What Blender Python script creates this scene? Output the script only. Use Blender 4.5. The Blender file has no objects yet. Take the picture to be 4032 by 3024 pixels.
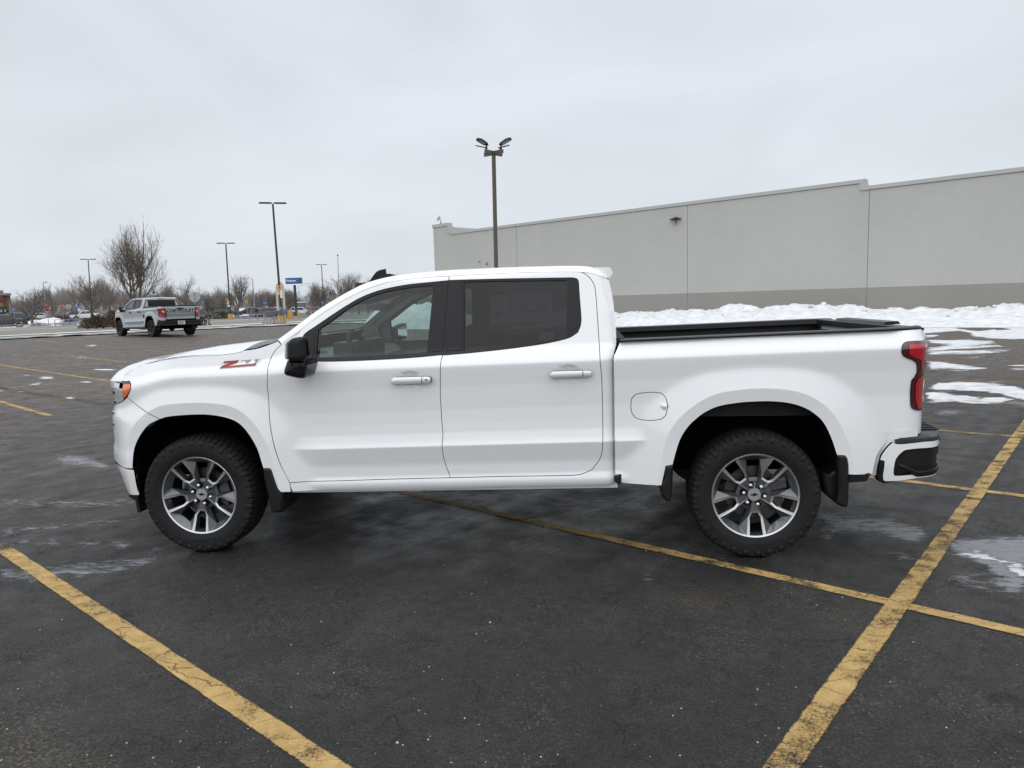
import bpy, bmesh, math, random
import numpy as np
from mathutils import Vector, Matrix
from mathutils.geometry import delaunay_2d_cdt, tessellate_polygon

SC = bpy.context.scene
COL = SC.collection
R = math.radians

# ------------------------------------------------------------------ camera
W0, H0, FPX = 4032, 3024, 2817.96
CAM = np.array([2.71508, -4.54723, 1.68523])
FW = np.array([-0.10951901, 0.98723289, -0.11565812])
RT = np.array([0.99385033, 0.10684721, -0.02907214])
UP = np.array([0.01634322, 0.11813081, 0.99286354])
cd = bpy.data.cameras.new("camera")
cam = bpy.data.objects.new("camera", cd)
COL.objects.link(cam)
cd.sensor_fit = 'HORIZONTAL'
cd.sensor_width = 36
cd.lens = FPX / W0 * 36
cd.clip_start, cd.clip_end = 0.05, 6000
M = Matrix.Identity(4)
for i in range(3):
    M[i][0], M[i][1], M[i][2], M[i][3] = RT[i], UP[i], -FW[i], CAM[i]
cam.matrix_world = M
SC.camera = cam

# ------------------------------------------------------------------ sky and sun (overcast)
SUN_EL, SUN_ROT = R(42), R(196)
w = bpy.data.worlds.new("World")
SC.world = w
w.use_nodes = True
nt = w.node_tree
nt.nodes.clear()
def wn(t, **k):
    n = nt.nodes.new(t)
    for a, b in k.items():
        setattr(n, a, b)
    return n
sky = wn('ShaderNodeTexSky', sky_type='NISHITA', sun_disc=False, sun_elevation=SUN_EL, sun_rotation=SUN_ROT, dust_density=4.0)
tc = wn('ShaderNodeTexCoord')
sep = wn('ShaderNodeSeparateXYZ')
nt.links.new(tc.outputs['Generated'], sep.inputs[0])
# an even cloud deck: brightness over the height above the horizon
ramp = wn('ShaderNodeValToRGB')
cr = ramp.color_ramp
cr.elements[0].position = 0.0
cr.elements[0].color = (0.66, 0.715, 0.775, 1)
cr.elements[1].position = 1.0
cr.elements[1].color = (1.66, 1.71, 1.77, 1)
for pos, c in ((0.03, (0.765, 0.816, 0.868, 1)), (0.16, (0.765, 0.816, 0.870, 1)), (0.40, (0.745, 0.793, 0.850, 1)), (0.56, (0.95, 0.99, 1.04, 1))):
    e = cr.elements.new(pos)
    e.color = c
nt.links.new(sep.outputs['Z'], ramp.inputs[0])
mp = wn('ShaderNodeMapping')
mp.inputs['Scale'].default_value = (1.5, 1.5, 4.2)
nt.links.new(tc.outputs['Generated'], mp.inputs[0])
nz = wn('ShaderNodeTexNoise')
nz.inputs['Scale'].default_value = 1.5
nz.inputs['Detail'].default_value = 6
nz.inputs['Roughness'].default_value = 0.45
nz.inputs['Distortion'].default_value = 0.6
nt.links.new(mp.outputs[0], nz.inputs['Vector'])
mr = wn('ShaderNodeMapRange')
mr.inputs['From Min'].default_value = 0.3
mr.inputs['From Max'].default_value = 0.7
mr.inputs['To Min'].default_value = 0.90
mr.inputs['To Max'].default_value = 1.065
nt.links.new(nz.outputs['Fac'], mr.inputs['Value'])
mul = wn('ShaderNodeMix', data_type='RGBA', blend_type='MULTIPLY')
mul.inputs[0].default_value = 1
nt.links.new(ramp.outputs[0], mul.inputs[6])
nt.links.new(mr.outputs[0], mul.inputs[7])
SKY_STRENGTH = 0.12
up = wn('ShaderNodeMix', data_type='RGBA', blend_type='MULTIPLY')
up.inputs[0].default_value = 1
up.inputs[7].default_value = (1 / SKY_STRENGTH,) * 3 + (1,)
nt.links.new(mul.outputs[2], up.inputs[6])
mixs = wn('ShaderNodeMix', data_type='RGBA')
mixs.inputs[0].default_value = 0.96
nt.links.new(sky.outputs[0], mixs.inputs[6])
nt.links.new(up.outputs[2], mixs.inputs[7])
bg = wn('ShaderNodeBackground')
bg.inputs[1].default_value = SKY_STRENGTH
nt.links.new(mixs.outputs[2], bg.inputs[0])
wo = wn('ShaderNodeOutputWorld')
nt.links.new(bg.outputs[0], wo.inputs[0])

sd = bpy.data.lights.new("sun", 'SUN')
sd.energy = 1.0
sd.angle = R(120)
sd.color = (1.0, 0.985, 0.965)
so = bpy.data.objects.new("sun", sd)
COL.objects.link(so)
sdir = Vector((math.sin(SUN_ROT) * math.cos(SUN_EL), math.cos(SUN_ROT) * math.cos(SUN_EL), math.sin(SUN_EL)))
so.rotation_euler = sdir.to_track_quat('Z', 'Y').to_euler()

SC.view_settings.view_transform = 'Standard'
SC.view_settings.look = 'None'
SC.view_settings.exposure = 0.0
SC.view_settings.gamma = 1
SC.render.engine = 'CYCLES'
SC.cycles.use_denoising = True
SC.cycles.max_bounces = 8
SC.cycles.transparent_max_bounces = 24

# ------------------------------------------------------------------ projecting photograph points on to real surfaces
def ray(px, py):
    return FW + RT * ((px - W0 / 2) / FPX) - UP * ((py - H0 / 2) / FPX)
FH = np.array([FW[0], FW[1], 0]) / math.hypot(FW[0], FW[1])
def at(px, py, D):
    """the point seen at a pixel, D metres ahead over the ground"""
    d = ray(px, py)
    return CAM + d * (D / (d @ FH))
def on_y(px, py, Y):
    d = ray(px, py)
    return CAM + d * ((Y - CAM[1]) / d[1])
def sm(a, b, x):
    t = np.clip((np.asarray(x, float) - a) / (b - a), 0, 1)
    return t * t * (3 - 2 * t)
def gz(x, y):
    x, y = np.asarray(x), np.asarray(y)
    q = -.826 * x + .563 * y
    return .46 * sm(4, 20, -x) * (1 - 1.35 * sm(80, 112, q))
def G(px, py):
    d = ray(px, py)
    z = 0.0
    for _ in range(60):
        q = CAM + d * ((z - CAM[2]) / d[2])
        z = .6 * z + .4 * float(gz(q[0], q[1]))
    return q
MD = np.array([.563, .826])     # along the median and the aisle lines
ND = np.array([-.826, .563])    # along the stalls, away to the left
def SQ(s, q):
    return MD * s + ND * q
def depth(p):
    return float((np.asarray(p) - CAM) @ FW)

# ------------------------------------------------------------------ object helpers
def empty(name, loc=(0, 0, 0), rz=0.0, label=None, cat=None, group=None):
    o = bpy.data.objects.new(name, None)
    o.empty_display_size = .2
    COL.objects.link(o)
    o.location = loc
    o.rotation_euler = (0, 0, rz)
    tag(o, label, cat, group)
    return o
def tag(o, label=None, cat=None, group=None, kind=None):
    if label: o['label'] = label
    if cat: o['category'] = cat
    if group: o['group'] = group
    if kind: o['kind'] = kind
    return o
def link(name, me, parent=None, mats=()):
    o = bpy.data.objects.new(name, me)
    COL.objects.link(o)
    for m in mats:
        me.materials.append(m)
    if parent is not None:
        o.parent = parent
    return o
class MB:
    def __init__(s):
        s.v, s.f, s.m = [], [], []
    def add(s, vs, fs, m=0):
        b = len(s.v)
        s.v += [tuple(map(float, p)) for p in vs]
        s.f += [tuple(i + b for i in f) for f in fs]
        s.m += [m] * len(fs)
        return s
    def box(s, c, d, m=0, rot=None):
        c, d = np.array(c, float), np.array(d, float) / 2
        P = np.array([(x, y, z) for x in (-1, 1) for y in (-1, 1) for z in (-1, 1)]) * d
        if rot is not None:
            P = P @ np.array(rot.to_3x3() if isinstance(rot, Matrix) else rot).T
        return s.add(P + c, [(0, 1, 3, 2), (4, 6, 7, 5), (0, 4, 5, 1), (2, 3, 7, 6), (0, 2, 6, 4), (1, 5, 7, 3)], m)
    def boxz(s, c, d, a, m=0):
        return s.box(c, d, m, Matrix.Rotation(a, 3, 'Z'))
    def tube(s, p0, p1, r0, r1=None, n=8, m=0, cap=True):
        p0, p1 = np.array(p0, float), np.array(p1, float)
        r1 = r0 if r1 is None else r1
        d = p1 - p0
        L = np.linalg.norm(d)
        if L < 1e-9: return s
        d /= L
        a = np.cross(d, (0, 0, 1) if abs(d[2]) < .9 else (1, 0, 0))
        a /= np.linalg.norm(a)
        b = np.cross(d, a)
        an = [2 * math.pi * i / n for i in range(n)]
        vs = [p0 + r0 * (math.cos(t) * a + math.sin(t) * b) for t in an] + [p1 + r1 * (math.cos(t) * a + math.sin(t) * b) for t in an]
        fs = [(i, n + i, n + (i + 1) % n, (i + 1) % n) for i in range(n)]
        if cap:
            fs += [tuple(range(n)), tuple(range(2 * n - 1, n - 1, -1))]
        return s.add(vs, fs, m)
    def path(s, pts, r, n=8, m=0):
        for a, b in zip(pts[:-1], pts[1:]):
            s.tube(a, b, r, r, n, m)
        return s
    def sphere(s, c, r, n=12, k=8, m=0, sc=(1, 1, 1)):
        vs, fs = [], []
        for i in range(k + 1):
            t = math.pi * i / k
            for j in range(n):
                p = 2 * math.pi * j / n
                vs.append((c[0] + r * sc[0] * math.sin(t) * math.cos(p), c[1] + r * sc[1] * math.sin(t) * math.sin(p), c[2] + r * sc[2] * math.cos(t)))
        for i in range(k):
            for j in range(n):
                fs.append((i * n + j, (i + 1) * n + j, (i + 1) * n + (j + 1) % n, i * n + (j + 1) % n))
        return s.add(vs, fs, m)
    def grid(s, P, m=0, closed=False):
        P = np.asarray(P, float)
        a, b = P.shape[:2]
        fs = []
        for i in range(a - 1):
            for j in range(b if closed else b - 1):
                j2 = (j + 1) % b
                fs.append((i * b + j, (i + 1) * b + j, (i + 1) * b + j2, i * b + j2))
        return s.add(P.reshape(-1, 3), fs, m)
    def prism(s, poly, fn0, fn1, m=0):
        """poly: 2D outline; fn0/fn1 map it to the two 3D ends"""
        n = len(poly)
        A = [fn0(p) for p in poly]
        B = [fn1(p) for p in poly]
        s.add(A + B, [(i, (i + 1) % n, n + (i + 1) % n, n + i) for i in range(n)], m)
        tris = tessellate_polygon([[Vector((p[0], p[1], 0)) for p in poly]])
        s.add(A, [tuple(t) for t in tris], m)
        s.add(B, [tuple(t[::-1]) for t in tris], m)
        return s
    def build(s, name, mats, parent=None, smooth=False, angle=None):
        me = bpy.data.meshes.new(name)
        me.from_pydata(s.v, [], s.f)
        if not isinstance(mats, (list, tuple)): mats = [mats]
        for m in mats: me.materials.append(m)
        me.polygons.foreach_set('material_index', s.m)
        if angle is not None:
            bm = bmesh.new(); bm.from_mesh(me)
            bmesh.ops.remove_doubles(bm, verts=bm.verts, dist=1e-5)
            bmesh.ops.recalc_face_normals(bm, faces=bm.faces)
            for f in bm.faces: f.smooth = True
            for e in bm.edges:
                e.smooth = len(e.link_faces) == 2 and e.calc_face_angle(0) < R(angle)
            bm.to_mesh(me); bm.free()
        elif smooth:
            me.polygons.foreach_set('use_smooth', [True] * len(me.polygons))
        me.update()
        o = bpy.data.objects.new(name, me)
        COL.objects.link(o)
        if parent is not None: o.parent = parent
        return o
def copy_tree(o, parent=None):
    c = o.copy()
    COL.objects.link(c)
    if parent is not None: c.parent = parent
    for ch in list(o.children):
        copy_tree(ch, c)
    return c
def text_mesh(s, size, ext=.004, xs=1.0, spacing=1.0, bold=0.):
    cu = bpy.data.curves.new("lettering", 'FONT')
    cu.body = s
    cu.size = size
    cu.extrude = ext
    cu.offset = bold
    cu.align_x = 'CENTER'
    cu.align_y = 'CENTER'
    cu.space_character = spacing
    cu.resolution_u = 3
    o = bpy.data.objects.new("lettering", cu)
    COL.objects.link(o)
    dg = bpy.context.evaluated_depsgraph_get()
    me = bpy.data.meshes.new_from_object(o.evaluated_get(dg))
    bpy.data.objects.remove(o)
    bpy.data.curves.remove(cu)
    if xs != 1.0:
        me.transform(Matrix.Diagonal((xs, 1, 1, 1)))
    me.name = "lettering"
    me.materials.clear()
    return me

# ------------------------------------------------------------------ materials
def mat(name, col, rough=.5, metal=0., coat=0., spec=.5, bump=None, var=None, crough=.03):
    m = bpy.data.materials.new(name)
    m.use_nodes = True
    t = m.node_tree
    b = t.nodes['Principled BSDF']
    b.inputs['Base Color'].default_value = (*col, 1)
    b.inputs['Roughness'].default_value = rough
    b.inputs['Metallic'].default_value = metal
    b.inputs['Specular IOR Level'].default_value = spec
    if coat:
        b.inputs['Coat Weight'].default_value = coat
        b.inputs['Coat Roughness'].default_value = crough
    tcn = None
    if bump or var:
        tcn = t.nodes.new('ShaderNodeTexCoord')
    if var:    # (scale, lo, hi): uneven colour
        n = t.nodes.new('ShaderNodeTexNoise')
        n.inputs['Scale'].default_value = var[0]
        n.inputs['Detail'].default_value = 5
        t.links.new(tcn.outputs['Object'], n.inputs['Vector'])
        r = t.nodes.new('ShaderNodeMapRange')
        r.inputs['From Min'].default_value = .3
        r.inputs['From Max'].default_value = .7
        r.inputs['To Min'].default_value = var[1]
        r.inputs['To Max'].default_value = var[2]
        t.links.new(n.outputs['Fac'], r.inputs['Value'])
        x = t.nodes.new('ShaderNodeMix'); x.data_type = 'RGBA'; x.blend_type = 'MULTIPLY'
        x.inputs[0].default_value = 1
        x.inputs[6].default_value = (*col, 1)
        t.links.new(r.outputs[0], x.inputs[7])
        t.links.new(x.outputs[2], b.inputs['Base Color'])
    if bump:   # (scale, strength, distance)
        n = t.nodes.new('ShaderNodeTexNoise')
        n.inputs['Scale'].default_value = bump[0]
        n.inputs['Detail'].default_value = 4
        t.links.new(tcn.outputs['Object'], n.inputs['Vector'])
        bp = t.nodes.new('ShaderNodeBump')
        bp.inputs['Strength'].default_value = bump[1]
        bp.inputs['Distance'].default_value = bump[2]
        t.links.new(n.outputs['Fac'], bp.inputs['Height'])
        t.links.new(bp.outputs[0], b.inputs['Normal'])
    return m
def glass(name, tint, refl=1.0):
    m = bpy.data.materials.new(name)
    m.use_nodes = True
    t = m.node_tree
    t.nodes.clear()
    o = t.nodes.new('ShaderNodeOutputMaterial')
    a = t.nodes.new('ShaderNodeBsdfTransparent'); a.inputs[0].default_value = (*tint, 1)
    g = t.nodes.new('ShaderNodeBsdfGlossy'); g.inputs['Roughness'].default_value = 0.0
    g.inputs['Color'].default_value = (refl, refl, refl, 1)
    f = t.nodes.new('ShaderNodeFresnel')
    ge = t.nodes.new('ShaderNodeNewGeometry')
    io = t.nodes.new('ShaderNodeMapRange')
    io.inputs['To Min'].default_value, io.inputs['To Max'].default_value = 1.5, 1 / 1.5   # a thin pane reflects alike from both sides
    t.links.new(ge.outputs['Backfacing'], io.inputs['Value']); t.links.new(io.outputs[0], f.inputs[0])
    x = t.nodes.new('ShaderNodeMixShader')
    t.links.new(f.outputs[0], x.inputs[0]); t.links.new(a.outputs[0], x.inputs[1]); t.links.new(g.outputs[0], x.inputs[2])
    t.links.new(x.outputs[0], o.inputs[0])
    return m

WHITE = mat("white paint", (.855, .868, .885), .45, coat=1.0, spec=.4)
GREYP = mat("grey paint", (.35, .38, .41), .35, metal=.2, coat=1.0)
BLACKP = mat("black plastic", (.0065, .0065, .007), .5, spec=.35, bump=(900, .15, .001))
SATIN = mat("satin black trim", (.011, .0115, .0135), .35, spec=.3)
PIANO = mat("black gloss trim", (.009, .009, .012), .14, spec=.3)
WELL = mat("wheel well felt", (.004, .004, .004), .95, spec=.1)
RUBBER = mat("tyre rubber", (.0095, .0095, .0102), .70, spec=.35, bump=(220, .25, .002), var=(9, .7, 1.35))
MACH = mat("machined alloy", (.62, .63, .65), .34, metal=.9)
RIMG = mat("grey wheel paint", (.125, .132, .143), .33, metal=.65, coat=.6)
RIMD = mat("dark wheel barrel", (.016, .017, .018), .5, metal=.4)
CHROME = mat("chrome", (.74, .75, .77), .16, metal=.85)
STEEL = mat("brake steel", (.10, .10, .10), .45, metal=.8)
AMBER = mat("amber lens", (.75, .17, .012), .18, coat=.6)
LENSR = mat("red lens", (.46, .006, .012), .10, coat=1.0)
LENSD = mat("dark red lens", (.060, .005, .009), .07, coat=1.0)
LENSB = mat("bright red lens", (.55, .012, .012), .16, coat=1.0)
CLEAR = mat("headlamp reflector", (.56, .58, .60), .22, metal=.35)
INTG = mat("grey cabin plastic", (.17, .178, .18), .6)
INTD = mat("dark cabin plastic", (.09, .096, .098), .55)
HEADL = mat("headliner cloth", (.26, .265, .27), .9)
SEATM = mat("black seat cloth", (.022, .022, .023), .8)
REDB = mat("red badge enamel", (.30, .008, .010), .3, coat=.5)
SILV = mat("badge silver", (.62, .63, .65), .25, metal=.6)
PAPER = mat("window paper", (.9, .9, .9), .9)
INK = mat("printed ink", (.06, .06, .06), .9)
GL_F = glass("green tint glass", (.55, .66, .64))
GL_R = glass("privacy glass", (.105, .115, .133), .85)
GL_W = glass("windshield glass", (.80, .86, .83))

# ================================================================== the pickup truck (local frame: x to the rear, y across from the driver's side, z up)
TW = 2.06
def table(pts, sig):
    xs = np.arange(.2, 2.2, .002)
    P = np.array(pts)
    v = np.interp(xs, P[:, 0], P[:, 1])
    k = np.exp(-.5 * (np.arange(-40, 41) * .002 / sig) ** 2)
    v = np.convolve(np.pad(v, 40, mode='edge'), k / k.sum(), 'valid')
    return lambda z: np.interp(z, xs, v)
T_BODY = table([(.2, .08), (.40, .065), (.43, .042), (.455, .034), (.475, .036), (.51, .048), (.60, .044), (.72, .036), (.95, .038), (1.10, .027), (1.21, .012), (1.238, .0095), (1.262, .021), (1.31, .052), (1.34, .072), (1.80, .217), (1.82, .226), (1.86, .285), (1.90, .40)], .005)
T_FEND = table([(.2, .08), (.40, .06), (.46, .045), (.72, .036), (.95, .038), (1.10, .027), (1.20, .0115), (1.235, .0095), (1.27, .027), (1.32, .075), (1.37, .14), (1.42, .23), (1.5, .40)], .008)
T_CREASE = table([(.2, 0), (.585, 0), (.7125, .026), (.7126, .026), (.735, .0165), (.76, .0095), (.80, .003), (.86, 0), (2, 0)], .0025)
T_SIL = table([(.38, -.64), (.45, -.668), (.57, -.712), (.668, -.715), (.724, -.70), (.82, -.70), (.93, -.698), (1.0, -.66), (1.04, -.645), (1.15, -.645), (1.19, -.64), (1.25, -.60), (1.35, -.52)], .014)
ARCH_F = np.array([(-.46, .30), (-.452, .45), (-.449, .602), (-.431, .732), (-.363, .85), (-.22, .949), (-.062, .974), (.136, .975), (.298, .944), (.399, .853), (.466, .726), (.495, .599), (.52, .45), (.53, .30)])
ARCH_R = np.array([(3.21, .30), (3.215, .45), (3.231, .617), (3.274, .784), (3.359, .893), (3.486, .979), (3.633, 1.01), (3.82, 1.016), (3.996, .984), (4.12, .896), (4.195, .765), (4.233, .646), (4.25, .45), (4.255, .30)])
def catmull(P, n=8):
    P = np.asarray(P, float)
    Q = np.vstack([2 * P[0] - P[1], P, 2 * P[-1] - P[-2]])
    out = []
    for i in range(1, len(Q) - 2):
        p0, p1, p2, p3 = Q[i - 1:i + 3]
        for t in np.arange(n) / n:
            out.append(.5 * (2 * p1 + (p2 - p0) * t + (2 * p0 - 5 * p1 + 4 * p2 - p3) * t * t + (3 * p1 - p0 - 3 * p2 + p3) * t ** 3))
    out.append(P[-1])
    return np.array(out)
AF, AR = catmull(ARCH_F, 6), catmull(ARCH_R, 6)
def dist_line(x, z, L):
    p = np.stack([np.ravel(x), np.ravel(z)], -1)
    best = np.full(len(p), 9.)
    for a, b in zip(L[:-1], L[1:]):
        d = b - a
        t = np.clip(((p - a) @ d) / max(d @ d, 1e-12), 0, 1)
        best = np.minimum(best, np.hypot(*(p - a - t[:, None] * d).T))
    return best.reshape(np.shape(x))
def smin(a, b, k):
    h = np.clip(.5 + .5 * (b - a) / k, 0, 1)
    return b * (1 - h) + a * h - k * h * (1 - h)
DENTS = []   # (x, z, rx, rz, depth)
def D_body(x, z):
    x, z = np.asarray(x, float), np.asarray(z, float)
    zr = z - .02 * x
    wf = 1 - sm(.50, .80, x)
    b = T_BODY(zr) * (1 - wf) + T_FEND(zr + .085 * sm(.05, .65, -x)) * wf
    b = b - T_CREASE(zr) * sm(.55, .95, x) * (1 - sm(2.95, 3.22, x))
    for L in (AF, AR):
        s = dist_line(x, z, L)
        fl = -.010 + np.where(s < .083, (.083 - s) * .13, (s - .083) * .24)
        b = smin(b, fl, .010)
    t = np.clip(-.2 - x + T_SIL(z) + .69, 0, 2)
    b = b + 1.084 * t ** 2.5
    t = np.clip(x - 4.6, 0, .4)
    b = b + 19.5 * t ** 3
    return b + dents(x, z)
def dents(x, z):
    b = 0
    for dx, dz, rx, rz, dp in DENTS:
        rr = ((x - dx) / rx) ** 2 + ((z - dz) / rz) ** 2
        b = b + dp * np.clip(1 - rr, 0, 1) ** .6
    return b
def D_cab(x, z):
    x, z = np.asarray(x, float), np.asarray(z, float)
    xe = np.interp(z, [.4, 1.29, 1.36, 1.60, 1.83, 1.9], [2.86, 2.86, 2.885, 2.86, 2.80, 2.76])
    return D_body(x, z) + 6 * np.clip(x - (xe - .07), 0, 1) ** 2
def D_bump(x, z):
    x, z = np.asarray(x, float), np.asarray(z, float)
    return -.004 + .10 * np.clip(.60 - z, 0, .3) + 19.5 * np.clip(x - 4.69, 0, .5) ** 3 + .35 * np.clip(4.60 - x, 0, .2)
def hit(px, py, D, lift=0.):
    d = ray(px, py)
    Y = np.linspace(-.25, 1.0, 501)
    t = (Y - CAM[1]) / d[1]
    X, Z = CAM[0] + t * d[0], CAM[2] + t * d[2]
    f = Y - (D(X, Z) - lift)
    k = np.where((f[:-1] < 0) & (f[1:] >= 0))[0]
    if len(k):
        i = k[0]
        u = f[i] / (f[i] - f[i + 1])
        return X[i] + u * (X[i + 1] - X[i]), Z[i] + u * (Z[i + 1] - Z[i])
    i = int(np.argmin(np.abs(f)))
    return X[i], Z[i]
def resolve(pts, D, lift=0.):
    return np.array([(p[1], p[2]) if p[0] == 'l' else hit(p[0], p[1], D, lift) for p in pts])
def crop(x0, y0, s, pts):
    return [p if p[0] == 'l' else (x0 + p[0] * s, y0 + p[1] * s) for p in pts]
def resample(P, h, corner=28, closed=True):
    """round off a traced outline, keeping its real corners"""
    P = np.asarray(P, float)
    keep = [0]
    for i in range(1, len(P)):
        if np.hypot(*(P[i] - P[keep[-1]])) > 1e-4: keep.append(i)
    P = P[keep]
    if closed and np.hypot(*(P[0] - P[-1])) < 1e-4: P = P[:-1]
    n = len(P)
    def isc(i):
        a, b = P[i] - P[i - 1], P[(i + 1) % n] - P[i]
        c = np.dot(a, b) / (np.hypot(*a) * np.hypot(*b) + 1e-12)
        return math.degrees(math.acos(np.clip(c, -1, 1))) > corner
    cs = [isc(i) for i in range(n)]
    if not closed: cs[0] = cs[-1] = True
    out = []
    for i in range(n if closed else n - 1):
        p1, p2 = P[i], P[(i + 1) % n]
        L = np.hypot(*(p2 - p1))
        p0 = 2 * p1 - p2 if cs[i] else P[i - 1]
        p3 = 2 * p2 - p1 if cs[(i + 1) % n] else P[(i + 2) % n]
        m0 = (p2 - p0) * L / (np.hypot(*(p2 - p1)) + np.hypot(*(p1 - p0)) + 1e-12)
        m1 = (p3 - p1) * L / (np.hypot(*(p3 - p2)) + np.hypot(*(p2 - p1)) + 1e-12)
        k = max(1, int(round(L / h)))
        for j in range(k):
            t = j / k
            out.append((2 * t**3 - 3 * t**2 + 1) * p1 + (t**3 - 2 * t**2 + t) * m0 + (-2 * t**3 + 3 * t**2) * p2 + (t**3 - t**2) * m1)
    if not closed: out.append(P[-1])
    return np.array(out)
def area(P):
    x, y = P.T
    return .5 * np.sum(x * np.roll(y, -1) - np.roll(x, -1) * y)
def inset(P, g):
    """move a dense closed outline inwards by g"""
    if abs(g) < 1e-9: return P
    s = 1 if area(P) > 0 else -1
    a = P - np.roll(P, 1, 0); b = np.roll(P, -1, 0) - P
    na = np.stack([-a[:, 1], a[:, 0]], -1) / (np.hypot(*a.T)[:, None] + 1e-12)
    nb = np.stack([-b[:, 1], b[:, 0]], -1) / (np.hypot(*b.T)[:, None] + 1e-12)
    n = na + nb
    n /= (np.hypot(*n.T)[:, None] + 1e-12)
    c = np.clip(np.sum(n * na, 1), .5, 1)
    return P + s * g * n / c[:, None]
def inside(p, P):
    x, y = p[:, 0], p[:, 1]
    r = np.zeros(len(p), bool)
    for a, b in zip(P, np.roll(P, -1, 0)):
        c = (a[1] > y) != (b[1] > y)
        with np.errstate(divide='ignore', invalid='ignore'):
            xi = (b[0] - a[0]) * (y - a[1]) / (b[1] - a[1]) + a[0]
        r ^= c & (x < xi)
    return r
ZROWS = np.unique(np.round(np.concatenate([np.arange(.3, 2.0, .022), [.7000, .7065, .7125, .7185, .7250, .7350], np.arange(1.20, 1.34, .009)]), 4))
def make_panel(out, D, holes=(), lift=0., gap=.0022, skirt=.022, hx=.035, hb=.016, pre=False, fine=False):
    """a sheet on the body surface y = D(x, z): outline and holes in (x, z); smooth exact normals and a folded-in edge"""
    rings = []
    for k, o in enumerate([out] + list(holes)):
        P = np.asarray(o) if pre else resample(o, hb)
        rings.append(inset(P, gap if k == 0 else -gap))
    P0 = rings[0]
    lo, hi = P0.min(0), P0.max(0)
    xs = np.arange(lo[0], hi[0] + hx, hx)
    gx, gr = np.meshgrid(xs, ZROWS if not fine else np.arange(lo[1] - .02 * hi[0], hi[1] + .1, .010))
    g = np.stack([gx.ravel(), (gr + .02 * gx).ravel()], -1)
    g = g[(g[:, 0] > lo[0]) & (g[:, 0] < hi[0]) & (g[:, 1] > lo[1]) & (g[:, 1] < hi[1])]
    ok = inside(g, rings[0])
    for h in rings[1:]: ok &= ~inside(g, h)
    g = g[ok]
    dmin = np.full(len(g), 9.)
    for h in rings: dmin = np.minimum(dmin, dist_line(g[:, 0], g[:, 1], np.vstack([h, h[:1]])))
    g = g[dmin > .0055]
    # extra rows that follow the wheel-arch flares
    for L in (AF, AR):
        if hi[0] < L[0, 0] - .2 or lo[0] > L[-1, 0] + .2 or hx > .05: continue
        g = g[dist_line(g[:, 0], g[:, 1], L) > .125]
        Ld = resample(L, .022, corner=170, closed=False)
        t = np.gradient(Ld, axis=0); t /= np.hypot(*t.T)[:, None]
        n = np.stack([-t[:, 1], t[:, 0]], -1)
        for sd_ in (.018, .034, .050, .064, .075, .080, .083, .086, .091, .099, .110, .124):
            q = Ld + n * sd_
            ok = inside(q, rings[0])
            for h in rings[1:]: ok &= ~inside(q, h)
            q = q[ok]
            dm = np.full(len(q), 9.)
            for h in rings: dm = np.minimum(dm, dist_line(q[:, 0], q[:, 1], np.vstack([h, h[:1]])))
            g = np.vstack([g, q[dm > .0045]])
    V, E = [], []
    for h in rings:
        b = len(V)
        V += [tuple(p) for p in h]
        E += [(b + i, b + (i + 1) % len(h)) for i in range(len(h))]
    V += [tuple(p) for p in g]
    vv, ee, ff, *_ = delaunay_2d_cdt([Vector(p) for p in V], E, [], 0, 1e-6)
    vv = np.array([tuple(p) for p in vv])
    ff = np.array([f for f in ff if len(f) == 3])
    c = vv[ff].mean(1)
    ok = inside(c, rings[0])
    for h in rings[1:]: ok &= ~inside(c, h)
    ff = ff[ok]
    x, z = vv.T
    y = D(x, z) - lift
    e = .002
    nx = (D(x + e, z) - D(x - e, z)) / (2 * e)
    nz_ = (D(x, z + e) - D(x, z - e)) / (2 * e)
    N = np.stack([nx, -np.ones_like(nx), nz_], -1)
    N /= np.linalg.norm(N, axis=1)[:, None]
    verts = np.stack([x, y, z], -1)
    # orientation: outward is -y
    a, b_, c_ = vv[ff[:, 0]], vv[ff[:, 1]], vv[ff[:, 2]]
    cr = (b_[:, 0] - a[:, 0]) * (c_[:, 1] - a[:, 1]) - (b_[:, 1] - a[:, 1]) * (c_[:, 0] - a[:, 0])
    ff = np.where((cr > 0)[:, None], ff, ff[:, ::-1])
    faces = [tuple(map(int, f)) for f in ff]
    if skirt:
        for k, h in enumerate(rings):
            s = (1 if area(h) > 0 else -1) * (1 if k == 0 else -1)
            t = np.roll(h, -1, 0) - np.roll(h, 1, 0)
            t /= np.hypot(*t.T)[:, None] + 1e-12
            n2 = np.stack([t[:, 1], -t[:, 0]], -1) * s
            yy = D(h[:, 0], h[:, 1]) - lift
            b0 = len(verts)
            m = len(h)
            verts = np.vstack([verts, np.stack([h[:, 0], yy, h[:, 1]], -1), np.stack([h[:, 0], yy + skirt, h[:, 1]], -1)])
            n3 = np.stack([n2[:, 0], np.zeros(m), n2[:, 1]], -1)
            N = np.vstack([N, n3, n3])
            for i in range(m):
                j = (i + 1) % m
                q = (b0 + i, b0 + j, b0 + m + j, b0 + m + i)
                faces.append(q if (area(h) > 0) == (k == 0) else q[::-1])
    return verts, faces, N
def place_panel(name, data, m, parent, mirror=False, smooth_n=True):
    verts, faces, N = data
    if mirror:
        verts = verts * (1, -1, 1) + (0, TW, 0)
        N = N * (1, -1, 1)
        faces = [f[::-1] for f in faces]
    me = bpy.data.meshes.new(name)
    me.from_pydata(verts.tolist(), [], faces)
    me.materials.append(m)
    me.polygons.foreach_set('use_smooth', [True] * len(me.polygons))
    if smooth_n:
        me.normals_split_custom_set_from_vertices([tuple(n) for n in N])
    me.update()
    o = bpy.data.objects.new(name, me)
    COL.objects.link(o)
    if parent is not None: o.parent = parent
    return o

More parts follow.
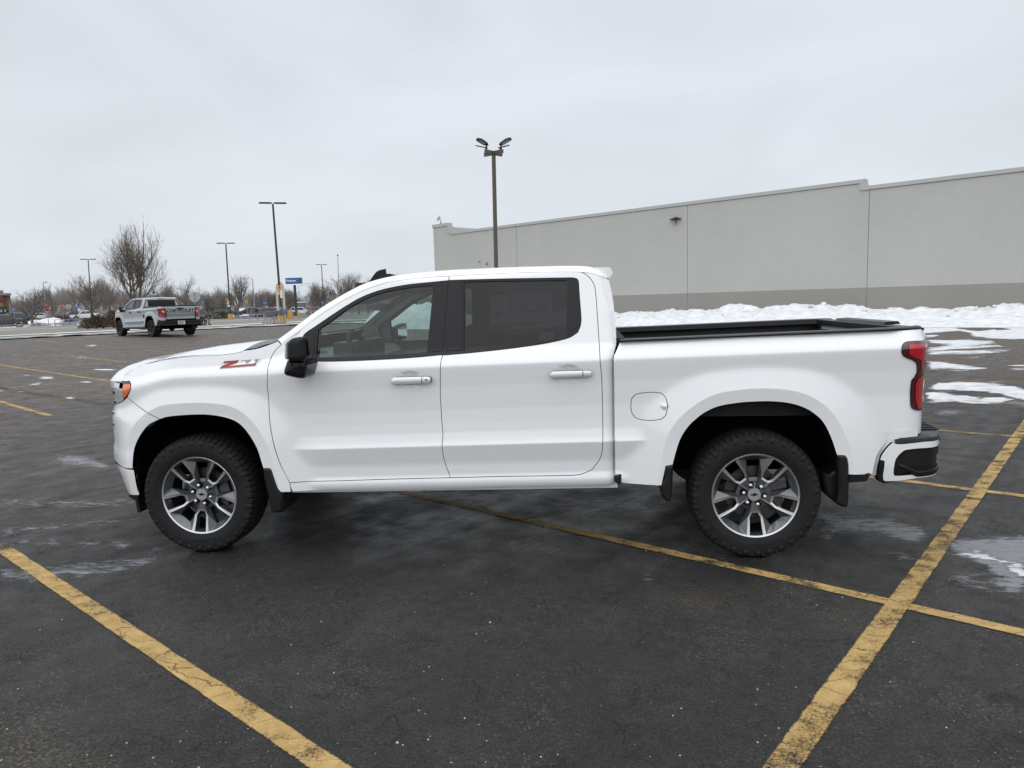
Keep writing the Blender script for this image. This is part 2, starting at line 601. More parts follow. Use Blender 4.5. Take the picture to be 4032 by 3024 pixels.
C5 = lambda pts: crop(1000, 1030, .6555, pts)
C6 = lambda pts: crop(2300, 1200, .6781, pts)
CM = lambda pts: crop(820, 1280, .22604, pts)
CW = lambda pts: crop(1200, 1080, .27125, pts)
CT = lambda pts: crop(3400, 1150, .30138, pts)
CB = lambda pts: crop(3380, 1650, .16882, pts)
CH = lambda pts: crop(420, 1450, .2109, pts)

SEAM = [(1107, 1358), (1136.5, 1334), (1185, 1299), (1244.7, 1251), (1317, 1203), (1389.4, 1162.8), (1461.7, 1131), (1534, 1110), (1642.6, 1094.8), (1769, 1086), (1900, 1079.6), (1998, 1075), (2114, 1071), (2200, 1070), (2278, 1070.6)]
CUT_F = [(1107, 1358), (1086.7, 1377), (1068.6, 1406.6), (1058, 1436), (1053, 1472), (1053, 1525), (1062, 1653), (1078.7, 1751), (1104.9, 1829.7), (1141, 1901)]
CUT_M = [(1769, 1086.5), (1766.8, 1112.5), (1758.7, 1188.5), (1750.5, 1297), (1743.8, 1386.5), (1737, 1420), (1734, 1450), (1734, 1554), (1739.4, 1652.7), (1744, 1711.7), (1740.7, 1751), (1750.5, 1816.6), (1773.5, 1881)]
CUT_R = [(2278, 1070.6), (2300, 1076.5), (2319, 1091), (2333.7, 1110), (2342, 1129.5), (2347, 1170.5), (2353, 1255), (2360, 1363), (2364, 1435.6), (2368.7, 1480), (2373, 1620), (2372, 1764), (2362, 1806.8), (2330.7, 1849.4), (2284.8, 1868), (2212.7, 1872.3)]
BOT_F = [(1141, 1901), (1327.8, 1893.3), (1524, 1887), (1773.5, 1881)]
BOT_R = [(1773.5, 1881), (1983, 1876), (2212.7, 1872.3)]
ARCHF_PX = [(629, 1651), (659, 1642), (713.6, 1636), (774, 1633), (822, 1634), (870, 1640.7), (912.6, 1652.8), (945.7, 1672), (972.9, 1702), (997, 1738.4), (1015, 1774.6), (1027, 1813.8), (1038, 1847)]
FUEL = C6([(300, 520), (345, 511), (400, 508), (450, 513), (474, 538), (483, 575), (482, 610), (474, 642), (450, 664), (390, 672), (330, 667), (296, 655), (279, 630), (271, 590), (276, 545)])
HOOD_SEAM = [(967, 1379), (955.6, 1383), (946.6, 1386.5), (928.5, 1390), (865, 1397.5), (784, 1402), (701.5, 1409), (629, 1421), (550.8, 1442), (514.6, 1461), (490.5, 1478), (482, 1490), (481, 1500.6)]

SEALM = mat("door seal rubber", (.03, .03, .03), .8)
def build_truck():
    root = empty("pickup_truck")
    # finger cups behind the door handles
    for (px, py, rx, rz) in ((1613, 1496, .078, .060), (2239, 1472, .078, .060)):
        x, z = hit(px, py, D_body)
        DENTS.append((x, z, rx, rz, .011))
    xq, zq = hit(*C6([(462, 590)])[0], D_body)
    DENTS.append((xq, zq, .026, .015, -.008))
    P = {}
    rs = lambda pts, D=D_body: resolve(pts, D)
    # ---- outlines
    fender = rs([(1107, 1358)] + CM([(1220, 275), (1150, 305), (1050, 345), (950, 378), (850, 408), (740, 428)]) + HOOD_SEAM
                + CH([(435, 243), (455, 300), (455, 370), (430, 440), (385, 540)]) + CH([(500, 640), (640, 745), (770, 835)]) + ARCHF_PX
                + [(1053, 1890), (1071, 1925), (1090, 1938), (1146, 1937.4)] + CUT_F[::-1])
    fb = rs(CH([(770, 835), (640, 745), (500, 640), (385, 540), (310, 612), (240, 648), (165, 676)])) if False else None
    bumper = list(rs(CH([(150, 676), (240, 648), (310, 612), (385, 540), (500, 640), (640, 745), (770, 835)]) + [(629, 1651), (587, 1672), (556.8, 1708), (538.7, 1741), (527.8, 1774.6), (523.6, 1810.8), (522.4, 1845)]))
    zb = bumper[-1][1]
    bumper = np.array(bumper + [(-.60, zb - .004), (-.93, zb - .004), (-.965, .70), (-.95, .82), (-.95, .93), (-.90, 1.0), (-.885, bumper[0][1])])
    low = list(rs([(526.3, 1849.5), (529, 1860), (535, 1897), (541, 1925), (549, 1944), (545.7, 1950), (517.5, 1948.7), (475, 1938)]))
    low = np.array(low + [(-.85, .402), (-.93, .50), (-.95, .56), (-.60, low[0][1] + .003)])
    fdoor = rs(CUT_F + BOT_F[1:] + CUT_M[::-1][1:8] + [(1743, 1397), (1640, 1407), (1524, 1414.8), (1327.8, 1422.6), (1216, 1422), (1190, 1420), (1183, 1345), (1200, 1315)]
               + CW([(150, 760), (400, 590), (600, 460), (800, 345), (1000, 262), (1200, 205), (1500, 150), (1870, 112), (2089, 90)]) + [(1769, 1086.5)] + SEAM[1:9][::-1])
    fdoor_trim = rs([(1743, 1397), (1640, 1407), (1524, 1414.8), (1327.8, 1422.6), (1216, 1422), (1190, 1420), (1183, 1345), (1200, 1315)]
                    + CW([(150, 760), (400, 590), (600, 460), (800, 345), (1000, 262), (1200, 205), (1500, 150), (1870, 112), (2089, 90)]) + CUT_M[1:5])
    fglass = rs(CW([(195, 800), (400, 660), (600, 515), (800, 397), (1000, 308), (1200, 248), (1500, 195), (1865, 160), (1770, 1140), (1200, 1170), (600, 1203), (165, 1213), (175, 1050)]))
    fquart = rs([(1203, 1335)] + CW([(150, 825), (112, 1205)]) + [(1203, 1409)])
    rdoor = rs(BOT_R + CUT_R[::-1][1:] + SEAM[9:14][::-1] + [(1769, 1086.5), (1767, 1104), (1829, 1102), (1983, 1098), (2232, 1093.6), (2258, 1093.8), (2271, 1097), (2278, 1107), (2281.5, 1161), (2288.7, 1259.4), (2286, 1282), (2275, 1308.6), (2245.5, 1328), (2193, 1343), (2114, 1357.8), (1983, 1375.5), (1829, 1391.8), (1743, 1399)] + CUT_M[5:-1])
    rdoor_trim = rs([(1743.5, 1398.5), (1829, 1391.8), (1983, 1375.5), (2114, 1357.8), (2193, 1343), (2245.5, 1328), (2275, 1308.6), (2286, 1282), (2288.7, 1259.4), (2281.5, 1161), (2278, 1107), (2271, 1097), (2258, 1093.8), (2232, 1093.6), (1983, 1098), (1829, 1102), (1767, 1104.5)] + CUT_M[1:5])
    rglass = rs([(1827, 1110), (1983, 1106.7), (2231, 1103.4), (2232, 1226.7), (2231, 1326), (2193, 1336), (2114, 1350), (1983, 1365.6), (1827, 1382)])
    S_EXT = [(2320, 1074.5), (2360, 1086)]
    cab = rs([(2278, 1070.6)] + S_EXT + [(2398.8, 1100.6), (2413, 1170), (2421.7, 1243), (2426.5, 1303), (2427.2, 1356), (2420, 1385), (2413.5, 1410), (2414, 1500), (2416, 1700), (2419, 1890), (2419, 1897), (2409, 1908), (2376.6, 1911.6), (1983, 1918), (1773.5, 1925), (1500, 1931), (1150.8, 1936.5), (1145, 1920)] + BOT_F + BOT_R[1:] + CUT_R[::-1][1:-1], D_cab)
    bed = list(rs([(2978, 1322), (2446, 1346), (2439, 1350), (2428, 1376), (2416.5, 1406.7), (2417.5, 1500), (2419, 1700), (2422, 1868), (2445.8, 1868), (2446, 1901.8), (2503.4, 1906.6), (2605, 1912), (2612, 1880), (2622, 1835)]
               + C6([(515, 930), (530, 870), (560, 780), (600, 715), (640, 673), (700, 627), (780, 591), (900, 570), (1000, 563), (1080, 562), (1170, 569), (1250, 588), (1320, 622), (1385, 680), (1430, 765), (1460, 850), (1477, 910), (1490, 985)])
               + [(3342, 1869), (3425, 1868), (3435.7, 1866), (3439, 1849), (3445.8, 1818.8), (3451, 1798.5), (3461, 1778), (3481, 1751), (3505, 1722.6), (3523.5, 1712.5), (3548.8, 1707.4), (3628, 1700.6)]))
    bed = np.array(bed + [(4.838, .795), (4.84, .95), (4.84, 1.33), (4.815, 1.415), (4.77, 1.437)] + list(rs([(3560, 1299.5), (3400, 1305.5)])))
    fuel = rs(FUEL)
    tail = list(rs(CT([(800, 620), (640, 630), (545, 643), (505, 672), (489, 720), (490, 800), (512, 842), (560, 868), (640, 898), (682, 930), (693, 970), (692, 1045), (662, 1098), (622, 1148), (611, 1200), (605, 1450), (620, 1512), (660, 1542), (790, 1548)])))
    tail = np.array(tail + [(4.838, tail[-1][1]), (4.846, 1.0), (4.848, 1.30), (4.838, tail[0][1])])
    # ---- panels on both sides
    sides = {}
    specs = [("front_fender", fender, D_body, ()), ("front_door", fdoor, D_body, ()), ("rear_door", rdoor, D_body, ()), ("cab_side", cab, D_cab, ()), ("bed_side", bed, D_body, (fuel,))]
    for name, o, D, holes in specs:
        data = make_panel(o, D, [h for h in holes])
        sides[name] = (place_panel(name, data, WHITE, root), place_panel(name, data, WHITE, root, True))
    # dark gap backing right behind the shut lines
    def both(name, o, D, m, parent_key=None, far=True, **k):
        data = make_panel(o, D, **k)
        pr = sides[parent_key] if parent_key else (root, root)
        r = [place_panel(name, data, m, pr[0])]
        if far: r.append(place_panel(name, data, m, pr[1], True))
        return r
    both("fuel_door", fuel, D_body, WHITE, "bed_side", far=False)
    sides["bumper"] = tuple(both("front_bumper", bumper, D_body, WHITE))
    both("bumper_corner", low, D_body, WHITE, "bumper")
    both("window_trim", fdoor_trim, D_body, SATIN, "front_door", holes=[fglass], lift=-.004, gap=.0)
    both("window_glass", fglass, D_body, GL_F, "front_door", lift=-.012, gap=-.004, skirt=0)
    both("quarter_glass", fquart, D_body, PIANO, "front_door", lift=-.001, gap=0)
    both("window_trim", rdoor_trim, D_body, SATIN, "rear_door", holes=[rglass], lift=-.004, gap=.0)
    both("window_glass", rglass, D_body, GL_R, "rear_door", lift=-.012, gap=-.004, skirt=0)
    # B-pillar appliques stand a little proud of the trim
    both("pillar_trim", rs(CW([(1872, 140), (2085, 122), (2002, 1118), (1772, 1135)])), D_body, PIANO, "front_door", lift=0., gap=.003)
    both("pillar_trim", rs(CW([(2096, 120)]) + C5([(1255, 128), (1256, 532), (1142, 540)])), D_body, PIANO, "rear_door", lift=0., gap=.003)
    both("pillar_trim", rs([(2239, 1104), (2262, 1104), (2270, 1112), (2279, 1240), (2274, 1285), (2238, 1322)]), D_body, PIANO, "rear_door", lift=0., gap=.003)
    # inner skins
    for k in ("front_door", "rear_door"):
        o, g = (fdoor, fdoor_trim) if k == "front_door" else (rdoor, rdoor_trim)
        both("door_trim", o, lambda x, z: D_body(x, z) + .09, INTG, k, lift=0, gap=.004, skirt=0, hx=.08)
        gl = fglass if k == "front_door" else rglass
        both("inner_frame", g, lambda x, z: D_body(x, z) + .035, INTG, k, holes=[gl], gap=0., skirt=.03, hx=.08)
    both("pillar_liner", cab, lambda x, z: D_cab(x, z) + .05, INTD, "cab_side", lift=0, gap=.004, skirt=0, hx=.08)
    both("fender_liner", fender, lambda x, z: D_body(x, z) + .025, WELL, "front_fender", gap=-.006, skirt=0, hx=.08)
    # dark seals behind the shut lines
    for nm, line in (("front_door", CUT_F), ("front_door", BOT_F), ("rear_door", BOT_R), ("rear_door", CUT_R), ("rear_door", CUT_M), ("front_door", SEAM)):
        Q = resample(rs(line), .03, corner=60, closed=False)
        t = np.gradient(Q, axis=0); t /= np.hypot(*t.T)[:, None]
        n = np.stack([-t[:, 1], t[:, 0]], -1) * .016
        for s_ in (0, 1):
            row = []
            for k in (-1, 0, 1):
                q = Q + n * k
                y = D_body(q[:, 0], q[:, 1]) + .021
                row.append(np.stack([q[:, 0], y if s_ == 0 else TW - y, q[:, 1]], -1))
            mb = MB(); mb.grid(row); mb.build("door_seal", SEALM, sides[nm][s_])
    gl = rs([(2418, 1395), (2417.5, 1500), (2419, 1700), (2422, 1880)])
    both("gap_filler", np.vstack([gl + (-.03, 0), (gl + (.03, 0))[::-1]]), lambda x, z: D_body(x, z) + .034, WHITE, "cab_side", gap=0, skirt=0, hx=.06)
    # door handles
    for nm, bar, cut in (("front_door", [(833, 705), (850, 694), (1040, 689), (1066, 692), (1068, 722), (1050, 729), (850, 734), (834, 728)], 1015), ("rear_door", [(1780, 670), (1796, 658), (2000, 652), (2026, 654), (2028, 682), (2010, 688), (1796, 695), (1781, 690)], 1976)):
        hp = rs(C5(bar))
        k1 = np.polyfit(hp[:, 0], hp[:, 1], 1)
        hd_ = lambda x, z, k1=k1: D_body(x, z) - dents(x, z) + .007 * ((z - np.polyval(k1, x)) / .018) ** 2
        h = both("door_handle", hp, hd_, WHITE, nm, lift=.036, gap=0, skirt=.03, hb=.008, fine=True)
        both("handle_joint", rs(C5([(cut - 2, 690), (cut + 2, 690), (cut + 2, 728), (cut - 2, 728)] if nm == "front_door" else [(cut - 2, 654), (cut + 2, 654), (cut + 2, 690), (cut - 2, 690)])), hd_, SEALM, nm, lift=.0365, gap=0, skirt=.0, hb=.004)
    both("lock_cylinder", rs(C5([(1036, 703), (1041, 701), (1046, 703), (1048, 707), (1046, 711), (1041, 713), (1036, 711), (1034, 707)])), D_body, mat("lock silver", (.3, .3, .3), .4, metal=.6), "front_door", far=False, lift=.0385, gap=0, skirt=.002, hb=.004)
    # rear lights
    tl = both("tail_light", tail, D_body, LENSD, None, lift=.007, gap=.003, skirt=.03, hx=.02)
    sides["tl"] = tuple(tl)
    E_ = lambda a: ('l', 4.843, a)
    up_ = list(rs(CT([(585, 680), (800, 668)])))
    up_ = np.array(up_ + [(4.838, up_[1][1] + .004), (4.838, up_[1][1] - .11)] + list(rs(CT([(825, 880), (750, 886), (620, 832), (585, 805)]))))
    both("brake_lamp", up_, D_body, LENSR, "tl", lift=.011, gap=0, skirt=.006, hb=.01)
    mid = list(rs(CT([(748, 892), (800, 892)])))
    mid = np.array(mid + [(4.838, mid[0][1]), (4.838, mid[0][1] - .10)] + list(rs(CT([(800, 1045), (765, 1035), (748, 990)]))))
    both("running_lamp", mid, D_body, LENSR, "tl", lift=.010, gap=0, skirt=.005, hb=.01)
    wl = list(rs(CT([(803, 902)])))
    wl = np.array(wl + [(4.834, wl[0][1]), (4.834, wl[0][1] - .085)] + list(rs(CT([(815, 1005), (800, 975)]))))
    both("reversing_lamp", wl, D_body, mat("clear lens", (.62, .60, .58), .15, coat=1.), "tl", lift=.013, gap=0, skirt=.005, hb=.01)
    lo_ = list(rs(CT([(770, 1072), (800, 1066)])))
    lo_ = np.array(lo_ + [(4.836, lo_[1][1]), (4.832, lo_[1][1] - .26)] + list(rs(CT([(800, 1500), (692, 1508), (672, 1400), (672, 1200), (700, 1135)]))))
    both("turn_lamp", lo_, D_body, LENSR, "tl", lift=.011, gap=0, skirt=.006, hb=.01)
    both("reflector", rs(CT([(700, 1470), (770, 1468), (795, 1500), (690, 1508)])), D_body, LENSB, "tl", lift=.014, gap=0, skirt=.004, hb=.01)
    # ---- headlights
    hl = list(rs(CH([(250, 252), (435, 243), (455, 300), (455, 370), (430, 440), (385, 540), (310, 612), (240, 648), (165, 676)])))
    hl = np.array(hl + [(-.90, hl[-1][1]), (-.91, hl[0][1])])
    hd = both("headlight", hl, D_body, PIANO, None, lift=-.006, gap=.003, skirt=.03, hx=.02)
    sides["hl"] = tuple(hd)
    cl = list(rs(CH([(302, 380), (300, 470), (306, 548), (330, 575), (292, 618), (236, 640), (170, 664)])))
    cl = np.array(cl + [(-.90, cl[-1][1]), (-.90, cl[0][1])])
    both("headlamp_lens", cl, D_body, CLEAR, "hl", lift=.002, gap=.001, skirt=.008, hx=.015, hb=.01)
    both("marker_lens", rs(CH([(316, 298), (380, 292), (440, 290), (453, 310), (452, 370), (428, 432), (372, 520), (335, 558), (312, 552), (304, 500), (304, 400)])), D_body, AMBER, "hl", lift=.004, gap=.001, skirt=.01, hb=.008)
    ch = list(rs(CH([(185, 276), (284, 276), (268, 366), (160, 364)])))
    ch = np.array([(-.915, ch[0][1])] + ch[1:3] + [(-.915, ch[2][1])])
    both("chrome_bar", ch, D_body, CHROME, "hl", lift=.022, gap=0, skirt=.03, hb=.01)
    # ---- hood
    E = np.array([(x, D_body(x, z), z) for x, z in rs(HOOD_SEAM)])[::-1]
    sil = [(457, 1491), (470, 1472), (490, 1452), (532, 1431), (611, 1407), (690, 1392), (774, 1376.6), (882, 1358.5), (1003, 1343.5), (1070, 1336)]
    Mi = np.array([on_y(px, py, .60) for px, py in sil])
    E = E[:-1]
    te = np.concatenate([[0], np.cumsum(np.linalg.norm(np.diff(E, axis=0), axis=1))])
    tm = np.concatenate([[0], np.cumsum(np.linalg.norm(np.diff(Mi, axis=0), axis=1))])
    uu = np.linspace(0, 1, 40)
    Ei = np.stack([np.interp(uu, te / te[-1], E[:, k]) for k in range(3)], -1)
    Mm = np.stack([np.interp(uu, tm / tm[-1], Mi[:, k]) for k in range(3)], -1)
    vs = np.linspace(0, 1, 25)
    rows = []
    for e, m in zip(Ei, Mm):
        ce = np.array([m[0] - .035, TW / 2, m[2] - .004])
        half = []
        for v in vs:
            if v < .55:
                t = v / .55
                q = e * (1 - t) + m * t
                q[2] = e[2] + (m[2] - e[2]) * (1 - (1 - t) ** 1.9)
                q[0] = e[0] + (m[0] - e[0]) * math.sin(t * math.pi / 2)
            else:
                t = (v - .55) / .45
                q = m * (1 - t) + ce * t
            half.append(q)
        rows.append(half + [np.array([h[0], TW - h[1], h[2]]) for h in half[-2::-1]])
    rows = np.array(rows)
    mb = MB()
    mb.grid(rows)
    # folded front lip, rear lip
    fr = rows[0]
    mb.grid(np.array([fr + (0.005, 0, -.05), fr]))
    mb.grid(np.array([rows[-1], rows[-1] + (0.0, 0, -.03)]))
    hood = mb.build("hood", WHITE, root, angle=35)
    # ---- windshield pillars, roof rail, roof
    Sx = rs(SEAM + S_EXT + [(2392, 1097)], D_cab)
    S = np.array([(x, D_cab(x, z), z) for x, z in Sx])
    TP = [(1096, 1336), (1149, 1298), (1190, 1267), (1235, 1233), (1300, 1190), (1368, 1151), (1440, 1116), (1534, 1090), (1642.6, 1074), (1769, 1063), (1900, 1056.6), (1998, 1052), (2114, 1049), (2200, 1048.5), (2278, 1050), (2315, 1052), (2345, 1056), (2382, 1082)]
    yo = np.interp(np.arange(len(TP)), [0, 3, 7, 10, 15, 17], [.055, .065, .12, .17, .17, .12])
    T = np.array([on_y(p[0], p[1], S[i, 1] + yo[i]) for i, p in enumerate(TP)])
    uu = np.linspace(0, len(TP) - 1, 90)
    ti = np.arange(len(TP))
    cs = catmull(S, 6); ct = catmull(T, 6)
    rail = []
    for a, b in zip(cs, ct):
        e = .003
        g = (D_cab(a[0], a[2] + e) - D_cab(a[0], a[2] - e)) / (2 * e)
        L = np.linalg.norm(b - a)
        t0 = np.array([0, g, 1.0]); t0 /= np.linalg.norm(t0)
        t1 = np.array([0, 1.0, .06])
        m0, m1 = t0 * L * 1.1, t1 * L * 1.1
        rail.append([(2*t**3-3*t**2+1)*a + (t**3-2*t**2+t)*m0 + (-2*t**3+3*t**2)*b + (t**3-t**2)*m1 for t in np.linspace(0, 1, 9)])
    rail = np.array(rail)
    kw = 6 * 6          # rail row where the windshield ends and the roof begins
    for mir in (0, 1):
        Q = rail if not mir else (rail * (1, -1, 1) + (0, TW, 0))[:, ::-1]
        mb = MB(); mb.grid(Q + (0, 0, 0))
        e0 = Q[:, 0 if not mir else -1]
        mb.grid(np.array([e0 + (0, (.02 if not mir else -.02), -.004), e0]) if not mir else np.array([e0, e0 + (0, -.02, -.004)]))
        mb.build("roof_rail", WHITE, root, angle=40)
    top = rail[kw:, -1]
    rows = []
    for k, p in enumerate(top):
        f = k / (len(top) - 1)
        r = []
        for v in np.linspace(0, 1, 25):
            c = 1 - (2 * v - 1) ** 2
            r.append((p[0] - .11 * c * max(0, 1 - f * 2.2), p[1] + (TW - 2 * p[1]) * v, p[2] + .017 * c * min(1, .35 + f * 4) - .0 * c))
        rows.append(r)
    rows = np.array(rows)
    mb = MB(); mb.grid(rows)
    roof = mb.build("roof", WHITE, root, smooth=True)
    mb = MB(); mb.grid(rows * (1, 1, 1) + (0, 0, -.055))
    # headliner edge drop down to the door frames
    e1 = rows[:, 0] + (0, 0, -.055); e2 = S[6:, :][:len(e1)] if False else np.stack([np.interp(np.linspace(0, 1, len(e1)), np.linspace(0, 1, len(cs) - kw), cs[kw:, k]) for k in range(3)], -1)
    for mir in (0, 1):
        a = e1 if not mir else e1 * (1, -1, 1) + (0, TW, 0)
        b = e2 + (0, .05, -.03) if not mir else (e2 + (0, .05, -.03)) * (1, -1, 1) + (0, TW, 0)
        mb.grid(np.array([a, b]))
    mb.build("headliner", HEADL, roof, smooth=True)
    ws = rail[:kw + 1, -1]
    rows = []
    for k, p in enumerate(ws):
        f = k / (len(ws) - 1)
        r = []
        for v in np.linspace(0, 1, 21):
            c = 1 - (2 * v - 1) ** 2
            r.append((p[0] - (.24 - .13 * f) * c, p[1] + (TW - 2 * p[1]) * v, p[2] - .02 * c * (1 - f) + .006 * c * f))
        rows.append(r)
    rows = np.array(rows)
    wsh = place_simple("windshield", rows, GL_W, root)
    # black band round the windshield, and the cowl
    mb = MB()
    mb.grid(rows[:2] + (.004, 0, -.006))
    hb = rows[0]
    hr = np.stack([np.interp(np.linspace(0, 1, 21), np.linspace(0, 1, 49), (np.array(rows0))[:, k]) for k in range(3)], -1) if False else None
    last = np.array([tuple(v.co) for v in hood.data.vertices])  # hood mesh is in truck space
    edge = np.stack([np.full(21, .33), np.linspace(.16, TW - .16, 21), np.full(21, 1.345)], -1)
    edge[:, 0] -= .10 * (1 - (np.linspace(-1, 1, 21)) ** 2)
    mid_ = (edge + hb) / 2 + (0, 0, -.03)
    mb.grid(np.array([edge, mid_, hb + (0, 0, -.015)]))
    cowl = mb.build("cowl", BLACKP, root, smooth=True)
    for y0 in (.35, 1.15):
        mb = MB(); mb.path([(.40, y0, 1.40), (.30, y0 + .35, 1.385), (.27, y0 + .6, 1.39)], .009, 6)
        mb.build("wiper", BLACKP, cowl)
    # antenna
    a0, a1 = on_y(1455, 1112, TW / 2), on_y(1555, 1090, TW / 2)
    pts = [on_y(*q, TW / 2) for q in crop(1100, 1000, .3617, [(985, 300), (1030, 230), (1060, 195), (1090, 178), (1155, 162), (1165, 222), (1215, 216), (1245, 228), (1255, 245), (1120, 275)])]
    mb = MB()
    mb.prism([(p[0], p[2]) for p in pts[:6] + [pts[9]]], lambda q: (q[0], TW / 2 - .012, q[1]), lambda q: (q[0], TW / 2 + .012, q[1]))
    base = [pts[0]] + pts[5:]
    mb.prism([(p[0], p[2]) for p in base], lambda q: (q[0], TW / 2 - .05, q[1]), lambda q: (q[0], TW / 2 + .05, q[1]))
    mb.prism([(p[0], p[2] - .03) for p in base], lambda q: (q[0], TW / 2 - .062, q[1]), lambda q: (q[0], TW / 2 + .062, q[1]))
    mb.build("antenna", BLACKP, root)
    # ---- cab back wall with rear window, roof spoiler
    mb = MB(); zz = np.linspace(.50, 1.86, 24)
    xe = np.interp(zz, [.4, 1.29, 1.36, 1.60, 1.83, 1.9], [2.845, 2.845, 2.87, 2.85, 2.79, 2.76])
    rows = []
    for z, x in zip(zz, xe):
        y0 = float(D_cab(x - .005, z)) + .002
        rows.append([(x + (.02 if 0 < k < 12 else 0), y0 + (TW - 2 * y0) * k / 12, z) for k in range(13)])
    mb.grid(rows)
    back = mb.build("cab_back", WHITE, root, smooth=True)
    mb = MB()
    zz = np.linspace(1.42, 1.79, 8)
    mb.grid([[(np.interp(z, [1.36, 1.60, 1.83], [2.87, 2.85, 2.79]) + .027, y, z) for y in np.linspace(.36, TW - .36, 9)] for z in zz])
    mb.build("rear_window", PIANO, back, smooth=True)
    sp = [on_y(*p, .30) for p in [(2339.8, 1053.6), (2402.4, 1052.4), (2413, 1074), (2398.8, 1099.4), (2372, 1077)]]
    mb = MB()
    mb.prism([(p[0], p[2]) for p in sp], lambda q: (q[0], .285, q[1]), lambda q: (q[0], TW - .285, q[1]))
    mb.build("roof_spoiler", WHITE, roof, angle=20)
    mb = MB(); mb.box((sp[2][0] - .003, TW / 2, sp[2][2] + .002), (.012, .34, .022))
    mb.build("high_brake_lamp", LENSD, roof)
    # ---- cargo bed
    zr_ = lambda x: 1.349 + .02 * x
    mb = MB()
    x0, x1, y0, y1, zf = 2.93, 4.69, .16, TW - .16, .90
    xs = np.linspace(x0, x1, 9)
    for s in (0, 1):
        yy = y0 if s == 0 else y1
        mb.grid([[(x, yy, zf) for x in xs], [(x, yy, zf + .3) for x in xs], [(x, yy + (.02 if s == 0 else -.02), zf + .3) for x in xs], [(x, yy + (-.06 if s == 0 else .06), zr_(x)) for x in xs]])
        for x in np.linspace(3.1, 4.6, 5):
            mb.box((x, yy + (.01 if s == 0 else -.01), 1.05), (.05, .03, .28))
    mb.grid([[(x, y0, zf) for x in xs], [(x, y1, zf) for x in xs]])
    for y in np.linspace(y0 + .1, y1 - .1, 16):
        mb.box(((x0 + x1) / 2, y, zf + .006), (x1 - x0, .05, .012))
    mb.box((x0 - .02, TW / 2, (zf + zr_(2.9)) / 2), (.04, TW - .2, zr_(2.9) - zf))
    mb.box((x0 - .03, TW / 2, zr_(2.9) + .008), (.075, TW - .22, .02))
    bedl = mb.build("bed_liner", mat("black bed liner", (.010, .010, .011), .75, bump=(300, .4, .002)), root)
    for s in (0, 1):
        mb = MB()
        prof = [(.050, -.004), (.049, .004), (.056, .010), (.085, .013), (.135, .013), (.160, .008), (.165, -.03)]
        xs = np.concatenate([np.linspace(2.905, 4.70, 24), [4.73, 4.758]])
        rows = []
        for x in xs:
            off = float(D_body(min(x, 4.80), zr_(x))) - .055 if x > 4.6 else 0
            rows.append([(x, (p + max(0, off)) if s == 0 else TW - p - max(0, off), zr_(x) + h) for p, h in prof])
        mb.grid(rows)
        for r in (rows[0], rows[-1]): mb.add(r, [tuple(range(len(r)))])
        mb.build("bed_rail_cap", SATIN, sides["bed_side"][s], angle=50)
    # tailgate
    mb = MB()
    zt = lambda y: 0
    prof = [(x - .048, z) for x, z in [(4.735, .86), (4.735, 1.425), (4.845, 1.425), (4.862, 1.40), (4.855, 1.30), (4.865, 1.26), (4.862, 1.15), (4.845, 1.12), (4.845, .84)]]
    mb.prism(prof, lambda q: (q[0], .215, q[1]), lambda q: (q[0], TW - .215, q[1]))
    tg = mb.build("tailgate", WHITE, root, angle=25)
    mb = MB()
    mb.prism([(x - .060, z) for x, z in [(4.715, 1.405), (4.715, 1.448), (4.80, 1.452), (4.842, 1.442), (4.842, 1.427), (4.80, 1.427)]], lambda q: (q[0], .165, q[1]), lambda q: (q[0], TW - .165, q[1]))
    mb.prism([(4.69, 1.45), (4.70, 1.468), (4.785, 1.472), (4.80, 1.452)], lambda q: (q[0], .55, q[1]), lambda q: (q[0], TW - .55, q[1]))
    mb.build("tailgate_cap", SATIN, tg, angle=30)
    mb = MB(); mb.box((4.682, TW / 2, 1.12), (.012, TW - .5, .5))
    mb.build("tailgate_liner", BLACKP, tg)
    mb = MB(); mb.box((4.806, TW / 2, 1.335), (.03, .30, .06))
    mb.build("tailgate_handle", BLACKP, tg)
    # ---- rear bumper
    rb = list(resolve(CB([(800, 548), (890, 585), (1300, 560), (1560, 530)]), D_bump))
    hole = list(resolve(CB([(1740, 655), (1400, 683), (1120, 716), (1062, 735), (1010, 775), (922, 858), (870, 945), (845, 1022), (816, 1240), (822, 1296), (855, 1326), (1000, 1322), (1400, 1294)]), D_bump))
    outb = list(resolve(CB([(1400, 1372), (1200, 1402), (1000, 1430), (880, 1440), (700, 1448), (620, 1445), (580, 1410), (575, 1330), (600, 1150), (612, 1000), (615, 975), (512, 950), (530, 880), (580, 790), (700, 640)]), D_bump))
    zt0, zh0, zh1, zo1 = rb[-1][1], hole[0][1], hole[-1][1], outb[0][1]
    bp = np.array(rb + [(4.915, zt0 - .004), (4.915, zh0 - .004)] + hole + [(4.89, zh1), (4.89, zo1 + .012)] + outb)
    sides["rb"] = tuple(both("rear_bumper", bp, D_bump, WHITE, None, gap=0, skirt=.05, hx=.02, hb=.012))
    fillp = np.array([(4.912, zh0 + .004)] + [(p[0] - .012, p[1] + .006 * (1 if k < 4 else -1)) for k, p in enumerate(hole)] + [(4.89, zh1 - .004)])
    both("bumper_insert", fillp, lambda x, z: D_bump(x, z) + .022, BLACKP, "rb", gap=0, skirt=0, hx=.02)
    both("bumper_strip", resolve(CB([(512, 958), (615, 985), (608, 1100), (585, 1250), (566, 1340), (575, 1415), (615, 1450), (700, 1452), (875, 1432), (840, 1465), (700, 1492), (580, 1500), (500, 1465), (450, 1390), (445, 1300), (480, 1080)]), D_bump), D_bump, BLACKP, "rb", gap=0, skirt=.05, lift=-.002)
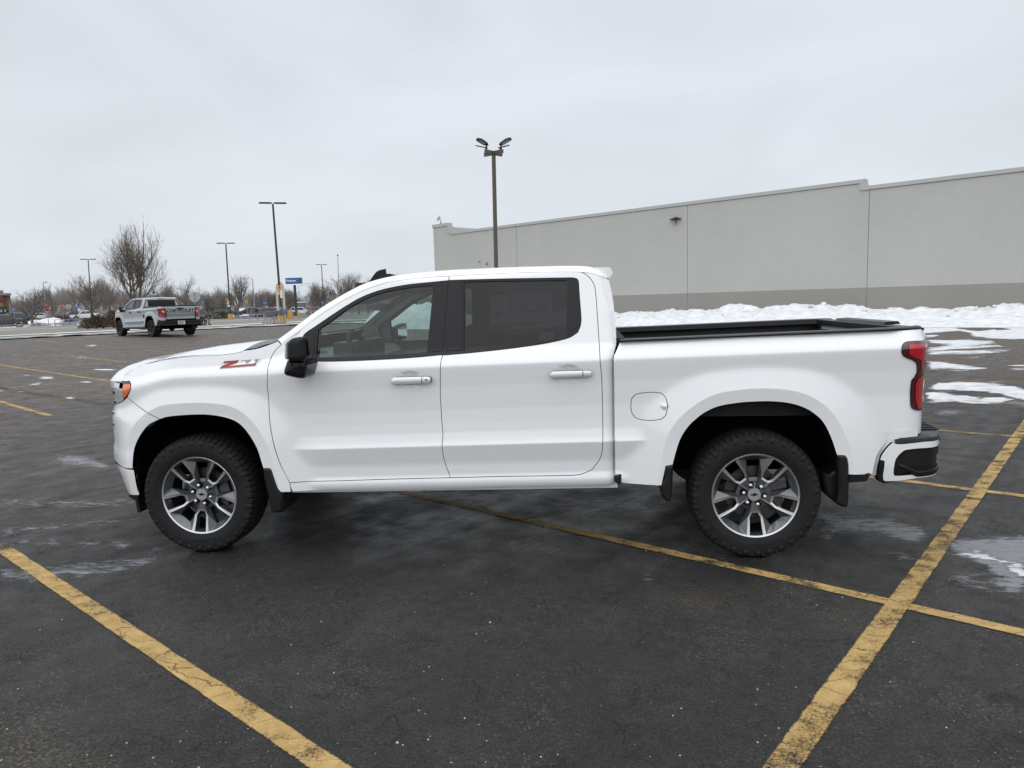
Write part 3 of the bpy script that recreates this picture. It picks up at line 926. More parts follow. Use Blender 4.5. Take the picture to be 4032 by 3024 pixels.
    gapf = resolve(CB([(1600, 300), (1000, 300), (700, 400), (440, 730), (380, 1000), (330, 1330), (600, 1340), (640, 960), (760, 760), (900, 620), (1560, 480)]), D_bump)
    gapf = np.vstack([gapf, [(4.72, gapf[-1][1]), (4.72, gapf[0][1])]])
    both("bumper_filler", gapf, lambda x, z: D_bump(np.minimum(x, 4.62), z) + .022 + .4 * np.clip(x - 4.62, 0, 1), WHITE, "rb", gap=0, skirt=0, hx=.04)
    # step pads
    zt1 = zt0 + .022
    xs = np.concatenate([np.linspace(4.57, 4.72, 5), np.linspace(4.74, 4.925, 12)])
    for s in (0, 1):
        fl = (lambda p: p) if s == 0 else (lambda p: (p[0], TW - p[1], p[2]))
        mb = MB()
        ed = [(x, float(D_bump(x, .8)) + .012, np.interp(x, [4.57, 4.60, 4.9], [zt1 - .014, zt1, zt1 + .004])) for x in xs]
        inn = [(max(x, 4.60) if k else x, min(.60, y + .16 + .0 * k), z) for k, (x, y, z) in enumerate(ed)]
        mb.grid([[fl(p) for p in ed], [fl(p) for p in inn], [fl((4.94, .62, zt1 + .004)) for p in inn]])
        mb.grid([[fl((p[0], p[1] - .008, p[2] - .03)) for p in ed], [fl((p[0], p[1] - .006, p[2] - .006)) for p in ed], [fl(p) for p in ed]])
        for k in range(5):
            mb.box(fl((4.88 + .006 * k, .26 + .06 * k, zt1 + .008)), (.11, .014, .008))
        mb.build("step_pad", SATIN, sides["rb"][s], angle=50)
        mb = MB()   # lower corner step
        zs = float(resolve(CB([(1200, 1215)]), D_bump)[0][1])
        xs2 = np.concatenate([[4.60, 4.64], np.linspace(4.68, 4.915, 14)])
        e1 = [(x, float(D_bump(x, .6)) + (.02 if x < 4.66 else -.010), zs + np.interp(x, [4.60, 4.70, 4.9], [.045, .0, .012])) for x in xs2]
        e2 = [(x, float(D_bump(x, .6)) + .075 + .02, zs + np.interp(x, [4.60, 4.70, 4.9], [.05, .012, .024])) for x in xs2]
        mb.grid([[fl(p) for p in e1], [fl(p) for p in e2]])
        mb.grid([[fl((p[0], p[1] + .01, p[2] - .035)) for p in e1], [fl((p[0], p[1] - .004, p[2] - .012)) for p in e1], [fl(p) for p in e1]])
        for k in range(9):
            for j in range(3):
                x = 4.70 + .02 * k
                mb.box(fl((x + .006 * (j % 2), float(D_bump(x, .6)) + .022 + .02 * j, zs + np.interp(x, [4.60, 4.70, 4.9], [.045, .004, .016]) + .004)), (.012, .013, .012))
        mb.build("corner_step", SATIN, sides["rb"][s], angle=50)
    mb = MB()   # rear face of the bumper
    prof = [(4.93, zt0 + .004), (4.95, zt0 - .03), (4.945, zh0), (4.915, zh0 - .02), (4.91, .60), (4.93, .55), (4.90, zo1)]
    mb.grid([[(x - .03 * (1 - min(1, (y - .19) / .1, (TW - .19 - y) / .1)), y, z) for x, z in prof] for y in np.linspace(.19, TW - .19, 31)])
    mb.build("bumper_face", WHITE, sides["rb"][0], angle=30)
    mb = MB(); mb.box((4.76, TW / 2, zt0 - .07), (.30, TW - .4, .10)); mb.box((4.935, TW / 2, .66), (.02, .62, .13))
    mb.build("bumper_beam", BLACKP, sides["rb"][0])
    # ---- front fascia
    ys = np.linspace(0, 1, 25)
    def fas(z, x, dy):
        y0 = float(D_body(x, z)) - dy
        return [(x - .075 * math.sin(math.pi * v) ** .7, y0 + (TW - 2 * y0) * v, z) for v in ys]
    mb = MB(); mb.grid([fas(z, -.745, .0) for z in np.linspace(.80, 1.185, 12)])
    gr = mb.build("grille", BLACKP, root, smooth=True)
    for z in (.87, .95, 1.03, 1.10):
        mb = MB(); mb.grid([[(p[0] - .018, p[1], p[2] + h) for p in fas(z, -.745, 0)] for h in (-.012, .012)])
        mb.grid([[(p[0] + .02, p[1], p[2] + .012) for p in fas(z, -.745, 0)], [(p[0] - .018, p[1], p[2] + .012) for p in fas(z, -.745, 0)]])
        mb.build("grille_bar", CHROME, gr)
    mb = MB(); mb.grid([fas(z, -.945 + a, 0) for z, a in ((.41, .09), (.50, .02), (.56, 0), (.62, .0), (.70, -.015), (.80, 0))])
    mb.build("bumper_face", WHITE, sides["bumper"][0], angle=30)
    mb = MB(); mb.box((-.968, TW / 2, .66), (.04, .9, .12)); mb.build("air_intake", BLACKP, sides["bumper"][0])
    v = [on_y(*q, .12) for q in crop(400, 1850, .11754, [(930, 845), (1280, 825), (1275, 1000), (1345, 1270), (1350, 1400), (1320, 1415), (1260, 1390), (1190, 1000)])]
    for s in (0, 1):
        mb = MB(); mb.prism([(p[0], p[2]) for p in v], lambda q: (q[0], .10 if s == 0 else TW - .10, q[1]), lambda q: (q[0], .34 if s == 0 else TW - .34, q[1]))
        mb.build("air_deflector", BLACKP, sides["bumper"][s])
    # ---- wheel wells, mud flaps, sill and underbody
    for L in (AF, AR):
        for s in (0, 1):
            mb = MB()
            rows = []
            ring = [(x, z) for x, z in L if z > .42]
            yy = [.012, .05, .30, .70]
            for k, y in enumerate(yy):
                cx, cz = np.mean([p[0] for p in ring]), .55
                sc = (1.0, 1.015, 1.04, 1.04)[k]
                rows.append([(cx + (x - cx) * sc, (max(float(D_body(x, z + .004)) + .02, y) if k == 0 else y) if s == 0 else TW - ((max(float(D_body(x, z + .004)) + .02, y)) if k == 0 else y), cz + (z - cz) * sc) for x, z in ring])
            mb.grid(rows)
            mb.add(rows[-1], [tuple(range(len(rows[-1])))])
            mb.build("wheel_well", WELL, sides["front_fender" if L is AF else "bed_side"][s], smooth=True)
    def flap(pts, y0, y1, key, Y=.0, bev=.012):
        P = [on_y(*q, Y) for q in pts]
        P2 = resample(np.array([(p[0], p[2]) for p in P]), .03, corner=35)
        for s in (0, 1):
            fy = (lambda y: y) if s == 0 else (lambda y: TW - y)
            mb = MB()
            I = inset(P2, bev)
            n = len(P2)
            mb.add([(p[0], fy(y0), p[1]) for p in I] + [(p[0], fy(y0 + bev), p[1]) for p in P2] + [(p[0], fy(y1), p[1]) for p in P2], [(i, (i + 1) % n, n + (i + 1) % n, n + i) for i in range(n)] + [(n + i, n + (i + 1) % n, 2 * n + (i + 1) % n, 2 * n + i) for i in range(n)])
            tr = tessellate_polygon([[Vector((p[0], p[1], 0)) for p in I]])
            mb.add([(p[0], fy(y0), p[1]) for p in I], [tuple(t) for t in tr])
            tr = tessellate_polygon([[Vector((p[0], p[1], 0)) for p in P2]])
            mb.add([(p[0], fy(y1), p[1]) for p in P2], [tuple(t) for t in tr])
            mb.build("mud_flap", BLACKP, sides[key][s], angle=40)
    C4 = lambda pts: crop(400, 1250, .603, pts)
    flap(C4([(1056, 988), (1062, 984), (1095, 984), (1108, 995), (1118, 1025), (1150, 1110), (1172, 1142), (1180, 1200), (1178, 1265), (1135, 1275), (1108, 1262), (1085, 1150), (1060, 1040)]), -.020, .20, "front_fender", -.01)
    flap(C4([(1172, 1142), (1232, 1148), (1228, 1180), (1195, 1230), (1180, 1270), (1165, 1270)]), .05, .30, "front_fender", .06)
    flap(C6([(478, 940), (486, 935), (518, 935), (514, 1020), (510, 1090), (502, 1140), (480, 1142), (456, 1118), (445, 1075), (448, 1035), (468, 1020)]), -.016, .24, "bed_side", -.01)
    flap(C6([(1470, 874), (1515, 874), (1530, 890), (1537, 930), (1535, 1150), (1528, 1175), (1500, 1172), (1470, 1155), (1480, 1050)]), -.018, .05, "bed_side", -.01)
    flap(C6([(1385, 975), (1420, 985), (1470, 950), (1500, 1000), (1505, 1170), (1470, 1158), (1410, 1105), (1392, 1060)]), .06, .26, "bed_side", .08)
    flap(C6([(1538, 990), (1662, 979), (1666, 985), (1648, 1022), (1636, 1028), (1538, 1035)]), .004, .10, "bed_side", .0, .006)
    flap(C6([(178, 998), (213, 998), (213, 1042), (200, 1045), (180, 1030)]), .03, .22, "bed_side", .03, .005)
    for s in (0, 1):
        fy = (lambda y: y) if s == 0 else (lambda y: TW - y)
        mb = MB()
        a = [on_y(1131, 1940, .09), on_y(2432, 1919.5, .09)]
        mb.add([(a[0][0], fy(.09), a[0][2]), (a[1][0], fy(.09), a[1][2]), (a[1][0], fy(.085), a[1][2] + .05), (a[0][0], fy(.085), a[0][2] + .05)], [(0, 1, 2, 3)])
        mb.add([(a[0][0], fy(.09), a[0][2]), (a[1][0], fy(.09), a[1][2]), (a[1][0], fy(.115), a[1][2] + .003), (a[0][0], fy(.115), a[0][2] + .003)], [(0, 1, 2, 3)])
        mb.build("sill_flange", WHITE, sides["cab_side"][s])
    mb = MB()
    mb.box((1.75, TW / 2, .56), (2.2, TW - .34, .10))
    mb.box((2.85, TW / 2, .74), (3.9, 1.05, .16))
    for y in (.52, TW - .52): mb.box((2.0, y, .58), (5.6, .09, .16))
    mb.tube((3.745, .3, .40), (3.745, TW - .3, .40), .05, n=12)
    mb.sphere((3.745, TW / 2, .39), .15, sc=(1, 1, .9))
    mb.tube((0, .3, .40), (0, TW - .3, .40), .045, n=12)
    mb.tube((2.3, 1.25, .50), (4.4, 1.40, .50), .05, n=10)
    mb.sphere((3.2, 1.3, .50), .13, sc=(2.2, 1, .7))
    mb.box((-.35, TW / 2, .62), (.9, 1.3, .3))
    mb.build("chassis", WELL, root)
    # ---- mirrors
    def poly_on(pts, Y): return np.array([(p[0], p[2]) for p in (on_y(*q, Y) for q in pts)])
    head = poly_on(CM([(1388, 636), (1372, 560), (1368, 440), (1374, 310), (1392, 262), (1440, 232), (1500, 218), (1600, 206), (1655, 205), (1672, 225), (1688, 420), (1694, 570), (1668, 622), (1600, 636), (1480, 640)]), -.24)
    low_ = poly_on(CM([(1330, 690), (1345, 640), (1360, 610), (1640, 600), (1692, 690), (1690, 780), (1678, 870), (1655, 925), (1620, 940), (1560, 938), (1420, 910), (1325, 882), (1298, 850), (1292, 810)]), -.20)
    lamp = poly_on(CM([(1340, 335), (1375, 285), (1375, 605), (1330, 585), (1325, 560), (1328, 430)]), -.22)
    for s in (0, 1):
        fy = (lambda y: y) if s == 0 else (lambda y: TW - y)
        def blob(name, P, y0, y1, m, parent, bev=.03, tap=0.):
            P2 = resample(P, .02, corner=50)
            n = len(P2)
            c = np.array([P2[:, 0].min(), P2[:, 1].mean()])
            rings = [(inset(P2, bev * .9), y0), (inset(P2, bev * .38), y0 + bev * .18), (inset(P2, bev * .10), y0 + bev * .55), (P2, y0 + bev * 1.1), (c + (P2 - c) * (1 - tap), y1)]
            mb = MB()
            vs = [(p[0], fy(y), p[1]) for r, y in rings for p in r]
            mb.add(vs, [(k * n + i, k * n + (i + 1) % n, (k + 1) * n + (i + 1) % n, (k + 1) * n + i) for k in range(4) for i in range(n)])
            for r, y in (rings[0], rings[-1]):
                tr = tessellate_polygon([[Vector((p[0], p[1], 0)) for p in r]])
                mb.add([(p[0], fy(y), p[1]) for p in r], [tuple(t) for t in tr])
            return mb.build(name, m, parent, angle=55)
        mi = blob("side_mirror", head, -.245, -.03, BLACKP, sides["front_door"][s], .03, .42)
        blob("mirror_arm", low_, -.205, .05, PIANO, mi, .035, .1)
        blob("mirror_lamp", lamp, -.225, -.06, mat("mirror lamp lens", (.55, .57, .58), .2, coat=1), mi, .012)
        gxx = head[:, 0].max() + .002
        gxi = gxx + .006 - .40 * np.ptp(head[:, 0])
        z0, z1 = head[:, 1].min() + .02, head[:, 1].max() - .015
        mb = MB(); mb.add([(gxx + .006, fy(-.205), z0), (gxi, fy(-.05), z0 + .03), (gxi, fy(-.05), z1 - .03), (gxx + .004, fy(-.205), z1)], [(0, 1, 2, 3)])
        mb.build("mirror_glass", mat("mirror silver", (.8, .8, .8), .02, metal=1.), mi)
        a_, b_ = CM([(1430, 655)])[0], None
        lt = poly_on(CM([(1425, 650), (1445, 655), (1490, 725), (1590, 655), (1622, 690), (1610, 715), (1490, 750), (1455, 745), (1428, 700)]), -.21)
        mb = MB(); mb.prism(lt, lambda q: (q[0], fy(-.214), q[1]), lambda q: (q[0], fy(-.19), q[1])); mb.build("camera_mount", SATIN, mi)
    # ---- badge Z71
    def badge(poly, m, lift, parent, name):
        P = rs(CM(poly))
        d = make_panel(P, D_body, lift=lift, gap=0, skirt=.004, hb=.02, hx=.05)
        return place_panel(name, d, m, parent)
    bd = badge([(180, 765), (212, 742), (262, 662), (228, 678), (250, 642), (285, 618), (545, 600), (560, 607), (915, 575), (905, 610), (848, 702), (820, 712)], mat("badge chrome", (.78, .79, .80), .3, metal=.3), .003, sides["front_fender"][0], "badge")
    badge([(222, 740), (250, 712), (390, 642), (420, 634), (400, 630), (275, 650), (288, 632), (532, 612), (515, 638), (335, 718), (352, 706), (838, 668), (828, 692), (330, 722), (300, 720), (222, 744)], REDB, .006, bd, "badge_letter") if False else None
    badge([(268, 660), (290, 628), (534, 609), (514, 644), (345, 712), (842, 662), (826, 696), (205, 746), (255, 704), (405, 648)], REDB, .0085, bd, "badge_letter")
    dk = mat("badge grey", (.27, .28, .30), .3, metal=.5)
    badge([(575, 634), (592, 614), (772, 601), (758, 622), (628, 684), (580, 688), (700, 626)], dk, .006, bd, "badge_letter")
    badge([(800, 618), (820, 597), (886, 590), (838, 664), (800, 667), (838, 612)], dk, .006, bd, "badge_letter")
    # ---- interior
    mb = MB()
    prof = [(.40, 1.33), (.75, 1.345), (.93, 1.325), (1.00, 1.27), (1.00, 1.18), (.94, 1.02), (.94, .75), (.45, .75)]
    mb.prism(prof, lambda q: (q[0], .16, q[1]), lambda q: (q[0], TW - .16, q[1]))
    mb.box((.95, .62, 1.375), (.14, .40, .09))
    mb.box((1.00, 1.03, 1.33), (.06, .34, .18))
    dash = mb.build("dashboard", INTD, root, angle=30)
    mb = MB(); mb.box((1.004, 1.50, 1.23), (.03, .55, .10)); mb.box((1.034, 1.03, 1.335), (.008, .30, .15)); mb.box((1.025, .62, 1.375), (.01, .34, .075))
    mb.build("display", INTG, dash)
    mb = MB()
    c, rr, til = np.array([1.03, .62, 1.315]), .185, R(24)
    ring = []
    for i in range(40):
        t = 2 * math.pi * i / 40
        ring.append(c + rr * np.array([math.sin(til) * math.sin(t) * -1, math.cos(t), math.cos(til) * math.sin(t)]))
    for i in range(40): mb.tube(ring[i], ring[(i + 1) % 40], .021, n=8, cap=False)
    mb.sphere(c, .07, sc=(.5, 1, 1))
    for t in (0, math.pi, -math.pi / 2): mb.tube(c, c + rr * np.array([-math.sin(til) * math.sin(t), math.cos(t), math.cos(til) * math.sin(t)]), .018, n=6)
    mb.tube(c, c + (-.25, 0, -.10), .035, n=10)
    mb.build("steering_wheel", SEATM, dash, smooth=True)
    for nm, cx, cy in (("seat", 1.55, .62), ("seat", 1.55, TW - .62)):
        mb = MB()
        mb.prism([(cx - .30, .78), (cx - .30, .96), (cx - .22, 1.0), (cx + .22, .95), (cx + .25, .78)], lambda q: (q[0], cy - .27, q[1]), lambda q: (q[0], cy + .27, q[1]))
        mb.prism([(cx + .18, .92), (cx + .30, .90), (cx + .46, 1.50), (cx + .40, 1.56), (cx + .32, 1.52)], lambda q: (q[0], cy - .25, q[1]), lambda q: (q[0], cy + .25, q[1]))
        st = mb.build(nm, SEATM, root, angle=30)
        mb = MB(); mb.prism([(cx + .36, 1.57), (cx + .50, 1.60), (cx + .50, 1.74), (cx + .42, 1.77), (cx + .37, 1.70)], lambda q: (q[0], cy - .13, q[1]), lambda q: (q[0], cy + .13, q[1]))
        for dy in (-.05, .05): mb.tube((cx + .42, cy + dy, 1.50), (cx + .44, cy + dy, 1.60), .007, n=6)
        mb.build("headrest", SEATM, st, angle=30)
    mb = MB()
    mb.box((2.42, TW / 2, .96), (.50, 1.5, .18)); mb.prism([(2.58, .95), (2.70, .93), (2.78, 1.55), (2.70, 1.57)], lambda q: (q[0], .28, q[1]), lambda q: (q[0], TW - .28, q[1]))
    mb.build("rear_bench", SEATM, root, angle=30)
    mb = MB(); mb.box((1.7, TW / 2, .72), (2.3, TW - .3, .06)); mb.box((1.45, TW / 2, .86), (.9, .30, .28))
    mb.build("cabin_floor", INTD, root)
    # sun visor and interior mirror
    v1 = [on_y(*q, .62) for q in CW([(690, 520), (745, 515), (860, 540), (1005, 535), (1015, 440), (900, 420), (700, 455)])]
    mb = MB(); mb.prism([(p[0], p[2]) for p in v1], lambda q: (q[0], .95, q[1]), lambda q: (q[0], 1.14, q[1]))
    mb.build("interior_mirror", INTD, wsh)
    vz = on_y(1290, 1270, .62)
    mb = MB(); mb.box((1.18, .62, 1.735), (.30, .42, .018), rot=Matrix.Rotation(R(-14), 3, 'Y'))
    mb.build("sun_visor", HEADL, roof)
    # price sheet behind the rear side glass
    zin = lambda x, z: D_body(x, z) + .018
    sh = resolve(C5([(1422, 200), (1790, 188), (1790, 398), (1420, 415)]), zin)
    st = place_panel("window_sticker", make_panel(sh, zin, gap=0, skirt=0, hb=.05, hx=.05), PAPER, sides["rear_door"][0])
    def stk(pts, m, lift, name):
        P = resolve(C5(pts), zin)
        return place_panel(name, make_panel(P, zin, lift=lift, gap=0, skirt=0, hb=.05, hx=.06), m, st)
    for y in (302, 372): stk([(1425, y + 2), (1760, y - 9), (1760, y - 4), (1425, y + 7)], INK, .001, "print_line")
    stk([(1428, 390), (1545, 386), (1545, 402), (1428, 406)], INK, .001, "print_block")
    stk([(1590, 375), (1690, 370), (1690, 380), (1590, 385)], INK, .001, "print_block")
    rng = random.Random(4)
    for r in range(7):
        for c_ in range(4):
            x0_, y0_ = 1432 + 88 * c_, 222 + 11 * r - 3.2 * c_
            if rng.random() < .8:
                ww = rng.uniform(25, 70)
                stk([(x0_, y0_), (x0_ + ww, y0_ - 1.5), (x0_ + ww, y0_ + 1.5), (x0_, y0_ + 3)], INK, .001, "print_line")
    tm_ = text_mesh("17", .060, .0004)
    p17 = resolve(C5([(1451, 337)]), zin)[0]
    o = link("lettering", tm_, st, [INK])
    o.matrix_local = Matrix.Translation((p17[0], float(zin(*p17)) - .004, p17[1])) @ Matrix.Rotation(R(90), 4, 'X')
    stk([(1715, 425), (1800, 420), (1800, 470), (1715, 478)], PAPER, 0, "paper_tag")
    # ---- wheels
    proto = {}
    for k, (x, s) in enumerate(((0, 0), (3.745, 0), (0, 1), (3.745, 1))):
        wv = build_wheel() if k == 0 else copy_tree(proto['w'], root)
        if k == 0: proto['w'] = wv; wv.parent = root
        wv.location = (x, .03 if s == 0 else TW - .03, .405)
        wv.rotation_euler = (0, R(3) if x == 0 else R(-2), math.pi if s else 0)
        if s: wv.rotation_euler = (0, 0, math.pi)
    return root, sides
def place_simple(name, rows, m, parent):
    mb = MB(); mb.grid(rows)
    return mb.build(name, m, parent, smooth=True)

def build_wheel():
    RR = .272
    mb = MB()
    a36 = R(36)
    def uf(a, wv, d): return np.array([a * RR, wv * RR, d])
    A0, A1, A2, A3 = uf(.445, 0, .038), uf(.445, .07, .038), uf(.545, .125, .030), uf(.953, .152, .004)
    B0, B1, B2, B3 = uf(.395, 0, .036), uf(.40, .088, .036), uf(.53, .172, .027), uf(.938, .226, .003)
    c, s_ = math.cos(a36), math.sin(a36)
    def pf(a, wv, d): return np.array([(a * c + wv * s_) * RR, (a * s_ - wv * c) * RR, d])
    Hi, Hic = pf(.395, .095, .066), pf(.395, 0, .066)
    Ho, Hoc = pf(.83, .155, .050), pf(.83, 0, .050)
    Lp = lambda deg, r=.965, d=.006: np.array([r * RR * math.cos(R(deg)), r * RR * math.sin(R(deg)), d])
    HUB = np.array([0, 0, .047])
    dn = lambda p, k=.05: p + (0, 0, k)
    F = [([A0, A1, B1, B0], 0), ([A1, A2, B2, B1], 0), ([A2, A3, B3, B2], 0),
         ([B3, Lp(18), Lp(24), Ho], 1), ([Lp(24), Lp(30), Lp(36), Hoc], 1), ([Lp(24), Hoc, Ho], 1),
         ([B2, B3, Ho], 1), ([B2, Ho, Hi], 1),
         ([HUB, B0, B1], 1), ([HUB, B1, B2], 1), ([HUB, B2, Hi], 1), ([HUB, Hi, Hic], 1),
         ([A0, A1, dn(A1), dn(A0)], 2), ([A1, A2, dn(A2), dn(A1)], 2), ([A2, A3, dn(A3, .06), dn(A2)], 1),
         ([Hi, Ho, dn(Ho, .03), dn(Hi, .03)], 2), ([Ho, Hoc, dn(Hoc, .03), dn(Ho, .03)], 2), ([Hi, Hic, dn(Hic, .03), dn(Hi, .03)], 2)]
    for k in range(5):
        for sg in (1, -1):
            ph = R(-90 + 72 * k)
            for poly, m in F:
                vs = []
                for p in poly:
                    x, y = p[0], p[1] * sg
                    vs.append((x * math.cos(ph) - y * math.sin(ph), p[2], x * math.sin(ph) + y * math.cos(ph)))
                mb.add(vs, [tuple(range(len(vs)))], m)
    n = 90
    ang = [2 * math.pi * i / n for i in range(n)]
    ringp = lambda r, d: [(r * RR * math.cos(t), d, r * RR * math.sin(t)) for t in ang]
    mb.grid([ringp(1.012, .012), ringp(1.01, .002), ringp(.998, -.001), ringp(.965, .004)], 0, closed=True)
    mb.grid([ringp(.965, .004), ringp(.945, .02), ringp(.94, .07)], 1, closed=True)
    mb.grid([ringp(.94, .07), ringp(.90, .21)], 2, closed=True)
    w_ = mb.build("wheel", [MACH, RIMG, RIMD])
    # tyre with tread blocks
    N = 372
    prof = [(.268, .010), (.280, -.004), (.305, -.014), (.335, -.019), (.356, -.017), (.366, -.0165), (.378, -.0145), (.390, -.008), (.399, .003), (.407, .018), (.412, .040), (.4125, .068), (.413, .088), (.413, .112)]
    prof = prof + [(r, .235 - y) for r, y in prof[::-1]]
    rows = []
    for j in range(N):
        t = 2 * math.pi * j / N
        ph = j % 6
        row = []
        for i, (r, y) in enumerate(prof):
            k = min(i, len(prof) - 1 - i)
            far = i > len(prof) // 2
            if 8 <= k <= 10 and ph in (0, 1): r -= .010
            elif k in (11,) : r -= .007 if ph == 3 else 0
            elif k == 12 and ph in (2, 3): r -= .009
            elif k == 13 and ph in (4, 5): r -= .008
            if k in (5, 6) and (j // 6) % 2 == 0 and ph > 1: y += .006 * (-1 if not far else 1)
            if k == 7 and ph > 1: y += .007 * (-1 if not far else 1)
            row.append((r * math.cos(t), y, r * math.sin(t)))
        rows.append(row)
    rows.append(rows[0])
    mb = MB(); mb.grid(rows)
    mb.build("tyre", RUBBER, w_, angle=24)
    # sidewall lettering band: raised ring marks
    mb = MB()
    for a0 in (20, 150, 265):
        for k in range(8):
            t = R(a0 + 4.6 * k)
            q = np.array([math.cos(t), 0, math.sin(t)])
            mb.box(q * .318 + (0, -.0175, 0), (.016, .004, .006 + .006 * (k % 2)), rot=Matrix.Rotation(-t + math.pi / 2 * 0, 3, 'Y'))
    mb.build("sidewall_mark", RUBBER, w_)
    mb = MB()
    mb.tube((0, .034, 0), (0, .05, 0), .040, .044, n=32)
    cap = mb.build("centre_cap", mat("satin alloy", (.62, .63, .64), .38, metal=.9), w_, angle=30)
    mb = MB()
    bow = [(-.024, -.003), (-.020, .005), (-.006, .005), (-.005, .010), (.008, .010), (.009, .005), (.024, .005), (.020, -.004), (.006, -.004), (.005, -.009), (-.008, -.009), (-.009, -.004)]
    mb.prism(bow, lambda q: (q[0], .0315, q[1]), lambda q: (q[0], .036, q[1]))
    mb.build("emblem", PIANO, cap)
    for k in range(6):
        t = R(-12 + 60 * k)
        cx, cz = .245 * RR * math.cos(t), .245 * RR * math.sin(t)
        mb = MB()
        mb.tube((cx, .041, cz), (cx, .050, cz), .0215, n=16, m=1)
        mb.sphere((cx, .036, cz), .0125, n=10, k=8)
        mb.build("lug_nut", [CHROME, WELL], w_, smooth=False)
    mb = MB()
    mb.tube((0, .11, 0), (0, .135, 0), .172, n=48)
    mb.tube((0, .06, 0), (0, .14, 0), .085, n=24)
    mb.tube((0, .135, 0), (0, .25, 0), .06, n=16, m=1)
    mb.build("brake_disc", [STEEL, WELL], w_, angle=30)
    mb = MB()
    prc = [(r * math.cos(R(a)), r * math.sin(R(a))) for r, a in [(.115, -25), (.185, -30), (.190, 0), (.185, 30), (.115, 25)]]
    mb.prism(prc, lambda q: (q[0], .085, q[1]), lambda q: (q[0], .16, q[1]))
    mb.build("brake_caliper", mat("cast iron", (.10, .10, .105), .6, metal=.4), w_)
    return w_

truck, SD = build_truck()
tag(truck, "large white four-door pickup truck parked across the painted lines in front", "pickup truck")

# ================================================================== ground, paint, snow
def vnoise(x, y, seed=0):
    x, y = np.asarray(x, float), np.asarray(y, float)
    xi, yi = np.floor(x), np.floor(y)
    fx, fy = x - xi, y - yi
    fx, fy = fx * fx * (3 - 2 * fx), fy * fy * (3 - 2 * fy)
    def h(a, b):
        v = np.sin(a * 127.1 + b * 311.7 + seed * 74.7) * 43758.5453
        return v - np.floor(v)
    return (h(xi, yi) * (1 - fx) + h(xi + 1, yi) * fx) * (1 - fy) + (h(xi, yi + 1) * (1 - fx) + h(xi + 1, yi + 1) * fx) * fy
def fbm(x, y, o=4, seed=0):
    s, a, t = 0, 1., 0
    for k in range(o):
        s = s + a * vnoise(x * 2 ** k, y * 2 ** k, seed + k)
        t += a
        a *= .5
    return s / t
def in_poly(px, py, P):
    r = np.zeros(px.shape, bool)
    n = len(P)
    for i in range(n):
        a, b = P[i], P[(i + 1) % n]
        c = (a[1] > py) != (b[1] > py)
        with np.errstate(divide='ignore', invalid='ignore'):
            r ^= c & (px < (b[0] - a[0]) * (py - a[1]) / (b[1] - a[1]) + a[0])
    return r
def sdf(px, py, P, ky=1.0):
    """signed distance to a traced outline (positive inside)"""
    P = np.asarray(P, float) * (1, ky)
    q = np.stack([px.ravel(), py.ravel() * ky], -1)
    best = np.full(len(q), 1e9)
    for a, b in zip(P, np.roll(P, -1, 0)):
        d = b - a
        t = np.clip(((q - a) @ d) / max(d @ d, 1e-9), 0, 1)
        best = np.minimum(best, np.hypot(*(q - a - t[:, None] * d).T))
    best = best.reshape(px.shape)
    return np.where(in_poly(px, py * ky, P), best, -best)
def nodes(m):
    t = m.node_tree
    def N(ty, **k):
        n = t.nodes.new(ty)
        for a, b in k.items():
            if a.startswith('i_'):
                n.inputs[a[2:].replace('_', ' ')].default_value = b
            else: setattr(n, a, b)
        return n
    return t, N, lambda a, b: t.links.new(a, b)
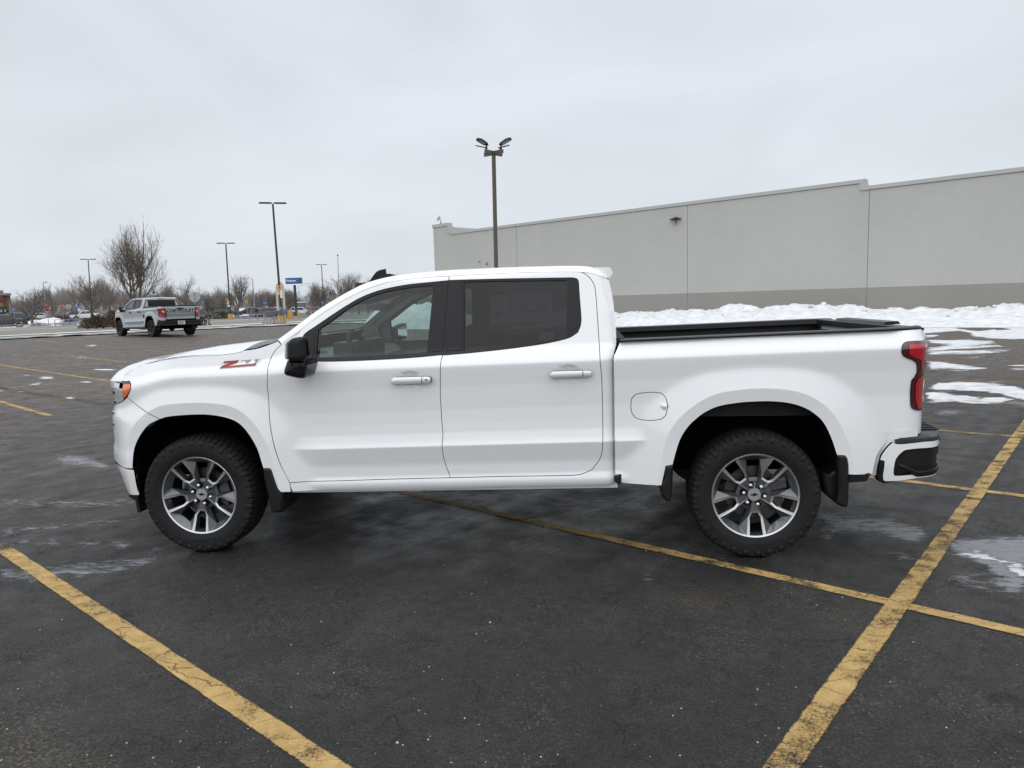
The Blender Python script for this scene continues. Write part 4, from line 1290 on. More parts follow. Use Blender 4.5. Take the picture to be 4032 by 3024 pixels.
def asphalt_material():
    m = bpy.data.materials.new("worn asphalt")
    m.use_nodes = True
    t, N, L = nodes(m)
    b = t.nodes['Principled BSDF']
    tc = N('ShaderNodeTexCoord')
    P = tc.outputs['Object']
    def noise(sc, det=4, rough=.55, vec=P, dist=0):
        n = N('ShaderNodeTexNoise', i_Scale=sc, i_Detail=det, i_Roughness=rough, i_Distortion=dist)
        L(vec, n.inputs['Vector'])
        return n.outputs['Fac']
    def rng(v, a, b_, c, d):
        n = N('ShaderNodeMapRange')
        for k, x in zip(('From Min', 'From Max', 'To Min', 'To Max'), (a, b_, c, d)): n.inputs[k].default_value = x
        L(v, n.inputs['Value'])
        return n.outputs[0]
    def mixc(f, a, b_, mode='MIX'):
        n = N('ShaderNodeMix', data_type='RGBA', blend_type=mode)
        if isinstance(f, float): n.inputs[0].default_value = f
        else: L(f, n.inputs[0])
        for k, v in ((6, a), (7, b_)):
            if isinstance(v, tuple): n.inputs[k].default_value = (*v, 1)
            else: L(v, n.inputs[k])
        return n.outputs[2]
    def math_(op, a, b_=None):
        n = N('ShaderNodeMath', operation=op)
        for k, v in enumerate((a, b_)):
            if v is None: continue
            if isinstance(v, (int, float)): n.inputs[k].default_value = v
            else: L(v, n.inputs[k])
        return n.outputs[0]
    def attr(nm):
        return N('ShaderNodeAttribute', attribute_name=nm).outputs['Fac']
    # tyre streaks along the aisles
    mp = N('ShaderNodeMapping')
    mp.inputs['Rotation'].default_value = (0, 0, -math.atan2(MD[1], MD[0]))
    L(P, mp.inputs['Vector'])
    mp2 = N('ShaderNodeMapping')
    mp2.inputs['Scale'].default_value = (.05, 1.0, 1)
    L(mp.outputs[0], mp2.inputs['Vector'])
    streak = noise(1.5, 8, .72, mp2.outputs[0], .3)
    big = noise(.35, 4)
    mid = noise(1.7, 5, .6)
    col = mixc(rng(big, .35, .68, 0, 1), (.0150, .0152, .0160), (.0255, .0238, .0222))
    col = mixc(rng(mid, .48, .72, 0, .7), col, (.040, .035, .030))
    col = mixc(1.0, col, rng(streak, .30, .68, .76, 1.2), 'MULTIPLY')
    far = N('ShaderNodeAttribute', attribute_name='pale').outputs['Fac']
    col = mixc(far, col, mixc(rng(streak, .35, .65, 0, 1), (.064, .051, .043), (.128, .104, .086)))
    fine = noise(260, 3, .7)
    col = mixc(1.0, col, rng(fine, .36, .64, .4, 1.65), 'MULTIPLY')
    coarse = noise(78, 4, .75)
    col = mixc(1.0, col, rng(coarse, .38, .62, .22, 1.95), 'MULTIPLY')
    blot = noise(13, 5, .7)
    col = mixc(1.0, col, rng(blot, .32, .68, .62, 1.42), 'MULTIPLY')
    # exposed stones in the binder
    v = N('ShaderNodeTexVoronoi', i_Scale=62.0)
    L(P, v.inputs['Vector'])
    sep = N('ShaderNodeSeparateColor')
    L(v.outputs['Color'], sep.inputs[0])
    stone = math_('MULTIPLY', rng(sep.outputs[0], .70, .72, 0, 1), rng(v.outputs['Distance'], .28, .42, 1, 0))
    stone = math_('MULTIPLY', stone, rng(noise(2.3, 3), .47, .63, .06, 1))
    col = mixc(stone, col, (.105, .091, .070))
    # hairline cracks
    dn = N('ShaderNodeTexNoise', i_Scale=5.0, i_Detail=4)
    L(P, dn.inputs['Vector'])
    add = N('ShaderNodeVectorMath', operation='MULTIPLY_ADD')
    add.inputs[1].default_value = (.28, .28, 0)
    L(dn.outputs['Color'], add.inputs[0])
    L(P, add.inputs[2])
    cv = N('ShaderNodeTexVoronoi', feature='DISTANCE_TO_EDGE', i_Scale=1.1)
    L(add.outputs[0], cv.inputs['Vector'])
    crack = math_('MULTIPLY', rng(cv.outputs[0], .0, .007, 1, 0), rng(noise(.9, 3), .50, .62, 0, .55))
    cv2 = N('ShaderNodeTexVoronoi', feature='DISTANCE_TO_EDGE', i_Scale=6.5)
    L(add.outputs[0], cv2.inputs['Vector'])
    crack = math_('MAXIMUM', crack, math_('MULTIPLY', rng(cv2.outputs[0], .0, .045, 1, 0), rng(noise(4.0, 4), .54, .61, 0, .65)))
    crack = math_('MAXIMUM', crack, attr('crack'))
    col = mixc(crack, col, (.006, .006, .006))
    # damp patches, and the shade under the truck painted into the colour
    damp_shade = attr('damp_shade')
    col = mixc(math_('MULTIPLY', damp_shade, .65), col, (.010, .010, .0105))
    # dried salt, thin frost, brushed by tyres
    salt = attr('salt')
    mp3 = N('ShaderNodeMapping')
    mp3.inputs['Rotation'].default_value = (0, 0, R(-6))
    mp3.inputs['Scale'].default_value = (4.2, 12, 1)
    L(P, mp3.inputs['Vector'])
    sn = N('ShaderNodeTexNoise', i_Scale=1.6, i_Detail=8, i_Roughness=.8)
    L(mp3.outputs[0], sn.inputs['Vector'])
    sfac = rng(math_('ADD', math_('MULTIPLY', salt, .49), math_('ADD', math_('MULTIPLY', sn.outputs['Fac'], 1.25), math_('MULTIPLY', coarse, .25))), .98, 1.16, 0, .95)
    sfac = math_('MULTIPLY', sfac, rng(salt, .05, .3, 0, 1))
    col = mixc(sfac, col, (.26, .268, .288))
    # brown grit
    br = attr('grit')
    gfac = math_('MULTIPLY', br, rng(noise(55, 4, .7), .48, .62, 0, .9))
    col = mixc(gfac, col, (.15, .118, .078))
    # snow lying on the lot
    snow = attr('snow')
    mp4 = N('ShaderNodeMapping')
    mp4.inputs['Scale'].default_value = (.8, 2.4, 1)
    L(P, mp4.inputs['Vector'])
    s2 = N('ShaderNodeTexNoise', i_Scale=1.5, i_Detail=8, i_Roughness=.7)
    L(mp4.outputs[0], s2.inputs['Vector'])
    sf = rng(math_('ADD', snow, math_('ADD', math_('MULTIPLY', math_('SUBTRACT', s2.outputs['Fac'], .5), 2.0), math_('MULTIPLY', math_('SUBTRACT', sn.outputs['Fac'], .5), 1.1))), .44, .56, 0, 1)
    sf = math_('MULTIPLY', sf, rng(snow, .03, .12, 0, 1))
    scol = mixc(rng(noise(3.5, 5, .7), .36, .62, 0, 1), (.50, .52, .55), (.76, .775, .79))
    col = mixc(sf, col, scol)
    L(col, b.inputs['Base Color'])
    ro = rng(math_('ADD', math_('MULTIPLY', streak, .6), math_('MULTIPLY', noise(4, 4), .4)), .38, .62, .38, .80)
    ro = math_('SUBTRACT', ro, math_('MULTIPLY', damp_shade, .30))
    ro = math_('ADD', ro, math_('MULTIPLY', sf, .2))
    L(ro, b.inputs['Roughness'])
    b.inputs['Specular IOR Level'].default_value = .36
    h = math_('ADD', math_('MULTIPLY', fine, .35), math_('ADD', math_('MULTIPLY', coarse, 1.2), math_('MULTIPLY', blot, 1.5)))
    h = math_('SUBTRACT', h, math_('MULTIPLY', crack, 1.2))
    h = math_('ADD', h, math_('MULTIPLY', sf, 1.5))
    bp = N('ShaderNodeBump', i_Strength=.9, i_Distance=.010)
    L(h, bp.inputs['Height'])
    L(bp.outputs[0], b.inputs['Normal'])
    return m
def paint_material():
    m = bpy.data.materials.new("worn yellow paint")
    m.use_nodes = True
    t, N, L = nodes(m)
    b = t.nodes['Principled BSDF']
    o = t.nodes['Material Output']
    tc = N('ShaderNodeTexCoord')
    P = tc.outputs['Object']
    def noise(sc, det=4, r=.6):
        n = N('ShaderNodeTexNoise', i_Scale=sc, i_Detail=det, i_Roughness=r)
        L(P, n.inputs['Vector'])
        return n.outputs['Fac']
    def rng(v, a, b_, c, d):
        n = N('ShaderNodeMapRange')
        for k, x in zip(('From Min', 'From Max', 'To Min', 'To Max'), (a, b_, c, d)): n.inputs[k].default_value = x
        L(v, n.inputs['Value'])
        return n.outputs[0]
    mx = N('ShaderNodeMix', data_type='RGBA')
    L(rng(noise(9), .35, .65, 0, 1), mx.inputs[0])
    mx.inputs[6].default_value = (.37, .235, .078, 1)
    mx.inputs[7].default_value = (.49, .335, .130, 1)
    mu = N('ShaderNodeMix', data_type='RGBA', blend_type='MULTIPLY')
    mu.inputs[0].default_value = 1
    L(mx.outputs[2], mu.inputs[6])
    L(rng(noise(190, 3, .7), .3, .7, .62, 1.25), mu.inputs[7])
    L(mu.outputs[2], b.inputs['Base Color'])
    b.inputs['Roughness'].default_value = .8
    # worn through: fine pitting, edge wear (attribute) and cracks
    w = N('ShaderNodeAttribute', attribute_name='wear').outputs['Fac']
    s = N('ShaderNodeMath', operation='ADD')
    L(w, s.inputs[0])
    s1 = N('ShaderNodeMath', operation='MULTIPLY_ADD'); s1.inputs[1].default_value = .55; s1.inputs[2].default_value = 0
    L(noise(95, 5, .8), s1.inputs[0])
    s2 = N('ShaderNodeMath', operation='MULTIPLY_ADD'); s2.inputs[1].default_value = .55
    L(noise(6, 5), s2.inputs[0]); L(s1.outputs[0], s2.inputs[2])
    L(s2.outputs[0], s.inputs[1])
    f = rng(s.outputs[0], .575, .70, 0, 1)
    dn = N('ShaderNodeTexNoise', i_Scale=7.0, i_Detail=4)
    L(P, dn.inputs['Vector'])
    add = N('ShaderNodeVectorMath', operation='MULTIPLY_ADD')
    add.inputs[1].default_value = (.2, .2, 0)
    L(dn.outputs['Color'], add.inputs[0]); L(P, add.inputs[2])
    mp = N('ShaderNodeMapping'); mp.inputs['Rotation'].default_value = (0, 0, -math.atan2(MD[1], MD[0])); mp.inputs['Scale'].default_value = (2.0, 7.0, 1)
    L(add.outputs[0], mp.inputs['Vector'])
    cv = N('ShaderNodeTexVoronoi', feature='DISTANCE_TO_EDGE', i_Scale=1.0)
    L(mp.outputs[0], cv.inputs['Vector'])
    ck = rng(cv.outputs[0], .006, .020, .6, 0)
    mxx = N('ShaderNodeMath', operation='MAXIMUM')
    L(f, mxx.inputs[0]); L(ck, mxx.inputs[1])
    tr = N('ShaderNodeBsdfTransparent')
    ms = N('ShaderNodeMixShader')
    L(mxx.outputs[0], ms.inputs[0]); L(b.outputs[0], ms.inputs[1]); L(tr.outputs[0], ms.inputs[2])
    L(ms.outputs[0], o.inputs[0])
    return m
ASPH, YEL = asphalt_material(), paint_material()
SNOW = mat("snow", (.765, .78, .80), .75, bump=(14, .9, .06), var=(2.6, .78, 1.06))
CONC = mat("pale concrete", (.20, .185, .165), .9, var=(.25, .82, 1.15))
GRASS = mat("dormant grass", (.085, .080, .045), .95, var=(1.2, .6, 1.6))
FIELD = mat("winter field", (.16, .15, .13), .95, var=(.02, .6, 1.5))

mb = MB()
g = np.concatenate([[-3000, -1200, -600, -300], np.arange(-200, 201, 25), [300, 600, 1200, 3000]])
mb.grid([[(x, y, float(gz(x, y)) - .10) for y in g] for x in g])
tag(mb.build("ground", FIELD), kind='structure')

# the lot, with what lies on it stored per point
ss = np.concatenate([np.arange(-60, -6, 3.), np.arange(-6, 46, .14), np.arange(46, 131, 5.)])
qq = np.concatenate([np.arange(-80, -14, 3.), np.arange(-14, 10, .12), np.arange(10, 26, .2), np.arange(26, 38.4, .4), [38.45]])
S_, Q_ = np.meshgrid(ss, qq, indexing='ij')
X = MD[0] * S_ + ND[0] * Q_
Y = MD[1] * S_ + ND[1] * Q_
Z = gz(X, Y)
mb = MB()
mb.grid(np.stack([X, Y, Z], -1))
lot = mb.build("parking_lot", ASPH)
tag(lot, kind='structure')
d = np.stack([X, Y, Z], -1) - CAM
dz = d @ FW
vis = dz > .5
dz = np.where(vis, dz, 1)
PX = np.where(vis, W0 / 2 + FPX * (d @ RT) / dz, -9e3)
PY = np.where(vis, H0 / 2 - FPX * (d @ UP) / dz, 9e3)
def K(x0, y0, s, pts): return [(x0 + a * s, y0 + b * s) for a, b in pts]
def field(polys, soft, ky=3.0):
    out = np.zeros(PX.shape)
    for P, v in polys:
        P = np.array(P)
        lo, hi = P.min(0) - 90, P.max(0) + 90
        m = (PX > lo[0]) & (PX < hi[0]) & (PY > lo[1]) & (PY < hi[1])
        if not m.any(): continue
        s = sdf(PX[m], PY[m], P, ky)
        out[m] = np.maximum(out[m], v * np.clip(.5 + s / soft, 0, 1))
    return out
T1 = lambda p: K(3400, 1150, .30138, p)
T2 = lambda p: K(3200, 1900, .6775, p)
T3 = lambda p: K(0, 1900, .6776, p)
T4 = lambda p: K(1200, 1850, .904, p)
T5 = lambda p: K(0, 1280, .2532, p)
snow_polys = [(p, .66 if p[0][1] > 2000 else 1.) for p in (
    [(2300, 1150), (4300, 1110), (4300, 1342), (4032, 1338), (3930, 1337), (3830, 1322), (3760, 1310), (3600, 1316), (3300, 1300), (2300, 1310)],
    T1([(830, 552), (960, 548), (1040, 566), (990, 588), (830, 590)]),
    T1([(860, 625), (1300, 615), (1750, 655), (1500, 690), (1100, 722), (910, 725), (1150, 690), (870, 660)]),
    T1([(860, 735), (1200, 705), (1800, 688), (1830, 702), (1500, 728), (1100, 752), (870, 775)]),
    T1([(860, 782), (1150, 766), (2000, 753), (1600, 777), (1850, 790), (1300, 804), (870, 814)]),
    T1([(860, 905), (1000, 908), (1150, 935), (1610, 995), (1400, 1012), (1140, 1027), (1300, 1002), (860, 1002)]),
    T1([(1310, 850), (1580, 838), (1400, 860)]), T1([(1500, 640), (2200, 632), (2200, 660), (1800, 672)]), T1([(1650, 700), (2200, 690), (2200, 712), (1800, 716)]), T1([(1900, 1010), (2200, 1000), (2200, 1016)]), T1([(1650, 1275), (2200, 1290), (2200, 1420), (1900, 1370)]),
    T1([(890, 1278), (960, 1178), (1300, 1173), (1700, 1193), (2050, 1243), (2200, 1330), (1800, 1322), (1400, 1292), (1000, 1287)]),
    T1([(835, 1318), (1050, 1318), (1300, 1343), (1500, 1390), (1830, 1378), (1950, 1410), (1650, 1457), (1400, 1452), (1200, 1432), (835, 1437)]),
    T1([(1870, 965), (2200, 940), (2200, 968), (1920, 970)]),
    T2([(735, 372), (830, 370), (1000, 395), (1100, 420), (1300, 440), (1300, 600), (1200, 540), (1100, 482), (960, 458), (870, 430), (780, 405)]),
    T5([(355, 792), (400, 776), (465, 778), (455, 794)]), T5([(625, 825), (700, 808), (820, 810), (845, 845), (740, 840)]),
    T5([(1275, 888), (1330, 868), (1410, 873), (1350, 890)]), T5([(1600, 702), (1680, 690), (1775, 700), (1700, 712)]), T5([(1470, 698), (1550, 686), (1560, 698)]),
    T5([(1365, 326), (1420, 312), (1475, 312), (1450, 324)]), T5([(1200, 516), (1260, 502), (1310, 512)]), T5([(445, 942), (520, 915), (640, 896), (630, 914), (480, 942)]), T5([(1050, 1132), (1120, 1112), (1190, 1120), (1130, 1136)]), T5([(290, 1052), (330, 1042), (350, 1052)]), T5([(0, 1010), (75, 1002), (78, 1014), (0, 1020)]))]
hole_polys = [(p, 1.) for p in (
    T1([(1220, 372), (1350, 348), (1560, 348), (1690, 378), (1660, 402), (1400, 404)]), T1([(1225, 470), (1450, 452), (1700, 478), (1620, 492), (1480, 505)]),
    T1([(840, 545), (1100, 525), (1250, 510), (1400, 538), (1340, 570), (1390, 605), (1100, 618), (850, 610), (1040, 570), (960, 548)]),
    T1([(1690, 620), (2200, 622), (2200, 900), (1600, 820), (1850, 790), (1990, 757), (1830, 700)]), T1([(780, 412), (880, 370), (990, 372), (900, 395)]), T1([(2000, 330), (2110, 326), (2110, 344)]),
    T1([(1700, 455), (1830, 478), (1900, 486), (1740, 492)]), T1([(660, 362), (820, 358), (760, 372)]))]
hole = field(hole_polys, 26)
snow_ = field(snow_polys, 52) * (1 - np.clip(hole * 1.7, 0, 1))
salt_polys = [(T2([(1300, 300), (1050, 318), (830, 330), (740, 372), (900, 440), (1000, 480), (1060, 560), (950, 590), (1040, 645), (1300, 640)]), .95),
    (T2([(40, 165), (300, 195), (450, 215), (640, 260), (740, 290), (620, 352), (480, 352), (380, 300), (250, 290), (60, 355)]), .8),
    (T2([(520, 395), (700, 410), (760, 440), (640, 470), (500, 450), (350, 430), (380, 405)]), .55), (T2([(740, 490), (900, 500), (1060, 590), (1000, 640), (880, 610), (760, 560)]), .6),
    (T2([(200, 30), (330, 40), (330, 66), (220, 60)]), .5), (T2([(560, 880), (900, 900), (1228, 960), (1228, 1060), (900, 1010), (600, 960)]), .28),
    (T4([(180, 110), (500, 88), (900, 100), (1550, 148), (1620, 178), (1300, 185), (1100, 150), (800, 125), (600, 140), (250, 150)]), .9), (T4([(150, 180), (250, 170), (300, 195), (180, 200)]), .6),
    (T4([(930, 230), (1150, 235), (1400, 260), (1300, 285), (1000, 262)]), .5), (T4([(1430, 230), (1700, 235), (1660, 250), (1450, 245)]), .6), (T4([(200, 330), (600, 270), (900, 260), (700, 320), (300, 370)]), .30), (T4([(1430, 500), (1480, 465), (1560, 466), (1500, 510)]), .55),
    (T3([(0, 90), (300, 95), (800, 93), (790, 142), (400, 152), (0, 132)]), .62), (T3([(0, 268), (300, 235), (850, 192), (845, 218), (500, 256), (0, 312)]), .66), (T3([(0, 310), (300, 333), (700, 330), (1050, 368), (900, 388), (300, 374), (0, 368)]), .66),
    (T3([(0, 500), (400, 468), (900, 418), (1000, 440), (900, 482), (500, 562), (0, 588)]), .62), (T3([(330, 1200), (450, 1120), (660, 1020), (640, 1080), (480, 1180)]), .34), (T3([(450, 800), (520, 790), (500, 830)]), .4),
    (K(0, 1250, .5425, [(340, 1020), (500, 988), (650, 1000), (810, 1070), (810, 1128), (600, 1086), (420, 1072)]), .74),
    (T1([(830, 1580), (1000, 1530), (1380, 1535), (1300, 1580), (1200, 1600), (1030, 1625), (900, 1590)]), .8), (T1([(1650, 1450), (1950, 1400), (2200, 1420), (2200, 1530), (1950, 1480)]), .75)]
salt_ = np.maximum(field(salt_polys, 60, 2.0), .55 * field(snow_polys[1:], 90, 2.5))
damp_shade_polys = [(T4([(-250, 190), (300, 150), (900, 160), (1700, 230), (2100, 400), (1900, 560), (1300, 480), (700, 440), (200, 480), (-300, 420)]), .85),
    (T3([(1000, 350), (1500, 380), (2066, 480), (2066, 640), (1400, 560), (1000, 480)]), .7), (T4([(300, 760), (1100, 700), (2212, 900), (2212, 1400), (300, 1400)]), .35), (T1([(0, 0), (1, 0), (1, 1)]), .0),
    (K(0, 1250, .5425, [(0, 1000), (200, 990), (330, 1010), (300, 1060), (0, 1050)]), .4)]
damp_shade_ = field(damp_shade_polys, 240, 1.6)  # damp ground, plus the truck's shade as a dark patch
grit_polys = [(T3([(-40, 1330), (150, 1300), (330, 1420), (460, 1520), (600, 1640), (560, 1720), (-40, 1720)]), .95), (T3([(780, 780), (1050, 760), (1130, 930), (900, 960)]), .42), (T3([(1200, 880), (1400, 860), (1500, 960), (1250, 980)]), .35), (T4([(1540, 520), (1850, 530), (1950, 600), (1700, 620)]), .7), (T3([(1600, 1170), (2066, 1160), (2066, 1300), (1700, 1300)]), .38),
    (T4([(150, 650), (420, 620), (400, 690), (200, 710)]), .45), (T4([(1260, 650), (1330, 645), (1320, 690), (1270, 690)]), .6), (K(3200, 1900, .6775, [(0, 680), (400, 700), (380, 880), (0, 830)]), .35), (T1([(1200, 1000), (2097, 990), (2097, 1160), (1300, 1120)]), .45), (T5([(800, 1000), (1250, 950), (1750, 1000), (1400, 1120), (900, 1090)]), .5)]
grit_ = field(grit_polys, 160, 1.5)
crk = np.zeros(PX.shape)
line = np.array([G(*p)[:2] for p in T5([(-200, 940), (0, 978), (150, 1010), (400, 1045), (800, 1110), (1200, 1160), (1450, 1200), (1750, 1270)])])
wv = dist_line(X, Y, line)
crk = np.clip(1.1 - wv / (.07 + .14 * fbm(X * 1.1, Y * 1.1, 2, 5)), 0, .9)
l2 = np.array([G(*p)[:2] for p in K(0, 1900, .6776, [(0, 1430), (90, 1475), (200, 1530), (235, 1590), (250, 1680)])])
crk = np.maximum(crk, np.clip(1 - dist_line(X, Y, l2) / .03, 0, 1))
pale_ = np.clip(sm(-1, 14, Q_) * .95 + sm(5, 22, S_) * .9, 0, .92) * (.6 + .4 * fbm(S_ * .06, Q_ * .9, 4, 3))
for nm, arr in (("snow", snow_), ("salt", salt_), ("damp_shade", damp_shade_), ("grit", grit_), ("crack", crk), ("pale", pale_)):
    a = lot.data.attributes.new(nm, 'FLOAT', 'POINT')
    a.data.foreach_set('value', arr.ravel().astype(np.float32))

# painted lines: (s0, q0, s1, q1, width, wear)
def yellow_line(s0, q0, s1, q1, wd, wear=.02, name="yellow_line", m=None):
    a, b = SQ(s0, q0), SQ(s1, q1)
    L = np.hypot(*(b - a))
    n = max(2, int(L / .25))
    t = (b - a) / L
    nn = np.array([-t[1], t[0]])
    V, wr = [], []
    cols = (-.5, -.42, 0, .42, .5)
    for i in range(n + 1):
        p = a + (b - a) * i / n
        for c in cols:
            q = p + nn * c * wd
            V.append((q[0], q[1], float(gz(q[0], q[1])) + .004 + (.003 if abs(q0 - q1) < .01 else 0)))
            e = .16 if abs(c) == .5 else .0
            wr.append(wear + e + .10 * float(fbm(q[0] * .8, q[1] * .8, 2, 9)) - .05 + (.2 if i in (0, n) else 0))
    F = [(i * 5 + j, i * 5 + j + 1, (i + 1) * 5 + j + 1, (i + 1) * 5 + j) for i in range(n) for j in range(4)]
    me = bpy.data.meshes.new(name)
    me.from_pydata(V, [], F)
    at_ = me.attributes.new("wear", 'FLOAT', 'POINT')
    at_.data.foreach_set('value', np.array(wr, np.float32))
    o = link(name, me, None, [m or YEL])
    return tag(o, kind='structure')
yellow_line(-.83, 1.46, -.83, -9.0, .105, .005)
yellow_line(1.90, 1.15, 1.90, -9.0, .095, .02)
yellow_line(4.70, 1.15, 4.70, -9.0, .105, .04)
yellow_line(7.45, 1.15, 7.45, -9.0, .105, .1)
yellow_line(10.2, 1.15, 10.2, -9.0, .10, .12)
yellow_line(12.95, 1.15, 12.95, -12.0, .10, .10)
yellow_line(-3.6, 1.15, -3.6, -9.0, .11, .0)
yellow_line(-7, -3.96, 26, -3.96, .118, .035)
for s0, q0, s1, q1, wd in ((1.68, 8.42, 1.60, 13.4, .12), (4.36, 12.85, 3.62, 19.6, .10), (6.5, 17.6, 6.03, 22.2, .10), (8.7, 30.3, 9.4, 37.9, .10), (11.4, 30.6, 12.1, 37.9, .10), (2.2, 13.45, 5.6, 13.7, .07), (3.0, 17.7, 9.5, 18.3, .07), (9.2, 17.6, 8.9, 22.2, .10), (14.2, 30.6, 14.8, 37.9, .10), (17, 30.8, 17.5, 37.9, .10), (-.2, 8.6, -.9, 13.4, .10), (6.1, 30.2, 6.8, 37.8, .10)):
    yellow_line(s0, q0, s1, q1, wd, .03)

# the planted strip, its snow, the concrete drive and the far lot
def strip(name, q0, q1, m, lift, s0=-110, s1=130, n=80):
    mb = MB()
    mb.grid([[(*SQ(s, q), float(gz(*SQ(s, q))) + lift) for q in np.linspace(q0, q1, 8)] for s in np.linspace(s0, s1, n)])
    return tag(mb.build(name, m), kind='structure')
strip("kerb", 38.38, 38.6, CONC, .10)
strip("grass_strip", 38.6, 43.9, GRASS, .09)
strip("driveway", 43.9, 64, CONC, .01)
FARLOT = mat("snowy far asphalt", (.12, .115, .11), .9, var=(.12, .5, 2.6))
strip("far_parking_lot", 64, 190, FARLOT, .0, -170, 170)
def snow_ridge(q0, q1, h, seed, s0=-75, s1=90):
    mb = MB()
    sv = np.arange(s0, s1, .35)
    rows = []
    for s in sv:
        wob = .5 * (fbm(s * .35, seed, 4, seed) - .5) + .35 * (fbm(s * 1.9, seed, 2, seed + 3) - .5)
        a, b = q0 + wob, q1 + wob * .6 + .9 * (fbm(s * .3, seed + 9, 3, seed) - .5)
        r = []
        for t in np.linspace(0, 1, 7):
            q = a + (b - a) * t
            p = SQ(s, q)
            r.append((*p, float(gz(*p)) + .06 + h * math.sin(math.pi * t) ** .6 * (.6 + .8 * fbm(s * 1.3, q * 2, 2, seed))))
        rows.append(r)
    mb.grid(rows)
    o = mb.build("snow_ridge", SNOW, smooth=True)
    return o
tag(snow_ridge(38.3, 39.9, .045, 1), "long white snow ridge along the kerb at the edge of the near asphalt", "snow", "snow ridges on the grass strip")
tag(snow_ridge(42.5, 44.1, .05, 2), "long white snow ridge on the drive side of the grass strip", "snow", "snow ridges on the grass strip")
# loose stones
rng = random.Random(7)
mb = MB()
for _ in range(190):
    px, py = rng.uniform(0, 4032), 3050 - 1000 * rng.random() ** 1.4
    q = G(px, py)
    r = rng.choice((.0022, .003, .003, .004, .0055)) * (1.25 if rng.random() < .05 else .8)
    mb.sphere((q[0], q[1], q[2] + r * .4), r, 6, 4, sc=(1, rng.uniform(.7, 1.2), .7))
tag(mb.build("gravel", mat("pale stones", (.42, .38, .32), .8), smooth=True), kind='stuff')

# ------------------------------------------------------------------ the store wall with its snow bank
WD = np.array([-math.sin(.926636), math.cos(.926636)])   # along the wall, away from the camera
WP = at(2710, 1200, 46.1826)[:2]
WN = np.array([WD[1], -WD[0]])
if (CAM[:2] - WP) @ WN < 0: WN = -WN
def wall_hit(px, py):
    d = ray(px, py)
    t = ((WP - CAM[:2]) @ WN) / (d[:2] @ WN)
    q = CAM + t * d
    return float((q[:2] - WP) @ WD), float(q[2])
def wp(u, v, z): return (*(WP + WD * u + WN * v), z)
def brick_wall(name, col, mortar):
    m = bpy.data.materials.new(name)
    m.use_nodes = True
    t, N, L = nodes(m)
    b = t.nodes['Principled BSDF']
    tc = N('ShaderNodeTexCoord')
    mp = N('ShaderNodeMapping')
    mp.inputs['Rotation'].default_value = (0, 0, -math.atan2(WD[1], WD[0]))
    L(tc.outputs['Object'], mp.inputs['Vector'])
    sp = N('ShaderNodeSeparateXYZ'); L(mp.outputs[0], sp.inputs[0])
    cb = N('ShaderNodeCombineXYZ'); L(sp.outputs['X'], cb.inputs['X']); L(sp.outputs['Z'], cb.inputs['Y'])
    br = N('ShaderNodeTexBrick', i_Scale=1.0)
    br.inputs['Brick Width'].default_value = .40
    br.inputs['Row Height'].default_value = .20
    br.inputs['Mortar Size'].default_value = .006
    br.inputs['Mortar Smooth'].default_value = .4
    br.inputs['Color1'].default_value = (*col, 1)
    br.inputs['Color2'].default_value = (*[c * .965 for c in col], 1)
    br.inputs['Mortar'].default_value = (*mortar, 1)
    L(cb.outputs[0], br.inputs['Vector'])
    n = N('ShaderNodeTexNoise', i_Scale=.35, i_Detail=6)
    mp2 = N('ShaderNodeMapping'); mp2.inputs['Scale'].default_value = (1, 1, .45)
    L(tc.outputs['Object'], mp2.inputs['Vector']); L(mp2.outputs[0], n.inputs['Vector'])
    r = N('ShaderNodeMapRange')
    for k, x in zip(('From Min', 'From Max', 'To Min', 'To Max'), (.3, .7, .97, 1.03)): r.inputs[k].default_value = x
    L(n.outputs['Fac'], r.inputs['Value'])
    mx = N('ShaderNodeMix', data_type='RGBA', blend_type='MULTIPLY'); mx.inputs[0].default_value = 1
    L(br.outputs['Color'], mx.inputs[6]); L(r.outputs[0], mx.inputs[7])
    L(mx.outputs[2], b.inputs['Base Color'])
    b.inputs['Roughness'].default_value = .75
    f = N('ShaderNodeTexNoise', i_Scale=60, i_Detail=3); L(tc.outputs['Object'], f.inputs['Vector'])
    ad = N('ShaderNodeMath', operation='MULTIPLY_ADD'); ad.inputs[1].default_value = -1.0
    L(br.outputs['Fac'], ad.inputs[0]); L(f.outputs['Fac'], ad.inputs[2])
    bp = N('ShaderNodeBump', i_Strength=.35, i_Distance=.006)
    L(ad.outputs[0], bp.inputs['Height']); L(bp.outputs[0], b.inputs['Normal'])
    return m
WALLM = brick_wall("pale grey block wall", (.44, .442, .418), (.40, .402, .382))
BANDM = brick_wall("taupe block wall", (.285, .273, .252), (.25, .24, .222))
CAPM = mat("parapet cap", (.42, .425, .41), .5)
bl = empty("store_building", wp(0, 0, 0), 0, "huge windowless pale grey block building with a taupe band along its foot", "building")
uL = wall_hit(1708, 960)[0]
uN = wall_hit(1766, 940)[0]
uS = wall_hit(3409, 740)[0]
uE = -75.
H1, H2, HT, HB = 7.55, 7.17, 8.25, 1.83
TH = .35
def wbox(mb, u0, u1, v0, v1, z0, z1, m=0):
    P = [wp(u, v, z) for u in (u0, u1) for v in (v0, v1) for z in (z0, z1)]
    return mb.add(P, [(0, 1, 3, 2), (4, 6, 7, 5), (0, 4, 5, 1), (2, 3, 7, 6), (0, 2, 6, 4), (1, 5, 7, 3)], m)
HT = wall_hit(1708, 886)[1]
mb = MB()
wbox(mb, uL, uE, -TH, 0, -.3, HB, 1)
wbox(mb, uL, uN, -TH, 0, HB, HT)
wbox(mb, uN, uS, -TH, 0, HB, H1)
wbox(mb, uS, uE, -TH, 0, HB, H2)
